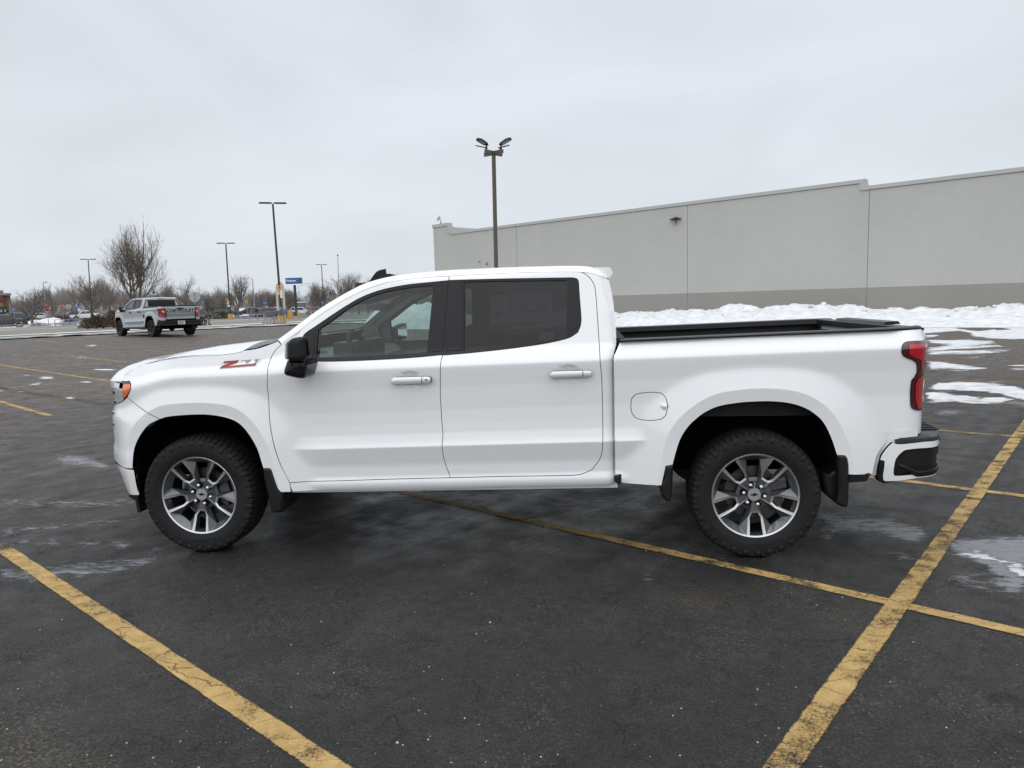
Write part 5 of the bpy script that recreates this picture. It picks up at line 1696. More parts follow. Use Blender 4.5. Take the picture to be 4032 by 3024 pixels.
o = mb.build("front_wall", [WALLM, BANDM]); o.parent = bl; o.matrix_parent_inverse = Matrix.Translation(bl.location).inverted()
def wpart(mb, name, m, parent=None):
    o = mb.build(name, m)
    o.parent = parent or bl
    o.matrix_parent_inverse = Matrix.Translation(bl.location).inverted()
    return o
mb = MB(); wbox(mb, uL, uL - TH, -60, -TH, -.3, HT - .1); wpart(mb, "end_wall", WALLM)
mb = MB(); wbox(mb, uE, uE + TH, -60, -TH, -.3, H2); wbox(mb, uL - TH, uE + TH, -60, -60 + TH, -.3, H2); wpart(mb, "back_wall", WALLM)
mb = MB(); wbox(mb, uL - TH, uE + TH, -60 + TH, -TH, 6.4, 6.6); wpart(mb, "flat_roof", mat("white roof membrane", (.7, .71, .72), .8))
mb = MB()
c = .22
wbox(mb, uL + .06, uN - .08, -TH - .06, .06, HT - .24, HT + .02)
wbox(mb, uN + .06, uN - .20, -TH - .06, .062, H1 - .02, HT - .24)
wbox(mb, uN - .20, uS + .02, -TH - .06, .06, H1 - c + .04, H1 + .02)
wbox(mb, uS + .30, uS - .02, -TH - .06, .064, H2 - c + .04, H1 - c + .04)
wbox(mb, uS - .02, uE, -TH - .06, .06, H2 - c + .04, H2 + .02)
wbox(mb, uL + .03, uL - TH - .03, -60, -TH - .06, HT - .25, HT - .08)
wpart(mb, "parapet_cap", CAPM)
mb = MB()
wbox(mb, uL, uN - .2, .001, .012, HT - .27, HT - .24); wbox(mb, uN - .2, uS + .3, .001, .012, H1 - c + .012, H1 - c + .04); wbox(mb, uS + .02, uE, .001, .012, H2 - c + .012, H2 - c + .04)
wpart(mb, "drip_shadow", mat("painted drip shadow", (.13, .135, .14), .6))  # dark strip painted in as the shadow line under the cap
JO = mat("joint sealant", (.16, .162, .165), .8)
for px, top in ((2036, H1), (2707, H1), (3417, H2)):
    u = wall_hit(px, 1000)[0]
    mb = MB(); wbox(mb, u - .016, u + .016, -.001, .003, -.2, top - c + .01); wpart(mb, "wall_joint", JO)
u, z = wall_hit(2662, 860)
wl = empty("wall_light", wp(u, 0, z), 0, "dark domed light fixed high on the pale block wall", "wall light")
mb = MB()
for k in range(9):
    t0, t1 = math.pi * k / 9, math.pi * (k + 1) / 9
    mb.add([wp(u, .0, z + .10), wp(u + .42 * math.cos(t0), .46 * math.sin(t0), z - .06), wp(u + .42 * math.cos(t1), .46 * math.sin(t1), z - .06), wp(u, .0, z - .12)], [(0, 1, 2), (3, 2, 1)])
o = mb.build("lamp_hood", BLACKP); o.parent = wl; o.matrix_parent_inverse = Matrix.Translation(wl.location).inverted()
mb = MB(); mb.add([wp(u + a, .004, z + b) for a, b in ((-.12, -.1), (.14, -.1), (.10, -.28), (.03, -.5), (-.06, -.3))], [(0, 1, 2, 3, 4)])
o = mb.build("wall_stain", mat("drip stain", (.24, .235, .22), .9)); o.parent = wl; o.matrix_parent_inverse = Matrix.Translation(wl.location).inverted()
for px, py, r, lab in ((1888, 1026, .13, "pale round vent hood low on the wall near its far corner"), (1918, 1037, .10, "small grey spigot box low on the wall beside the vent hood")):
    u, z = wall_hit(px, py)
    mb = MB(); mb.sphere(wp(u, .06, z), r, 10, 8); mb.sphere(wp(u, .04, z - .06), r * .7, 8, 6)
    tag(mb.build("wall_vent" if r > .11 else "wall_spigot", mat("fixture grey", (.42, .43, .43) if r > .11 else (.25, .25, .25), .5), smooth=True), lab, "wall fixture")
# cameras on the raised corner
u, z = wall_hit(1729, 882)
sc_ = empty("security_camera", wp(u, -.15, HT), 0, "cluster of white security cameras on a short mast on the raised wall corner", "security camera")
def camp(mb, name, m):
    o = mb.build(name, m); o.parent = sc_; o.matrix_parent_inverse = Matrix.Translation(sc_.location).inverted()
CW_ = mat("camera housing", (.50, .51, .51), .45)
mb = MB(); mb.tube(wp(u, -.15, HT), wp(u, -.15, HT + .62), .03); camp(mb, "mast", CW_)
for a, b, c_, d_, h in ((.25, .0, -.22, .2, .55), (.30, .1, -.02, .0, .40), (-.05, .0, -.32, .1, .12)):
    mb = MB(); mb.tube(wp(u + a, -.1 + b, HT + h - .04), wp(u + c_, -.1 + d_, HT + h + .08), .06, .07, 10); camp(mb, "camera_body", CW_)
mb = MB(); mb.path([wp(u, -.15, HT + .5), wp(u - .22, -.1, HT + .35), wp(u - .2, -.1, HT + .2), wp(u, -.15, HT + .08)], .014, 6); camp(mb, "cable", CW_)
# snow bank at the foot of the wall
mb = MB()
us = np.arange(uE + 3, uL + 2, .16)
vs_ = np.concatenate([np.arange(.4, 6.6, .16)])
U, V = np.meshgrid(us, vs_, indexing='ij')
PXW = WP[0] + WD[0] * U + WN[0] * V
PYW = WP[1] + WD[1] * U + WN[1] * V
env = np.clip((V - .4) / 1.3, 0, 1) ** .8 * np.clip((6.4 - V) / 3.6, 0, 1) ** .9
amp = .46 + .92 * fbm(U * .22, V * .1, 3, 2)
lump = 1.0 * np.abs(fbm(U * .75, V * .75, 5, 4) - .5) + .30 * np.abs(fbm(U * 2.6, V * 2.6, 3, 6) - .5)
Hh = env * amp * (.62 + lump) + .03
mb.grid(np.stack([PXW, PYW, Hh - .02], -1))
rng = random.Random(3)
for _ in range(70):
    u_, v_ = rng.uniform(-30, uL), rng.uniform(.9, 4.6)
    i, j = min(len(us) - 1, int((u_ - us[0]) / .16)), min(len(vs_) - 1, int((v_ - .4) / .16))
    r = rng.choice((.05, .06, .08, .1, .16))
    mb.sphere((*(WP + WD * u_ + WN * v_), Hh[i, j] + r * .1), r, 7, 5, sc=(rng.uniform(.7, 1.3), rng.uniform(.7, 1.3), rng.uniform(.5, .9)))
tag(mb.build("snow_bank", SNOW, smooth=True), "long lumpy ploughed snow bank lying along the foot of the block wall", "snow bank")

# ================================================================== light poles
POLE = mat("dark bronze pole", (.035, .034, .032), .5)
BRZ = mat("weathered bronze pole", (.105, .088, .066), .55)
YBASE = mat("safety yellow concrete", (.58, .33, .085), .75, var=(5, .8, 1.1))
LENSW = mat("lamp lens", (.42, .42, .40), .3)
def ground_at(px, D):
    q = at(px, 1240, D)
    return np.array([q[0], q[1], float(gz(q[0], q[1]))])
def toward_cam(p):
    """heading (about z) that turns a thing built facing -y towards the camera"""
    return math.atan2(CAM[1] - p[1], CAM[0] - p[0]) + math.pi / 2
VIEW = lambda p: toward_cam(p)

def light_pole(px0, px1, py1, D, label, r=.09, base=True, heads=2, rot=0.):
    b = ground_at(px0, D)
    t = at(px1, py1, D)
    o = empty("light_pole", b, VIEW(b), label, "light pole", "light poles of the far lots")
    h = t[2] - b[2]
    inv = Matrix.Rotation(-VIEW(b), 3, 'Z')
    tl = np.array(inv @ Vector(t - b))
    mb = MB(); mb.tube((0, 0, 0), tl, r, r * .75, 8); mb.build("pole", POLE, o)
    if base:
        mb = MB(); mb.tube((0, 0, -.1), (0, 0, .62), .27, n=16); mb.tube((0, 0, .62), (0, 0, .645), .27, .25, n=16); mb.build("concrete_base", YBASE, o)
    for s in (-1, 1):
        mb = MB()
        P = [(0.05, -.05), (.25, -.16), (.85, -.17), (.98, 0), (.85, .17), (.25, .16), (.05, .05)]
        mb.prism(P, lambda q: (tl[0] + s * q[0] * math.cos(rot), tl[1] + q[1] + s * q[0] * math.sin(rot), tl[2] + .02 - .05 * s * 0), lambda q: (tl[0] + s * q[0] * math.cos(rot), tl[1] + q[1] + s * q[0] * math.sin(rot), tl[2] + .11))
        mb.build("lamp_head", POLE, o)
    return o
light_pole(1109, 1074, 803, 54, "tallest dark two-headed light pole with a yellow concrete foot beside the nested carts")
light_pole(907, 889, 960, 83, "dark two-headed light pole with a yellow foot and signs behind the grey pickup")
light_pole(361, 347, 1023, 101, "slim dark two-headed light pole standing among bare trees behind the white utility truck", .08, False)
light_pole(1277, 1265.7, 1043, 130, "small dark two-headed light pole near the yellow diamond sign above the hood", .09, False)

def lot_lamp():
    D = 33.
    b = ground_at(1957, D)
    t = at(1943.5, 607, D)
    o = empty("lamp_post", (b[0], b[1], 0), VIEW(b), "tall bronze square lamp post with four angled heads in front of the block building", "lamp post")
    inv = Matrix.Rotation(-VIEW(b), 3, 'Z')
    tl = np.array(inv @ Vector(t - np.array([b[0], b[1], 0])))
    mb = MB()
    h = .075
    for s in (0,):
        sq = [Matrix.Rotation(R(20), 3, 'Z') @ Vector((a * h, c * h, 0)) for a, c in ((-1, -1), (1, -1), (1, 1), (-1, 1))]
        vs = [tuple(v) for v in sq] + [(tl[0] + v[0] * .95, tl[1] + v[1] * .95, tl[2]) for v in sq]
        mb.add(vs, [(0, 1, 5, 4), (1, 2, 6, 5), (2, 3, 7, 6), (3, 0, 4, 7), (4, 5, 6, 7)])
    mb.build("post", BRZ, o)
    mb = MB(); mb.tube((0, 0, -.1), (0, 0, .75), .30, n=18); mb.build("concrete_base", CONC, o)
    for k, a in enumerate((45, 135, 225, 315)):
        ca, sa = math.cos(R(a + 3)), math.sin(R(a + 3))
        A = np.array([ca, sa, 0.]); Bv = np.array([-sa, ca, 0.])
        mb = MB()
        mb.box(tl + A * .27 + (0, 0, .05), (.56, .10, .16), rot=Matrix.Rotation(R(a + 3), 3, 'Z'))
        mb.build("arm", BRZ, o)
        e = tl + A * .46
        mb = MB()
        mb.tube(e + (0, 0, .12), e + (0, 0, .36), .035, n=8)
        mb.build("bracket", POLE, o)
        # flat panel head, tipped up and out
        up_ = np.array([ca * math.cos(R(17)), sa * math.cos(R(17)), math.sin(R(17))])
        nn = np.cross(up_, Bv)
        P = [(-.08, -.06), (.08, -.15), (.45, -.17), (.56, -.10), (.60, 0), (.56, .10), (.45, .17), (.08, .15), (-.08, .06)]
        c0 = e + (0, 0, .38)
        mb = MB()
        mb.prism(P, lambda q: tuple(c0 + up_ * q[0] + Bv * q[1] + nn * .0), lambda q: tuple(c0 + up_ * q[0] + Bv * q[1] - nn * .05))
        hd = mb.build("lamp_head", POLE, o)
        sgn = 1 if nn[2] < 0 else -1
        off = nn * .004 if nn[2] < 0 else -nn * .054
        for u0, u1 in ((.12, .27), (.31, .46)):
            mb = MB(); mb.add([tuple(c0 + up_ * u + Bv * v + off) for u, v in ((u0, -.12), (u1, -.12), (u1, .12), (u0, .12))], [(0, 1, 2, 3)])
            mb.build("led_panel", LENSW, hd)
lot_lamp()
# bare flagpole
b = ground_at(1338, 120); t = at(1329.7, 1007, 120)
fp = empty("flagpole", b, 0, "thin bare flagpole with a ball on top rising behind the windshield", "flagpole")
mb = MB(); mb.tube((0, 0, 0), t - b, .09, .05, 8); mb.build("pole", mat("galvanised steel", (.25, .26, .26), .45, metal=.5), fp)
mb = MB(); mb.sphere(t - b + (0, 0, .08), .13); mb.build("ball_finial", POLE, fp)
GALV = mat("galvanised post", (.32, .33, .34), .5, metal=.4)
def street_lamp(px0, py0, px1, py1, D, arms, label):
    b = ground_at(px0, D); t = at(px1, py1, D)
    o = empty("street_lamp", b, 0, label, "street lamp", "curved arm street lamps")
    mb = MB(); mb.tube((0, 0, 0), t - b, .11, .07, 8); mb.build("pole", GALV, o)
    for ax, ay in arms:
        e = at(ax, ay, D) - b
        m_ = (t - b) * .35 + e * .65 + (0, 0, .12)
        mb = MB(); mb.path([t - b, m_, e], .05, 6); ar = mb.build("arm", GALV, o)
        mb = MB(); mb.sphere(e, .22, 8, 6, sc=(1.3, .8, .45)); mb.build("lamp_head", GALV, ar)
street_lamp(1005, 1207, 994, 1099, 125, [(950, 1095)], "grey street lamp with one long arm behind the dark lot cars")
street_lamp(184, 1240, 170, 1113, 130, [(182, 1111)], "grey street lamp with a short curved arm above the octagonal signs")
street_lamp(1334, 1200, 1328, 1110, 150, [(1309, 1102), (1347, 1101)], "grey twin-armed street lamp behind the flagpole")
street_lamp(1196, 1195, 1173, 1130, 210, [(1216, 1115)], "faint grey street lamp arm beside the blue pylon sign")

# ================================================================== signs
REDS = mat("sign red", (.36, .012, .018), .45)
WHS = mat("sign white", (.72, .72, .71), .5)
ALU = mat("bare aluminium sign back", (.40, .41, .39), .5, metal=.2)
BLUS = mat("sign blue", (.035, .14, .42), .4)
LBLU = mat("pale sign blue", (.16, .36, .68), .4)
YELS = mat("sign yellow", (.72, .38, .035), .5)
BLKS = mat("sign black", (.012, .012, .012), .6)
def facing(name, px, py, D, label, cat, group=None):
    """a thing on the ground under a pixel, turned to the camera; returns it and the height of the pixel"""
    b = ground_at(px, D)
    p = at(px, py, D)
    o = empty(name, b, VIEW(b), label, cat, group)
    return o, p[2] - b[2]
def octagon(r, k=8, a0=22.5): return [(r * math.cos(R(a0 + 360 / k * i)), r * math.sin(R(a0 + 360 / k * i))) for i in range(k)]
def plate(mb, poly, z, y0, y1, m=0): mb.prism(poly, lambda q: (q[0], y0, z + q[1]), lambda q: (q[0], y1, z + q[1]), m)
def lettering(s, size, loc, m, parent, xs=1., bold=0.):
    me = text_mesh(s, size, .006, xs, bold=bold * size)
    o = link("lettering", me, parent, [m])
    o.location = loc
    o.rotation_euler = (R(90), 0, 0)
    return o
def post(o, h, r=.04, m=None, y=.05):
    mb = MB(); mb.tube((0, y, -.05), (0, y, h), r, n=6); return mb.build("post", m or GALV, o)
def stop_sign(px, py, wpx, label, words=True, D=None):
    D = D or .76 * FPX / wpx
    o, h = facing("stop_sign", px, py, D, label, "stop sign", "octagonal stop signs")
    post(o, h + .3)
    mb = MB(); plate(mb, octagon(.41), h, -.01, .01); f = mb.build("sign_border", WHS, o)
    mb = MB(); plate(mb, octagon(.375), h, -.016, -.0105); mb.build("sign_face", REDS, o)
    if words: lettering("STOP", .30, (0, -.025, h), WHS, o, .95)
stop_sign(188, 1214, 23.5, "larger red STOP sign standing in front of the left snow mounds")
stop_sign(248, 1207, 15.8, "smaller red STOP sign behind, close to the pale octagonal sign back")
def sign_back(px, py, wpx, label):
    D = .76 * FPX / wpx
    o, h = facing("stop_sign", px, py, D, label, "sign", "octagonal signs seen from behind")
    mb = MB(); plate(mb, octagon(.40), h, -.01, .01); mb.build("sign_back", ALU, o)
    post(o, h + .42, .045, y=-.06)
sign_back(273, 1207, 20, "pale octagonal sign seen from behind, next to the smaller red sign")
sign_back(772, 1170, 38, "biggest grey octagonal sign seen from behind, just past the grey pickup's tailgate")
sign_back(1210, 1178, 24.6, "pale octagonal sign seen from behind, above the yellow bollards")
def no_entry(px, py, wpx, label):
    D = .8 * FPX / wpx
    o, h = facing("no_entry_sign", px, py, D, label, "road sign", "red no entry signs")
    post(o, h + .2)
    mb = MB(); plate(mb, octagon(.42, 20, 0), h, -.01, .01); mb.build("sign_face", REDS, o)
    mb = MB(); plate(mb, [(-.3, -.08), (.3, -.08), (.3, .08), (-.3, .08)], h, -.018, -.0105); mb.build("sign_bar", WHS, o)
no_entry(1030, 1193, 15, "round red sign with a pale bar beside a blue sign behind the carts")
no_entry(884, 1192, 10.5, "small round red sign with a pale bar left of the signed light pole")
def blue_sign(px, py, wpx, hpx, D, label, extra=None):
    o, h = facing("blue_sign", px, py, D, label, "blue sign", "blue lot signs")
    w_, hh = wpx * D / FPX, hpx * D / FPX
    post(o, h)
    mb = MB(); plate(mb, [(-w_ / 2, -hh / 2), (w_ / 2, -hh / 2), (w_ / 2, hh / 2), (-w_ / 2, hh / 2)], h, -.015, .015); mb.build("sign_panel", BLUS, o)
    mb = MB(); plate(mb, [(-w_ * .42, -hh * .32), (-w_ * .05, -hh * .32), (-w_ * .05, hh * .32), (-w_ * .42, hh * .32)], h, -.022, -.0155); mb.build("sign_pictogram", LBLU, o)
    mb = MB(); plate(mb, [(w_ * .08, -hh * .36), (w_ * .40, -hh * .36), (w_ * .40, hh * .30), (w_ * .08, hh * .30)], h, -.022, -.0155); mb.build("sign_pictogram", LBLU, o)
    if extra:
        mb = MB(); plate(mb, [(-.1, -.35), (.25, -.35), (.25, 0), (-.1, 0)], h - hh / 2, -.015, .015); mb.build("sign_panel", WHS, o)
blue_sign(139, 1204, 22, 15, 88, "largest blue sign in front of the round bare tree, left of the red octagon")
blue_sign(56, 1218, 12, 9, 120, "small blue sign left of the round bare tree near the brick shop")
blue_sign(311, 1211, 14, 10, 100, "blue sign with a white sign under it, above the white utility truck's hood", True)
blue_sign(1046, 1192, 13, 9, 130, "blue sign standing beside the round red sign behind the carts")
blue_sign(1273, 1191, 10, 8, 128, "blue sign on the small light pole next to the yellow diamond sign")
blue_sign(895, 1195, 8, 6, 140, "tiny blue sign between the small red sign and the signed light pole")
blue_sign(802, 1190, 7, 13, 140, "narrow dark blue sign behind the green pickup")
def diamond(px, py, wpx, D, label):
    o, h = facing("warning_sign", px, py, D, label, "warning sign", "yellow warning signs")
    r = wpx * D / FPX / 2
    post(o, h + r)
    mb = MB(); plate(mb, octagon(r, 4, 0), h, -.015, .015); mb.build("sign_panel", YELS, o)
    mb = MB(); plate(mb, [(-r * .12, -r * .5), (r * .12, -r * .5), (r * .2, r * .1), (0, r * .5), (-r * .2, r * .1)], h, -.022, -.0155); mb.build("sign_pictogram", BLKS, o)
diamond(975, 1188, 13, 125, "yellow diamond sign with a dark figure over the dark brown car")
diamond(1298, 1190, 9, 150, "small yellow diamond sign nearest the white windshield pillar")
# aisle sign with an 8
o, h = facing("aisle_sign", 613, 1150, 78, "white aisle sign with a black number 8 above the grey pickup's roof", "aisle sign")
post(o, h, .05)
sw, sh_ = 17 * 78 / FPX, 23 * 78 / FPX
mb = MB(); plate(mb, [(-sw / 2, -sh_ / 2), (sw / 2, -sh_ / 2), (sw / 2, sh_ / 2), (-sw / 2, sh_ / 2)], h, -.015, .015); mb.build("sign_panel", WHS, o)
lettering("8", sh_ * .82, (0, -.02, h - sh_ * .12), BLKS, o, 1.1, .03)
lettering("ROW", sh_ * .22, (0, -.02, h + sh_ * .34), BLKS, o, .9)
# signs on the two poles with yellow feet
def pole_sign(name, px, py, wpx, hpx, D, m, label, cat, txt=None, round_=False, arrow=False):
    o, h = facing(name, px, py, D - .25, label, cat)
    o.location.z += h
    w_, hh = wpx * D / FPX, hpx * D / FPX
    P = octagon(w_ / 2, 16, 0) if round_ else [(-w_ / 2, -hh / 2), (w_ / 2, -hh / 2), (w_ / 2, hh / 2), (-w_ / 2, hh / 2)]
    mb = MB(); plate(mb, P, 0, -.015, .015); mb.build("sign_panel", m, o)
    mb = MB(); mb.box((.06 * (1 if px < 1000 else -1), .12, 0), (w_ * .9, .03, .05)); mb.build("bracket", GALV, o)
    if txt: lettering(txt, hh * .8, (0, -.02, 0), BLKS, o, 1.05)
    if arrow:
        mb = MB(); plate(mb, [(-w_ * .3, -hh * .05), (w_ * .1, hh * .32), (w_ * .3, hh * .18), (w_ * .15, -hh * .02), (-w_ * .1, -hh * .1)], 0, -.022, -.0155); mb.build("sign_pictogram", BLKS, o)
        mb = MB(); plate(mb, [(-w_ * .3, -hh * .34), (w_ * .3, -hh * .34), (w_ * .3, -hh * .26), (-w_ * .3, -hh * .26)], 0, -.022, -.0155); mb.build("sign_bar", BLKS, o)
pole_sign("pole_sign", 1107, 1133, 14, 17, 54, YELS, "yellow square sign with a dark bird-like symbol on the tallest light pole", "pole sign", arrow=True)
pole_sign("pole_sign", 1101, 1151, 9, 16, 54, WHS, "white sign with a black number 7 on the tallest light pole", "pole sign", txt="7")
pole_sign("pole_sign", 1112.5, 1158, 9, 30, 54, WHS, "tall white sign with grey print beside the number 7 sign", "pole sign")
pole_sign("pole_sign", 1105, 1214, 9, 9, 54, LBLU, "small light blue sign low on the tallest light pole", "pole sign")
pole_sign("pole_sign", 897, 1180, 10, 10, 83, YELS, "round yellow sign on the pole behind the grey pickup", "pole sign", round_=True, arrow=True)
pole_sign("pole_sign", 902, 1191, 7, 13, 83, mat("faded sign pink", (.66, .47, .38), .6), "faded pinkish sign below the round yellow one", "pole sign")
pole_sign("pole_sign", 903, 1204, 8, 8, 83, WHS, "small white sign lowest on the pole behind the grey pickup", "pole sign")
# tall blue pylon sign
o, h = facing("pylon_sign", 1166, 1105.5, 140, "tall blue pylon sign with white lettering on one dark leg", "pylon sign")
kx = 140 / FPX
mb = MB(); mb.box((0, .3, h / 2 - .5), (.40, .40, h - .6)); mb.build("leg", POLE, o)
o.rotation_euler.z += R(-14)
mb = MB(); mb.box((0, 0, h), (60 * kx, 1.0, 23 * kx)); mb.build("sign_cabinet", mat("cabinet blue grey", (.05, .10, .16), .5), o)
mb = MB(); mb.box((-2.2 * kx, -.53, h), (54 * kx, .06, 21 * kx)); mb.build("sign_face", mat("pylon blue", (.03, .13, .33), .45), o)
lettering("Walmart", 12.0 * kx, (-8 * kx, -.60, h), mat("bright letter white", (.85, .86, .88), .5), o, .84, .022)
mb = MB()
for k in range(6):
    a = R(90 + 60 * k)
    c0 = np.array([19 * kx, -.60, h])
    mb.tube(c0 + np.array([math.cos(a), 0, math.sin(a)]) * .11, c0 + np.array([math.cos(a), 0, math.sin(a)]) * .32, .037, .05, 6)
mb.build("emblem", mat("emblem teal", (.10, .26, .33), .5), o)
# cream arch sign
o, h = facing("arch_sign", 1109, 1150, 112, "cream monument sign with two pillars and a rounded top behind the tallest light pole", "monument sign")
k = 112 / FPX
CRM = mat("cream stucco", (.58, .50, .38), .8)
top = at(1109, 1143, 112)[2] - ground_at(1109, 112)[2]
for s in (-1, 1):
    mb = MB(); mb.box((s * 12.2 * k, 0, top / 2), (8 * k, .5, top)); mb.build("pillar", CRM, o)
mb = MB()
pr = [(-16 * k, 0), (-16 * k, 6 * k)] + [(-16 * k * math.cos(R(a)), 6 * k + 27 * k * math.sin(R(a))) for a in range(15, 180, 15)] + [(16 * k, 6 * k), (16 * k, 0)]
mb.prism(pr, lambda q: (q[0], -.2, top + q[1]), lambda q: (q[0], .2, top + q[1])); mb.build("arched_top", mat("pale stucco", (.48, .47, .43), .8), o)
mb = MB(); mb.box((0, .05, top * .42), (16 * k, .3, top * .62)); mb.build("sign_panel", mat("grey panel", (.20, .20, .19), .7), o)
# bus shelter
b = ground_at(1192, 178)
o = empty("shelter", b, VIEW(b), "low glazed cart shelter with a snowy flat roof behind the white cars", "shelter")
k = 178 / FPX
zt_ = at(1192, 1190, 178)[2] - b[2]
mb = MB(); mb.box((0, 0, zt_), (48 * k, 2.2, 4 * k)); mb.build("roof", SNOW, o)
for i in range(6):
    mb = MB(); mb.box((-20 * k + i * 8 * k, -1, (zt_ - 2 * k) / 2), (.12, .12, zt_ - 2 * k)); mb.build("post", GALV, o)
mb = MB(); mb.box((0, -.9, (zt_ - 2 * k) / 2), (40 * k, .03, zt_ - 3 * k)); mb.build("glass_wall", mat("frosted panel", (.13, .14, .145), .4), o)
# dark board seen over the roof pillar
b = ground_at(1432, 95)
o = empty("dark_board", b, VIEW(b), "dark brown board on two posts just behind the truck's roof antenna", "board")
k = 95 / FPX
zt_ = at(1432, 1113, 95)[2] - b[2]
mb = MB(); mb.box((0, 0, zt_ - 13 * k), (50 * k, .3, 26 * k)); mb.build("board_panel", mat("dark brown board", (.045, .04, .03), .7), o)
for s in (-1, 1):
    mb = MB(); mb.box((s * 18 * k, .3, zt_ / 2), (.2, .2, zt_)); mb.build("post", POLE, o)

# ================================================================== vehicles
DGL = mat("dark car glass", (.02, .024, .026), .06, coat=.5)
TYR = mat("plain tyre", (.012, .012, .012), .8)
ALW = mat("car wheel alloy", (.30, .31, .32), .4, metal=.7)
TLR = mat("car tail lamp", (.34, .012, .014), .25, coat=.6)
HLW = mat("car head lamp", (.60, .61, .62), .2, coat=.6)
PAINTS = {}
def paint(col, name):
    if name not in PAINTS: PAINTS[name] = mat(name + " car paint", col, .35, coat=1.0)
    return PAINTS[name]
CARS = {
 # lower outline front->back (x, z), belt height, greenhouse (x at belt/roof), roof height, width, wheels
 'sedan': dict(L=4.7, low=[(-2.33, .30), (-2.36, .55), (-2.28, .72), (-1.30, .92), (1.55, 1.00), (2.22, .97), (2.33, .80), (2.34, .42), (2.25, .30)], green=[(-1.25, .91), (-.45, 1.42), (.75, 1.44), (1.75, 1.0)], w=.90, wh=(-1.42, 1.40), wr=.32, cab=.66),
 'suv': dict(L=4.75, low=[(-2.32, .38), (-2.37, .70), (-2.25, .98), (-1.30, 1.10), (2.2, 1.14), (2.34, .95), (2.36, .50), (2.28, .38)], green=[(-1.28, 1.09), (-.55, 1.66), (1.75, 1.68), (2.24, 1.14)], w=.95, wh=(-1.45, 1.42), wr=.37, cab=.74),
 'minivan': dict(L=5.1, low=[(-2.52, .32), (-2.57, .60), (-2.42, .88), (-1.75, 1.02), (2.42, 1.08), (2.54, .9), (2.55, .42), (2.45, .32)], green=[(-1.75, 1.01), (-.75, 1.70), (1.95, 1.72), (2.46, 1.08)], w=.98, wh=(-1.6, 1.52), wr=.34, cab=.80),
 'pickup': dict(L=5.7, low=[(-2.80, .42), (-2.86, .75), (-2.76, 1.06), (-1.5, 1.17), (1.0, 1.20), (1.05, 1.28), (2.80, 1.30), (2.84, .75), (2.78, .45)], green=[(-1.5, 1.16), (-.85, 1.80), (.70, 1.82), (1.02, 1.20)], w=1.0, wh=(-1.82, 1.86), wr=.40, cab=.76)}
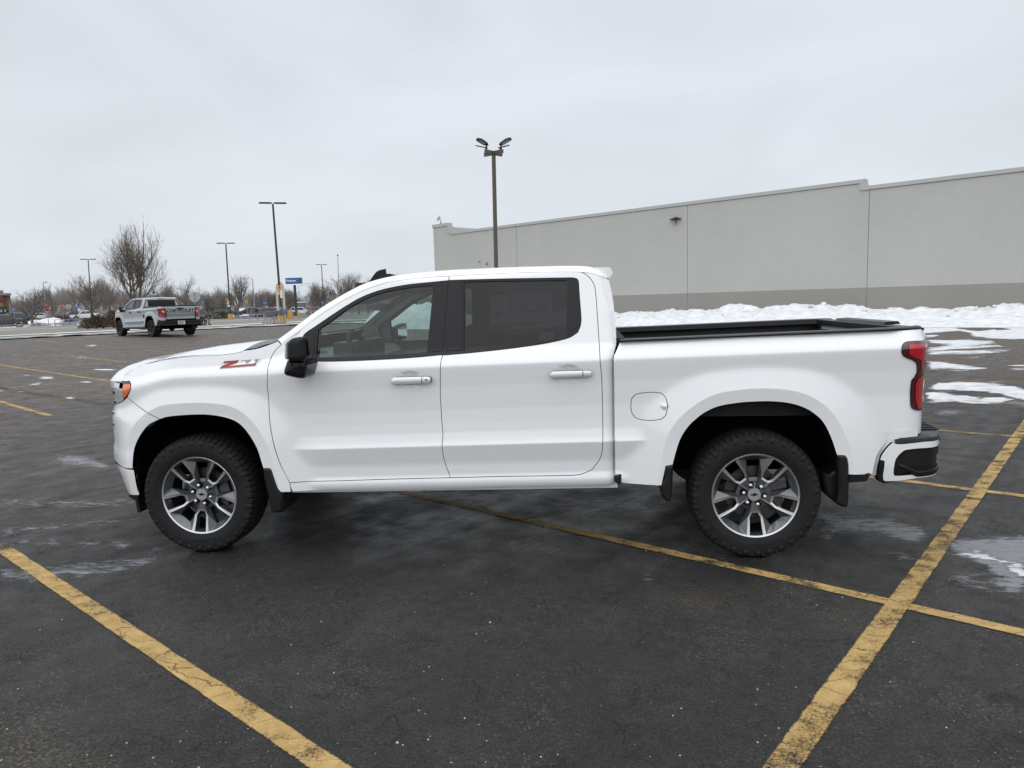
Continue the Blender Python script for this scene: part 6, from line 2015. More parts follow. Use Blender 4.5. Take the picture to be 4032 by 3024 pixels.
def vehicle(kind, col, cname, px, D, face, label, py=None, lower=None, cat=None):
    c = CARS[kind]
    b = ground_at(px, D)
    if py is not None:
        p = at(px, py, D)
        b[2] = max(b[2], min(b[2] + .5, p[2]))
    nm = {'sedan': 'sedan_car', 'suv': 'family_car', 'minivan': 'minivan', 'pickup': 'parked_pickup'}[kind]
    o = empty(nm, b, VIEW(b) + R(face), label, cat or {'sedan': 'car', 'suv': 'car', 'minivan': 'minivan', 'pickup': 'pickup truck'}[kind], "vehicles parked across the drive")
    W = c['w']
    low = c['low']
    # wheel arches cut into the lower outline
    out = []
    z0 = low[0][1]
    for x in c['wh'][::-1]:
        for a in range(0, 181, 30):
            out.append((x + c['wr'] * 1.22 * math.cos(R(a)), max(z0, c['wr'] + c['wr'] * 1.2 * math.sin(R(a)) if 0 < a < 180 else z0)))
    poly = low + out
    mb = MB()
    hw = lambda z: W * (1 - .10 * max(0, (.62 - z)) - .09 * max(0, z - .75))
    n = len(poly)
    tr = tessellate_polygon([[Vector((p[0], p[1], 0)) for p in poly]])
    for s in (-1, 1):
        mb.add([(p[0], s * hw(p[1]), p[1]) for p in poly], [tuple(t) for t in tr], 0)
    V = [(p[0], -hw(p[1]), p[1]) for p in poly] + [(p[0], hw(p[1]), p[1]) for p in poly]
    mb.add(V, [(i, (i + 1) % n, n + (i + 1) % n, n + i) for i in range(n)], 0)
    gr = c['green']
    hg = [hw(gr[0][1]) - .04, c['cab'], c['cab'], hw(gr[3][1]) - .04]
    for s in (-1, 1):
        mb.add([(p[0], s * h_, p[1]) for p, h_ in zip(gr, hg)], [(0, 1, 2, 3)], 0)
    V = [(p[0], -h_, p[1]) for p, h_ in zip(gr, hg)] + [(p[0], h_, p[1]) for p, h_ in zip(gr, hg)]
    mb.add(V, [(0, 1, 5, 4), (2, 3, 7, 6)], 0)
    ro = [(gr[1][0] + (gr[2][0] - gr[1][0]) * t, gr[1][1] + (gr[2][1] - gr[1][1]) * t + .05 * math.sin(math.pi * t) ** .7) for t in np.linspace(0, 1, 7)]
    mb.grid([[(x, y * c['cab'], z + .035 * (1 - y * y)) for y in np.linspace(-1, 1, 7)] for x, z in ro], 0)
    for s in (-1, 1):
        mb.grid([[(x, s * c['cab'], z) for x, z in ro], [(x, s * c['cab'], gr[1][1] + (gr[2][1] - gr[1][1]) * i / 6) for i, (x, z) in enumerate(ro)]], 0)
    body = mb.build("body", paint(col, cname), o, angle=28)
    # glass
    def gp(t, h, s=0):   # point on greenhouse: along t 0..1 front to back at height fraction h
        xa = gr[0][0] + (gr[1][0] - gr[0][0]) * h
        xb = gr[3][0] + (gr[2][0] - gr[3][0]) * h
        za = gr[0][1] + (gr[1][1] - gr[0][1]) * h
        zb = gr[3][1] + (gr[2][1] - gr[3][1]) * h
        ya = hg[0] + (hg[1] - hg[0]) * h
        yb = hg[3] + (hg[2] - hg[3]) * h
        return (xa + (xb - xa) * t, s * (ya + (yb - ya) * t + .012), za + (zb - za) * t)
    spans = {'sedan': [(.13, .47), (.51, .86)], 'suv': [(.12, .40), (.43, .69), (.72, .93)], 'minivan': [(.12, .38), (.41, .68), (.71, .94)], 'pickup': [(.12, .50), (.54, .90)]}[kind]
    for s in (-1, 1):
        for a, d_ in spans:
            mb = MB(); mb.add([gp(a - .04, .10, s), gp(d_, .10, s), gp(d_, .88, s), gp(a + .02, .88, s)], [(0, 1, 2, 3)]); mb.build("side_window", DGL, o)
    for i, j, dx in ((0, 1, -1), (3, 2, 1)):
        mb = MB()
        A, B = np.array(gr[i]), np.array(gr[j])
        nv = np.array([-(B - A)[1], (B - A)[0]]); nv /= np.linalg.norm(nv)
        if nv[0] * dx < 0: nv = -nv
        p0, p1 = A + (B - A) * .08 + nv * .015, A + (B - A) * .92 + nv * .015
        ha, hb = hg[i] * .86, hg[j] * .88
        mb.add([(p0[0], -ha, p0[1]), (p0[0], ha, p0[1]), (p1[0], hb, p1[1]), (p1[0], -hb, p1[1])], [(0, 1, 2, 3)]); mb.build("windshield" if i == 0 else "rear_window", DGL, o)
    for x in c['wh']:
        for s in (-1, 1):
            mb = MB(); mb.tube((x, s * (W - .24), c['wr']), (x, s * (W - .02), c['wr']), c['wr'], n=18); wv = mb.build("wheel", TYR, o, angle=40)
            mb = MB(); mb.tube((x, s * (W - .1), c['wr']), (x, s * (W - .005), c['wr']), c['wr'] * .62, c['wr'] * .5, n=14); mb.build("rim", ALW, wv)
    zl = low[2][1]
    for s in (-1, 1):
        mb = MB(); mb.box((low[1][0] + .14, s * W * .70, zl - .14), (.26, .42, .15)); mb.build("headlight", HLW, o)
        xb = max(p[0] for p in low)
        mb = MB(); mb.box((xb - .10, s * W * .80, .86 if kind == 'sedan' else 1.0), (.25, .30, .16 if kind == 'sedan' else .34)); mb.build("tail_light", TLR, o)
        mb = MB(); mb.box((gr[0][0] + .35, s * (W + .05), gr[0][1] + .06), (.10, .20, .14)); mb.build("side_mirror", paint(col, cname), o)
    mb = MB(); mb.box((low[1][0] + .05, 0, .55), (.14, W * 1.1, .18)); mb.build("grille", BLKS, o)
    mb = MB(); mb.box((0, 0, c['wr'] + .02), (c['L'] * .8, W * 1.5, .28)); mb.build("underbody", BLKS, o)
    if lower:
        for s in (-1, 1):
            mb = MB(); mb.box((.0, s * (W - .005), .66), (c['L'] * .42, .012, .26)); mb.build("lower_panel", lower, o)
    return o
WH, BK, GY, SV = (.70, .71, .72), (.010, .010, .012), (.12, .13, .14), (.36, .375, .385)
vehicle('suv', BK, "black", 14, 88, 180, "black car behind the steel rails, nose pointing away from the brick shop", 1311)
vehicle('sedan', WH, "white", 32, 135, 200, "white car half hidden by the mound under the small blue sign", 1246)
vehicle('suv', (.03, .033, .04), "charcoal", 74, 122, 185, "charcoal family car between the brick shop and the round bare tree", 1255)
vehicle('pickup', WH, "white", 341, 143, 2, "white utility truck side-on behind the grey railings and a bare tree trunk", 1254)
vehicle('sedan', WH, "white", 424, 165, 178, "white sedan just ahead of the grey pickup's mirror", 1240)
vehicle('suv', GY, "grey", 452, 118, 215, "grey car tucked against the grey pickup's front wheel arch", 1262)
vehicle('suv', WH, "white", 459, 190, 250, "small white hatchback end-on above the grey pickup's mirror", 1226)
for px, cl, nm_, kd, lab in ((108, GY, "grey", 'sedan', "grey car roof showing left of the round bare tree's trunk"), (160, WH, "white", 'suv', "white car roof behind the snow mound under the largest blue sign"), (222, GY, "grey", 'sedan', "grey car between the two red octagons, deep in the lot"), (262, (.10, .03, .03), "maroon", 'sedan', "maroon car behind the pale octagonal sign back"), (300, (.06, .08, .12), "slate", 'suv', "slate car above the white utility truck's hood")):
    vehicle(kd, cl, nm_, px, 180, 175 + (px % 7) * 3, lab, 1240)
vehicle('pickup', (.010, .045, .035), "dark green", 776, 128, 180, "dark green pickup with a tan lower stripe behind the grey pickup's tailgate", 1259, mat("tan lower panel", (.33, .30, .25), .5))
vehicle('minivan', WH, "white", 818, 178, 185, "white van roof in the back row left of the signed pole", 1230)
vehicle('suv', SV, "silver", 828, 152, 182, "silver wagon in front of the white van", 1236)
vehicle('suv', (.012, .035, .032), "deep teal", 890, 150, 150, "deep teal car showing a red tail lamp beside the yellow pole foot", 1242)
vehicle('sedan', SV, "silver", 880, 190, 182, "silver car roof behind the deep teal car", 1224)
vehicle('sedan', SV, "silver", 938, 172, 160, "silver car right of the small cut-back tree", 1232)
vehicle('sedan', (.045, .038, .036), "brown", 978, 150, 10, "dark brown car under the yellow diamond sign", 1236)
vehicle('suv', (.05, .08, .11), "steel blue", 1003, 185, 5, "steel blue car behind the dark brown one", 1222)
vehicle('minivan', (.016, .022, .045), "navy", 1030, 121, 118, "navy minivan seen from its rear corner behind the rails", 1257)
vehicle('suv', (.025, .027, .03), "charcoal", 1078, 118, 172, "charcoal car directly behind the row of nested carts", 1255)
vehicle('sedan', (.10, .085, .12), "plum", 1136, 152, 165, "plum grey car left of the white family car by the bollards", 1240)
vehicle('suv', WH, "white", 1184, 150, 180, "white family car side-on behind the yellow bollards", 1242)
vehicle('sedan', (.33, .02, .025), "red", 1243, 182, 178, "red car roof right of the sign back above the bollards", 1222)
vehicle('suv', GY, "grey", 1268, 135, 172, "grey car half hidden by the white windshield pillar", 1246)
vehicle('suv', SV, "silver", 1205, 186, 184, "silver car roof in the back row below the shelter", 1224)
vehicle('suv', (.03, .06, .05), "deep green", 1118, 190, 184, "deep green car roof beside the arch sign's right pillar", 1222)
vehicle('sedan', WH, "white", 960, 192, 180, "white car roof behind the silver one near the yellow diamond", 1224)
vehicle('sedan', GY, "grey", 640, 175, 180, "grey car glimpsed through the grey pickup's cab", 1238)

# the grey pickup: the same make of truck, so its parts are copied and repainted
def grey_truck():
    o = copy_tree(truck)
    swap = {"red lens": mat("weathered red lens", (.30, .022, .022), .25, coat=.6), "white paint": GREYP, "machined alloy": mat("black wheel", (.02, .02, .021), .4), "grey wheel paint": mat("dark wheel", (.015, .015, .016), .5), "satin alloy": BLACKP, "chrome": BLACKP, "black gloss trim": PIANO}
    def walk(q):
        for ch in list(q.children):
            if ch.name.split('.')[0] in ("badge", "badge_letter", "lettering", "window_sticker", "fuel_door") or (ch.name.split('.')[0] == "roof_spoiler"):
                for k in list(ch.children_recursive): bpy.data.objects.remove(k)
                bpy.data.objects.remove(ch)
                continue
            for sl in ch.material_slots:
                nm = sl.material.name
                sl.link = 'OBJECT'
                sl.material = swap.get(nm, bpy.data.materials[nm])
                if nm == "white paint" and ch.name.split('.')[0] in ("rear_bumper", "bumper_face", "door_handle", "bumper_filler"):
                    sl.material = BLACKP
            walk(ch)
    walk(o)
    # x runs to the rear: local +x is away from the grass strip
    ang = math.atan2(-ND[1], -ND[0])
    p = G(597, 1327)
    ca, sa = math.cos(ang), math.sin(ang)
    lx, ly = 3.745, .03
    o.rotation_euler = (0, 0, ang)
    o.location = (p[0] - (ca * lx - sa * ly), p[1] - (sa * lx + ca * ly), p[2] - .0)
    tag(o, "grey pickup truck seen from behind with lettering across its tailgate, parked at the grass strip", "pickup truck")
    tg = [c for c in o.children if c.name.startswith("tailgate")][0]
    me = text_mesh("CHEVROLET", .19, .006, 1.2, 1.06, .004)
    t = link("lettering", me, tg, [BLKS])
    t.matrix_local = Matrix.Translation((4.826, TW / 2, 1.235)) @ Matrix.Rotation(R(90), 4, 'Z') @ Matrix.Rotation(R(90), 4, 'X')
    mb = MB(); mb.box((4.822, TW / 2, 1.04), (.012, TW - .56, .09)); mb.build("tailgate_trim", mat("darker grey trim", (.17, .19, .21), .5), tg)  # darker grey bar across the tailgate below the lettering
    # bed cover, running boards, plate
    mb = MB(); mb.box((3.80, TW / 2, 1.455), (1.80, TW - .20, .03), rot=Matrix.Rotation(R(-1), 3, 'Y')); mb.build("bed_cover", SATIN, o)
    for y in (.02, TW - .02):
        mb = MB(); mb.box((1.85, y + (.06 if y < 1 else -.06), .40), (2.1, .16, .06)); mb.build("running_board", BLACKP, o)
    mb = MB(); mb.box((4.935, TW / 2 - .05, .66), (.03, .34, .17)); pl = mb.build("licence_plate", mat("plate white", (.6, .62, .66), .5), o)
    for k, (dy, dz_, w_) in enumerate(((-.08, .03, .10), (.06, .03, .08), (-.02, -.03, .20))):
        mb = MB(); mb.box((4.952, TW / 2 - .05 + dy, .66 + dz_), (.004, w_, .035)); mb.build("plate_mark", BLKS, pl)
    return o
GT = grey_truck()

# ================================================================== rails, carts, bollards
BLUP = mat("corral blue", (.05, .12, .42), .5)
def railing(pts, D, label, posts, drop=None, panel=None, low=.52, r=.042):
    """pts: pixels along the top rail; posts: fractions along it"""
    b = ground_at(pts[0][0], D)
    o = empty("railing", b, 0, label, "railing", "grey steel cart rails")
    P = np.array([at(x, y, D + (k * (drop or 0))) for k, (x, y) in enumerate(pts)])
    gzs = [float(gz(p[0], p[1])) for p in P]
    mb = MB(); mb.path(P - b, r, 6); mb.build("top_rail", GALV, o)
    hgt = P[:, 2] - np.array(gzs)
    Q = P.copy(); Q[:, 2] = np.array(gzs) + hgt * .42
    mb = MB(); mb.path(Q - b, r, 6); mb.build("lower_rail", GALV, o)
    cum = np.linspace(0, 1, len(P))
    for f in posts:
        p = np.array([np.interp(f, cum, P[:, k]) for k in range(3)])
        g0 = float(gz(p[0], p[1]))
        mb = MB(); mb.tube(np.array([p[0], p[1], g0 - .05]) - b, p - b, r * 1.05, n=6); mb.build("post", GALV, o)
    if panel:
        for f0, f1, m in panel:
            a = [np.array([np.interp(f, cum, Z_[:, k]) for k in range(3)]) - b for f in (f0, f1) for Z_ in (P, Q)]
            c = (a[0] + a[1]) / 2, (a[2] + a[3]) / 2
            vs = [a[0] - (0, 0, .05), a[0] * .4 + a[1] * .6, a[2] * .4 + a[3] * .6, a[2] - (0, 0, .05)]
            mb = MB(); mb.add(vs + [v + (0, .03, 0) for v in vs], [(0, 1, 2, 3), (7, 6, 5, 4), (0, 4, 5, 1), (2, 6, 7, 3), (0, 3, 7, 4), (1, 5, 6, 2)]); mb.build("panel", m, o)
    return o
railing([(-60, 1283), (60, 1279), (175, 1275)], 78, "steel railing crossing in front of the black car", [0, .33, .56, .81, .88, .985], 1)
railing([(178, 1275), (300, 1270), (415, 1265)], 80, "steel railing between the black car and the brown shrubs", [.0, .08, .16, .41, .49, .57, .75], 1, [(.49, .57, BLUP)])
railing([(-40, 1258), (30, 1257), (85, 1255)], 92, "short steel railing in front of the leftmost snow mound", [0, .3, .6, 1.])
railing([(215, 1259), (270, 1257), (325, 1255)], 95, "steel railing below the white utility truck's front bumper", [0, .25, .5, .75, 1.], None, [(.6, .75, BLUP)])
railing([(125, 1274), (145, 1273), (160, 1272)], 76, "blue-panelled cart bay at the foot of the largest blue sign", [0, .5, 1.], None, [(0.05, .95, mat("navy panel", (.02, .05, .20), .5))])
railing([(918, 1246), (960, 1245), (1004, 1243)], 82, "steel cart bay with a blue panel right of the yellow pole foot", [.05, .45, .62, .85], 1, [(.36, .62, mat("royal panel", (.03, .06, .32), .5))])
railing([(980, 1239), (1045, 1238), (1108, 1236)], 74, "steel cart bay behind the row of nested carts", [0, .25, .5, .75, 1.], 1)
railing([(1180, 1243), (1215, 1241), (1240, 1240)], 84, "steel cart bay with a blue panel below the white family car", [0, .5, 1.], 1, [(.3, .9, mat("sky panel", (.10, .26, .50), .5))])

def shopping_cart(o):
    """wire trolley, its handle at -x, about a metre tall"""
    W_ = mat("cart wire", (.22, .23, .24), .45, metal=.6) if "cart wire" not in bpy.data.materials else bpy.data.materials["cart wire"]
    B_ = mat("cart blue", (.04, .13, .45), .5) if "cart blue" not in bpy.data.materials else bpy.data.materials["cart blue"]
    top = [(-.36, -.27, .98), (.45, -.20, .92), (.45, .20, .92), (-.36, .27, .98)]
    bot = [(-.28, -.22, .62), (.40, -.16, .60), (.40, .16, .60), (-.28, .22, .62)]
    mb = MB()
    mb.path(top + top[:1], .010, 5); mb.path(bot + bot[:1], .008, 5)
    for i in range(4):
        for t in np.linspace(0, 1, 9)[:-1]:
            a = np.array(top[i]) * (1 - t) + np.array(top[(i + 1) % 4]) * t
            c = np.array(bot[i]) * (1 - t) + np.array(bot[(i + 1) % 4]) * t
            mb.tube(a, c, .004, n=4)
        for h in (.25, .5, .75):
            a = np.array(top[i]) * (1 - h) + np.array(bot[i]) * h
            c = np.array(top[(i + 1) % 4]) * (1 - h) + np.array(bot[(i + 1) % 4]) * h
            mb.tube(a, c, .004, n=4)
    for t in np.linspace(0, 1, 8):
        a = np.array(bot[0]) * (1 - t) + np.array(bot[1]) * t; c = np.array(bot[3]) * (1 - t) + np.array(bot[2]) * t
        mb.tube(a, c, .004, n=4)
    mb.build("basket", W_, o)
    mb = MB()
    for s in (-1, 1):
        mb.path([(-.45, s * .27, 1.02), (-.36, s * .27, .98), (-.20, s * .24, .55), (-.32, s * .26, .14), (.50, s * .20, .14), (.30, s * .18, .58)], .013, 6)
    mb.path([(-.32, -.26, .14), (-.32, .26, .14)], .012, 6); mb.path([(.5, -.2, .14), (.5, .2, .14)], .012, 6)
    mb.build("frame", W_, o)
    mb = MB(); mb.tube((-.45, -.27, 1.02), (-.45, .27, 1.02), .022, n=8); mb.build("handle", B_, o)
    mb = MB(); mb.box((-.34, 0, .84), (.03, .44, .22)); mb.build("child_seat", B_, o)
    for x, y in ((-.32, .26), (-.32, -.26), (.5, .2), (.5, -.2)):
        mb = MB(); mb.tube((x, y - .018, .06), (x, y + .018, .06), .06, n=10); mb.build("wheel", BLKS, o)
c0 = empty("shopping_cart", ground_at(1104, 52.4), 0, "nested shopping cart nearest the yellow pole foot, at the handle end of the row", "shopping cart", "shopping carts left out by the drive")
shopping_cart(c0)
dirv = at(1052, 1240, 52.0) - at(1104, 1240, 52.4)
c0.rotation_euler = (0, 0, math.atan2(dirv[1], dirv[0]))
uu_ = dirv[:2] / np.hypot(*dirv[:2])
for k, lab in enumerate(("second shopping cart from the yellow pole foot in the nested row", "third shopping cart from the yellow pole foot in the nested row", "shopping cart at the open front end of the nested row")):
    c = copy_tree(c0)
    p = np.array(c0.location)[:2] + uu_ * .24 * (k + 1)
    c.location = (p[0], p[1], float(gz(*p)))
    c['label'] = lab
for px, D, a, lab in ((858, 112, 20, "lone shopping cart left of the yellow pole foot by the dark shrub"), (843, 113, 160, "shopping cart behind the green pickup's front wheel, beside the lone one"), (1130, 82, 70, "lone shopping cart behind the pair of yellow bollards"), (1158, 86, 10, "lone shopping cart right of the pair of yellow bollards")):
    c = copy_tree(c0)
    c.location = ground_at(px, D)
    c.rotation_euler = (0, 0, R(a))
    c['label'] = lab
def bollard(px, top_py, D, lab, r=.10, m=None, h=None):
    b = ground_at(px, D)
    o = empty("bollard", b, 0, lab, "bollard", "yellow bollards")
    hh = h or at(px, top_py, D)[2] - b[2]
    mb = MB(); mb.tube((0, 0, -.1), (0, 0, hh - .05), r, n=16); mb.tube((0, 0, hh - .05), (0, 0, hh), r, r * .55, n=16)
    mb.build("post", m or YBASE, o, angle=40)
    mb = MB(); mb.tube((0, 0, -.02), (0, 0, .03), r + .05, n=16); mb.build("collar", CONC, o)
bollard(1137, 1224, 74, "left one of the close pair of tall yellow bollards", .105)
bollard(1147, 1224, 73, "thicker right one of the close pair of tall yellow bollards", .14)
bollard(1175, 1225, 74, "single tall yellow bollard below the pale sign back", .105)
bollard(1226, 1228, 88, "yellow bollard touching the white windshield pillar", .10)
bollard(1110.5, 1222, 80, "small pinkish bollard just right of the tallest light pole", .08, mat("faded bollard", (.55, .38, .25), .7))

# ================================================================== the brick shop at the edge
b = ground_at(-10, 150)
o = empty("brick_shop", b, VIEW(b), "tan brick shop with grey cornices and a dark red sign at the picture's edge", "shop building")
k = 150 / FPX
BRK = mat("tan brick", (.27, .185, .115), .85, var=(.8, .85, 1.15))
zz_ = lambda py: at(0, py, 150)[2] - b[2]
mb = MB(); mb.box((-13 * k, 4, (zz_(1152) - .5) / 2), (70 * k, 8, zz_(1152) + .5)); mb.build("wall", BRK, o)
mb = MB(); mb.box((28 * k, 5, (zz_(1162) - .5) / 2), (40 * k, 8, zz_(1162) + .5)); mb.build("side_wall", BRK, o)
for (cx, wx, py, h) in ((-12, 78, 1146, 7), (28, 48, 1157, 6)):
    mb = MB(); mb.box((cx * k, 4, zz_(py)), (wx * k, 9, h * k)); mb.box((cx * k, 4, zz_(py + h - 1)), ((wx - 6) * k, 8.6, 3 * k)); mb.build("cornice", mat("grey cornice", (.30, .30, .285), .7), o)
mb = MB(); mb.box((12 * k, -.15, zz_(1180)), (30 * k, .3, 15 * k)); mb.build("shop_sign", mat("dark red sign", (.20, .012, .03), .5), o)
mb = MB(); mb.box((14 * k, -.05, zz_(1222)), (38 * k, .3, 30 * k)); dr = mb.build("shop_window", DGL, o)
for x in (8, 14, 26):
    mb = MB(); mb.box((x * k, -.22, zz_(1224)), (4 * k, .05, 9 * k)); mb.build("poster", mat("poster pale", (.5, .45, .48), .6), dr)
mb = MB(); mb.box((42 * k, .9, zz_(1218) ), (4 * k, .3, 40 * k)); mb.build("pilaster", mat("pale pilaster", (.42, .37, .30), .8), o)

# ================================================================== snow mounds
def mound(px, D, wx, h, lab, seed):
    b = ground_at(px, D)
    n, m_ = 30, 18
    mb = MB()
    rows = []
    for i in range(n):
        u = -1 + 2 * i / (n - 1)
        r = []
        for j in range(m_):
            v = -1 + 2 * j / (m_ - 1)
            e = max(0, 1 - u * u - v * v) ** .6
            r.append((u * wx / 2, v * wx / 3.2, h * e * (.55 + .8 * float(fbm(u * 3 + seed * 7, v * 3, 4, seed))) - .05))
        rows.append(r)
    mb.grid(rows)
    o = mb.build("snow_mound", SNOW, smooth=True)
    o.location = b
    o.rotation_euler = (0, 0, VIEW(b))
    tag(o, lab, "snow mound", "ploughed snow mounds")
mound(5, 98, 3.5, 1.0, "snow mound behind the black car, under the brick shop", 1)
mound(75, 100, 4.2, .8, "wide low snow mound below the small blue sign", 2)
mound(118, 97, 4.0, 1.0, "tall snow mound at the foot of the round bare tree", 3)
mound(180, 99, 7.5, 1.25, "largest snow mound, behind the larger red octagon", 4)
mound(245, 102, 5.0, .95, "grey-streaked snow mound under the smaller red octagon", 5)
mound(958, 172, 6, 2.0, "distant snow mound behind the brown car", 6)
mound(1006, 176, 7, 2.0, "distant snow mound below the round red sign", 8)
mound(1076, 170, 7, 2.2, "distant snow mound left of the arch sign's pillar", 7)
mound(1620, 47, 6.5, 1.7, "snow mound seen through the front side window", 9)
bx = empty("utility_cabinet", ground_at(1622, 54), VIEW(ground_at(1622, 54)), "dark grey utility cabinet behind the mound seen through the front window", "cabinet")
mb = MB(); mb.box((0, 0, .9), (.95, .8, 1.8)); mb.build("cabinet_body", mat("cabinet grey", (.06, .065, .065), .7), bx)
mb = MB(); mb.box((0, -.41, .9), (.8, .02, 1.6)); mb.build("cabinet_door", mat("cabinet door grey", (.07, .075, .075), .6), bx)
mb = MB(); mb.box((.3, -.43, .95), (.03, .03, .14)); mb.build("door_handle", GALV, bx)

# ================================================================== trees, shrubs, the far wood
BARK = mat("grey brown bark", (.135, .115, .096), .9)
BARKD = mat("hazed bark", (.165, .145, .13), .9)  # bark paled to put haze into the middle-distance trees
BARKF = mat("hazed far bark", (.26, .236, .218), .9)  # paler still, distance haze painted into the bark colour
def grow(rng, h, spread, trunk_r, forks, depth, min_r, up_=.25, first=.18, lean=0.):
    """list of (p0, p1, r0, r1) limbs of a bare tree"""
    segs = []
    def limb(p, d, L, r, lev):
        n = 3 if lev < 2 else 2
        q = p
        for i in range(n):
            d2 = d + np.array([rng.uniform(-1, 1), rng.uniform(-1, 1), rng.uniform(-.2, 1) * up_]) * .16
            d2 /= np.linalg.norm(d2)
            e = q + d2 * L / n
            r2 = r * (1 - .22 / n * (1 + lev * .3))
            segs.append((q, e, r, r2, lev))
            if lev < depth and (i > 0 or lev > 0):
                for _ in range(forks if lev < 2 else max(1, forks - 1)):
                    if rng.random() < .82:
                        az = rng.uniform(0, 2 * math.pi)
                        a = np.cross(d2, (math.cos(az), math.sin(az), .3)); a /= np.linalg.norm(a) + 1e-9
                        t = rng.uniform(.35, .8) * spread
                        nd = d2 * math.cos(t) + a * math.sin(t) + np.array([0, 0, up_])
                        nd /= np.linalg.norm(nd)
                        limb(e, nd, L * rng.uniform(.52, .78), max(min_r, r2 * rng.uniform(.45, .68)), lev + 1)
            q, d, r = e, d2, r2
        if lev < depth:
            limb(q, d, L * .7, max(min_r, r * .75), lev + 1)
    return segs, limb
def build_segs(mb, segs, sides_):
    for p0, p1, r0, r1, lev in segs:
        mb.tube(p0, p1, r0, r1, sides_ if lev < 2 else 3, cap=False)
def fit(segs, h, wdt, keep=0):
    zmax = max(s[1][2] for s in segs)
    x = sorted(abs(s[1][0]) for s in segs)
    xm = x[int(len(x) * .97)] or 1
    y = sorted(abs(s[1][1]) for s in segs)
    f = np.array([wdt / 2 / xm, wdt / 2 / (y[int(len(y) * .97)] or 1), h / zmax])
    return [(a * f, b * f, r0, r1, l) for a, b, r0, r1, l in segs]
def bare_tree(px, py_top, D, wpx, label, seed, stems=1, depth=4, forks=3, spread=1.0, bark=None, r=.16, up_=.25, first=.2, tw=.010, taper=0., group="bare trees of the lots"):
    rng = random.Random(seed)
    b = ground_at(px, D)
    h = at(px, py_top, D)[2] - b[2]
    wdt = wpx * D / FPX
    segs, limb = grow(rng, h, spread, r, forks, depth, tw, up_)
    tr = []
    if stems == 1:
        limb(np.array([0, 0, h * first]), np.array([rng.uniform(-.05, .05), 0, 1.]), h * .36, r * .85, 0)
        # extra scaffold limbs round the fork
        for k in range(5):
            az = 2 * math.pi * k / 5 + rng.uniform(-.3, .3)
            limb(np.array([0, 0, h * first * rng.uniform(.9, 1.25)]), np.array([math.cos(az) * .75 * spread, math.sin(az) * .75 * spread, 1.]) / 1.2, h * .30, r * .5, 1)
    else:
        for k in range(stems):
            az = 2 * math.pi * k / stems + rng.uniform(-.3, .3)
            d_ = np.array([math.cos(az) * .30 * spread, math.sin(az) * .30 * spread, 1.])
            limb(np.array([math.cos(az) * .1, math.sin(az) * .1, h * .10]), d_ / np.linalg.norm(d_), h * rng.uniform(.30, .38), r * rng.uniform(.6, .9), 0)
            for j in range(3):
                a2 = az + rng.uniform(-.8, .8)
                d_ = np.array([math.cos(a2) * .75 * spread, math.sin(a2) * .75 * spread, 1.])
                limb(np.array([math.cos(az) * .12, math.sin(az) * .12, h * rng.uniform(.12, .26)]), d_ / np.linalg.norm(d_), h * .24, r * .32, 1)
    segs = fit(segs, h, wdt)
    if taper:
        nar = lambda p: p * (1, 1, 1) if p[2] < h * .3 else np.array([p[0] * (1 - taper * (p[2] / h - .3) / .7), p[1] * (1 - taper * (p[2] / h - .3) / .7), p[2]])
        segs = [(nar(a), nar(c), r0, r1, l) for a, c, r0, r1, l in segs]
    segs = [q for q in segs if q[4] < 3 or rng.random() < .72]
    o = empty("bare_tree", b, VIEW(b), label, "tree", group)
    mb = MB(); mb.tube((0, 0, -.1), (0, 0, h * (first if stems == 1 else .14) + .1), r * 1.15, r * .9, 8); mb.build("trunk", bark or BARK, o)
    mb = MB(); build_segs(mb, segs, 5); mb.build("crown", bark or BARK, o)
    return o
bare_tree(532, 838, 68, 262, "tallest bare many-stemmed tree rising behind the grey pickup", 11, stems=3, depth=4, forks=3, spread=1.0, r=.13, tw=.0075, taper=.5)
bare_tree(124, 1122, 86, 130, "round bare tree with a short trunk behind the largest blue sign", 5, depth=4, forks=3, spread=1.15, bark=BARKD, r=.16, tw=.010)
bare_tree(362, 1072, 108, 150, "dark bare tree whose trunk crosses the white utility truck", 8, depth=4, forks=3, spread=1.0, bark=BARKD, r=.20, tw=.010, first=.26)
bare_tree(300, 1090, 125, 90, "bare tree left of the dark one, behind the blue sign with the white plate", 21, depth=4, forks=2, bark=BARKD, r=.16, tw=.010)
bare_tree(737, 1078, 118, 150, "spreading bare tree behind the biggest grey sign back", 14, depth=4, forks=3, spread=1.15, bark=BARKD, r=.2, tw=.010)
bare_tree(650, 1098, 125, 120, "bare tree to the left of the spreading one, behind the number 8 sign", 18, depth=4, forks=3, bark=BARKD, r=.18, tw=.010)
bare_tree(938, 1076, 130, 95, "upright bare tree just right of the signed light pole", 23, depth=4, forks=3, spread=.8, bark=BARKD, r=.2, tw=.010)
bare_tree(928, 1200, 118, 26, "little cut-back bare tree beside the deep teal car", 29, depth=3, forks=2, r=.12, tw=.010, bark=BARKD)
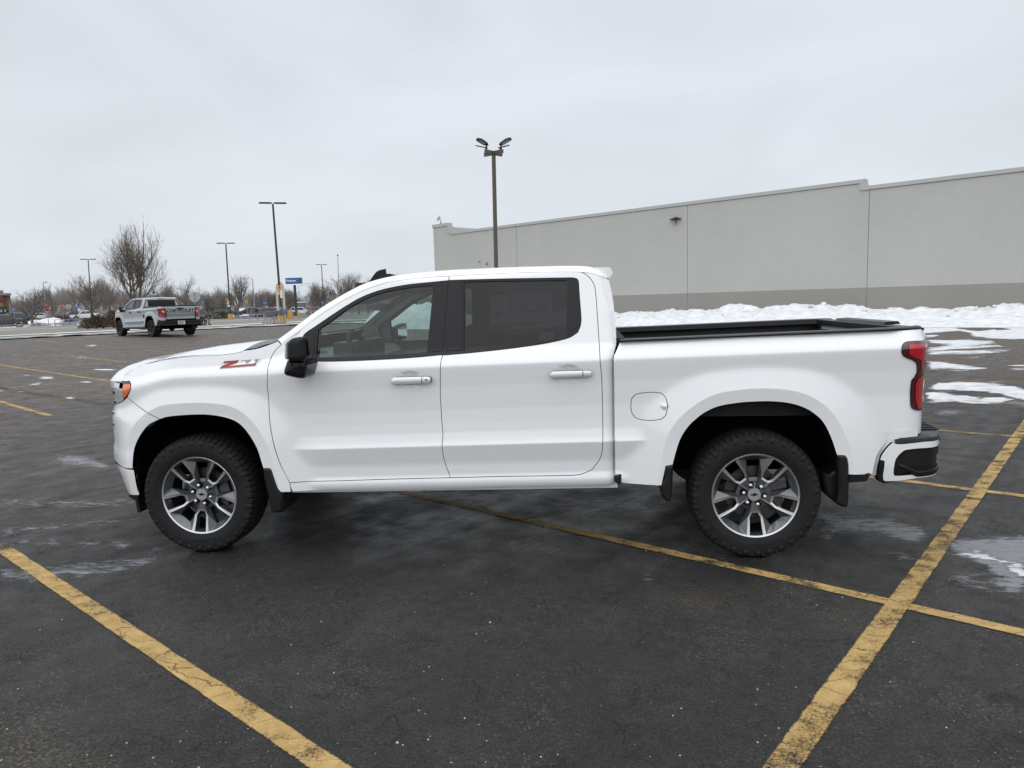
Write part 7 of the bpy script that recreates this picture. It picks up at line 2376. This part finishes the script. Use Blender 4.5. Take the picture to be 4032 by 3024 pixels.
for px, py, wpx, sd, lab in ((1015, 1132, 70, 31, "bushy bare tree between the street lamp pole and the round red sign"), (1062, 1130, 80, 32, "broad bushy bare tree behind the tallest light pole"), (1140, 1128, 60, 33, "bare tree under the blue pylon sign"), (1250, 1103, 95, 34, "twiggy bare tree between the pylon sign and the small light pole"), (1385, 1064, 130, 35, "large rounded bare tree behind the truck's roof antenna"), (1565, 1072, 90, 36, "bare tree tops showing over the truck's roof"), (880, 1120, 80, 37, "bare tree behind the light pole with the round yellow sign"), (820, 1145, 70, 38, "low bare tree behind the white van"), (1490, 1085, 80, 39, "bare tree right of the roof antenna"), (205, 1110, 60, 40, "tall thin bare tree behind the larger red octagon"), (420, 1080, 90, 41, "bare tree behind the tallest tree's lower limbs")):
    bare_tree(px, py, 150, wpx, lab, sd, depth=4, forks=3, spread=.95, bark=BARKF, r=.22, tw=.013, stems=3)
# the far wood reads as one mass
rng = random.Random(77)
mb = MB()
protos = []
for k in range(6):
    r2 = random.Random(100 + k)
    segs, limb = grow(r2, 10, .8, .2, 2, 3, .022, .35)
    for j in range(3): limb(np.array([r2.uniform(-.3, .3), r2.uniform(-.3, .3), 1.0]), np.array([r2.uniform(-.25, .25), r2.uniform(-.25, .25), 1.]), 3.4, .10, 0)
    protos.append(fit(segs, 1.0, .55))
for i in range(400):
    px = rng.uniform(-700, 1780)
    D = rng.uniform(205, 285)
    q = ground_at(px, D)
    top = np.interp(px, [-260, 60, 160, 250, 450, 700, 900, 1100, 1300, 1700], [1170, 1172, 1150, 1120, 1125, 1140, 1145, 1148, 1150, 1150]) + rng.uniform(-6, 38)
    h = max(4., at(px, top, D)[2] - q[2])
    sg = protos[i % 6]
    ca, sa = math.cos(i * 1.7), math.sin(i * 1.7)
    f = h * rng.uniform(.8, 1.3)
    for p0, p1, r0, r1, lev in sg:
        a = np.array([(p0[0] * ca - p0[1] * sa) * f, (p0[0] * sa + p0[1] * ca) * f, p0[2] * h]) + q
        c = np.array([(p1[0] * ca - p1[1] * sa) * f, (p1[0] * sa + p1[1] * ca) * f, p1[2] * h]) + q
        mb.tube(a, c, r0 * 1.0, r1 * 1.0, 3, cap=False)
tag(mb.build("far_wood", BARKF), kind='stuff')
# undergrowth at the wood's edge: countless fine stems
mb = MB()
for i in range(9000):
    px = rng.uniform(-700, 1800)
    D = rng.uniform(196, 262)
    q = ground_at(px, D)
    h = rng.uniform(1.2, 4.6) + 1.8 * float(vnoise(px * .012, 3))
    dx, dy = rng.uniform(-.8, .8), rng.uniform(-.8, .8)
    w_ = rng.uniform(.03, .08)
    mb.tube(q, q + (dx, dy, h), w_, w_ * .3, 3, cap=False)
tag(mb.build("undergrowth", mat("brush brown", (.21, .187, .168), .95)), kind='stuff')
# dark evergreens
mb = MB()
for i in range(46):
    px = rng.uniform(1270, 1560)
    D = rng.uniform(290, 320)
    q = ground_at(px, D)
    h = at(px, 1128 + rng.uniform(-5, 12), D)[2] - q[2]
    for t in range(150):
        z = h * (1 - rng.random() ** .7 * .95)
        rr = (1 - z / h) * 2.6 + .15
        az = rng.uniform(0, 6.3)
        p = q + (math.cos(az) * rr * .3, math.sin(az) * rr * .3, z)
        e = q + (math.cos(az) * rr, math.sin(az) * rr, z - .5)
        s_ = np.array([-math.sin(az), math.cos(az), 0]) * .35
        mb.add([p, e + s_, e - s_], [(0, 1, 2)])
tag(mb.build("far_evergreens", mat("far evergreen", (.022, .030, .024), .9)), kind='stuff')
SHR = [mat("dry shrub", (.075, .055, .028), .9), mat("brown shrub", (.095, .058, .032), .9), mat("olive shrub", (.055, .052, .022), .9)]
def shrub(px, D, wx, h, label, seed, m):
    rng = random.Random(seed)
    b = ground_at(px, D)
    o = empty("shrub", b, VIEW(b), label, "shrub", "low shrubs along the drive")
    mb = MB()
    for i in range(700):
        az = rng.uniform(0, 6.28); el = rng.uniform(.05, 1.5)
        rr = rng.random() ** .4 * (.75 + .5 * float(fbm(math.cos(az) * 2 + seed, el * 2, 3, seed)))
        p = np.array([math.cos(az) * math.cos(el) * wx / 2, math.sin(az) * math.cos(el) * wx / 2.4, math.sin(el) * h]) * rr
        p[2] = max(.02, p[2])
        d_ = np.array([p[0] / wx + rng.uniform(-.4, .4), p[1] / wx + rng.uniform(-.4, .4), .6 + rng.uniform(0, .5)])
        d_ /= np.linalg.norm(d_)
        s_ = np.cross(d_, (rng.uniform(-1, 1), rng.uniform(-1, 1), .2)); s_ /= np.linalg.norm(s_) + 1e-9
        L = rng.uniform(.09, .20) * max(.7, h)
        mb.add([p, p + d_ * L * .6 + s_ * L * .22, p + d_ * L, p + d_ * L * .6 - s_ * L * .22], [(0, 1, 2, 3)])
    mb.build("foliage", m, o)
    mb = MB()
    for k in range(9):
        az = 6.28 * k / 9
        mb.tube((0, 0, -.05), (math.cos(az) * wx * .3, math.sin(az) * wx * .25, h * .7), .02, .008, 4)
    mb.build("stem", BARKD, o)
shrub(340, 55, 1.5, .75, "round dark brown shrub at the end of the railing", 1, SHR[0])
shrub(374, 55.5, 1.7, 1.0, "leaning olive shrub between the round brown one and the russet one", 2, SHR[2])
shrub(402, 56, 1.1, .8, "small olive shrub just left of the russet one", 3, SHR[2])
shrub(444, 55, 1.5, 1.25, "tall russet shrub touching the grey pickup's front end", 4, SHR[1])
shrub(790, 52, 1.3, .75, "low olive shrub right of the grey pickup's bumper", 5, SHR[2])
shrub(268, 96, 2.2, 1.2, "dark clipped shrub in front of the white utility truck's bumper", 6, SHR[2])
shrub(150, 92, 2.8, .6, "low dry shrub bed around the foot of the round bare tree", 7, SHR[1])
shrub(878, 108, 2.6, 1.2, "dark shrub left of the deep teal car's tail lamp", 8, SHR[2])
shrub(845, 118, 2.2, 1.1, "dark shrub behind the lone shopping cart", 9, SHR[2])
shrub(420, 100, 1.8, .9, "dark shrub right of the white utility truck's tail", 10, SHR[2])
# marker stakes
for px, top, D, lab in ((812, 1262, 47, "white leaning marker stake beside the low olive shrub"), (803, 1268, 47, "thin green marker stake in the low olive shrub")):
    b = ground_at(px, D)
    o = empty("marker_stake", b, 0, lab, "stake")
    t = at(px + (6 if px > 806 else -1), top, D) - b
    mb = MB(); mb.tube((0, 0, 0), t, .018, n=6); mb.build("stake", mat("stake white" if px > 806 else "stake green", (.7, .7, .7) if px > 806 else (.35, .42, .20), .6), o)
    mb = MB(); mb.sphere(t, .03, 6, 5); mb.build("stake_tip", WHS, o)
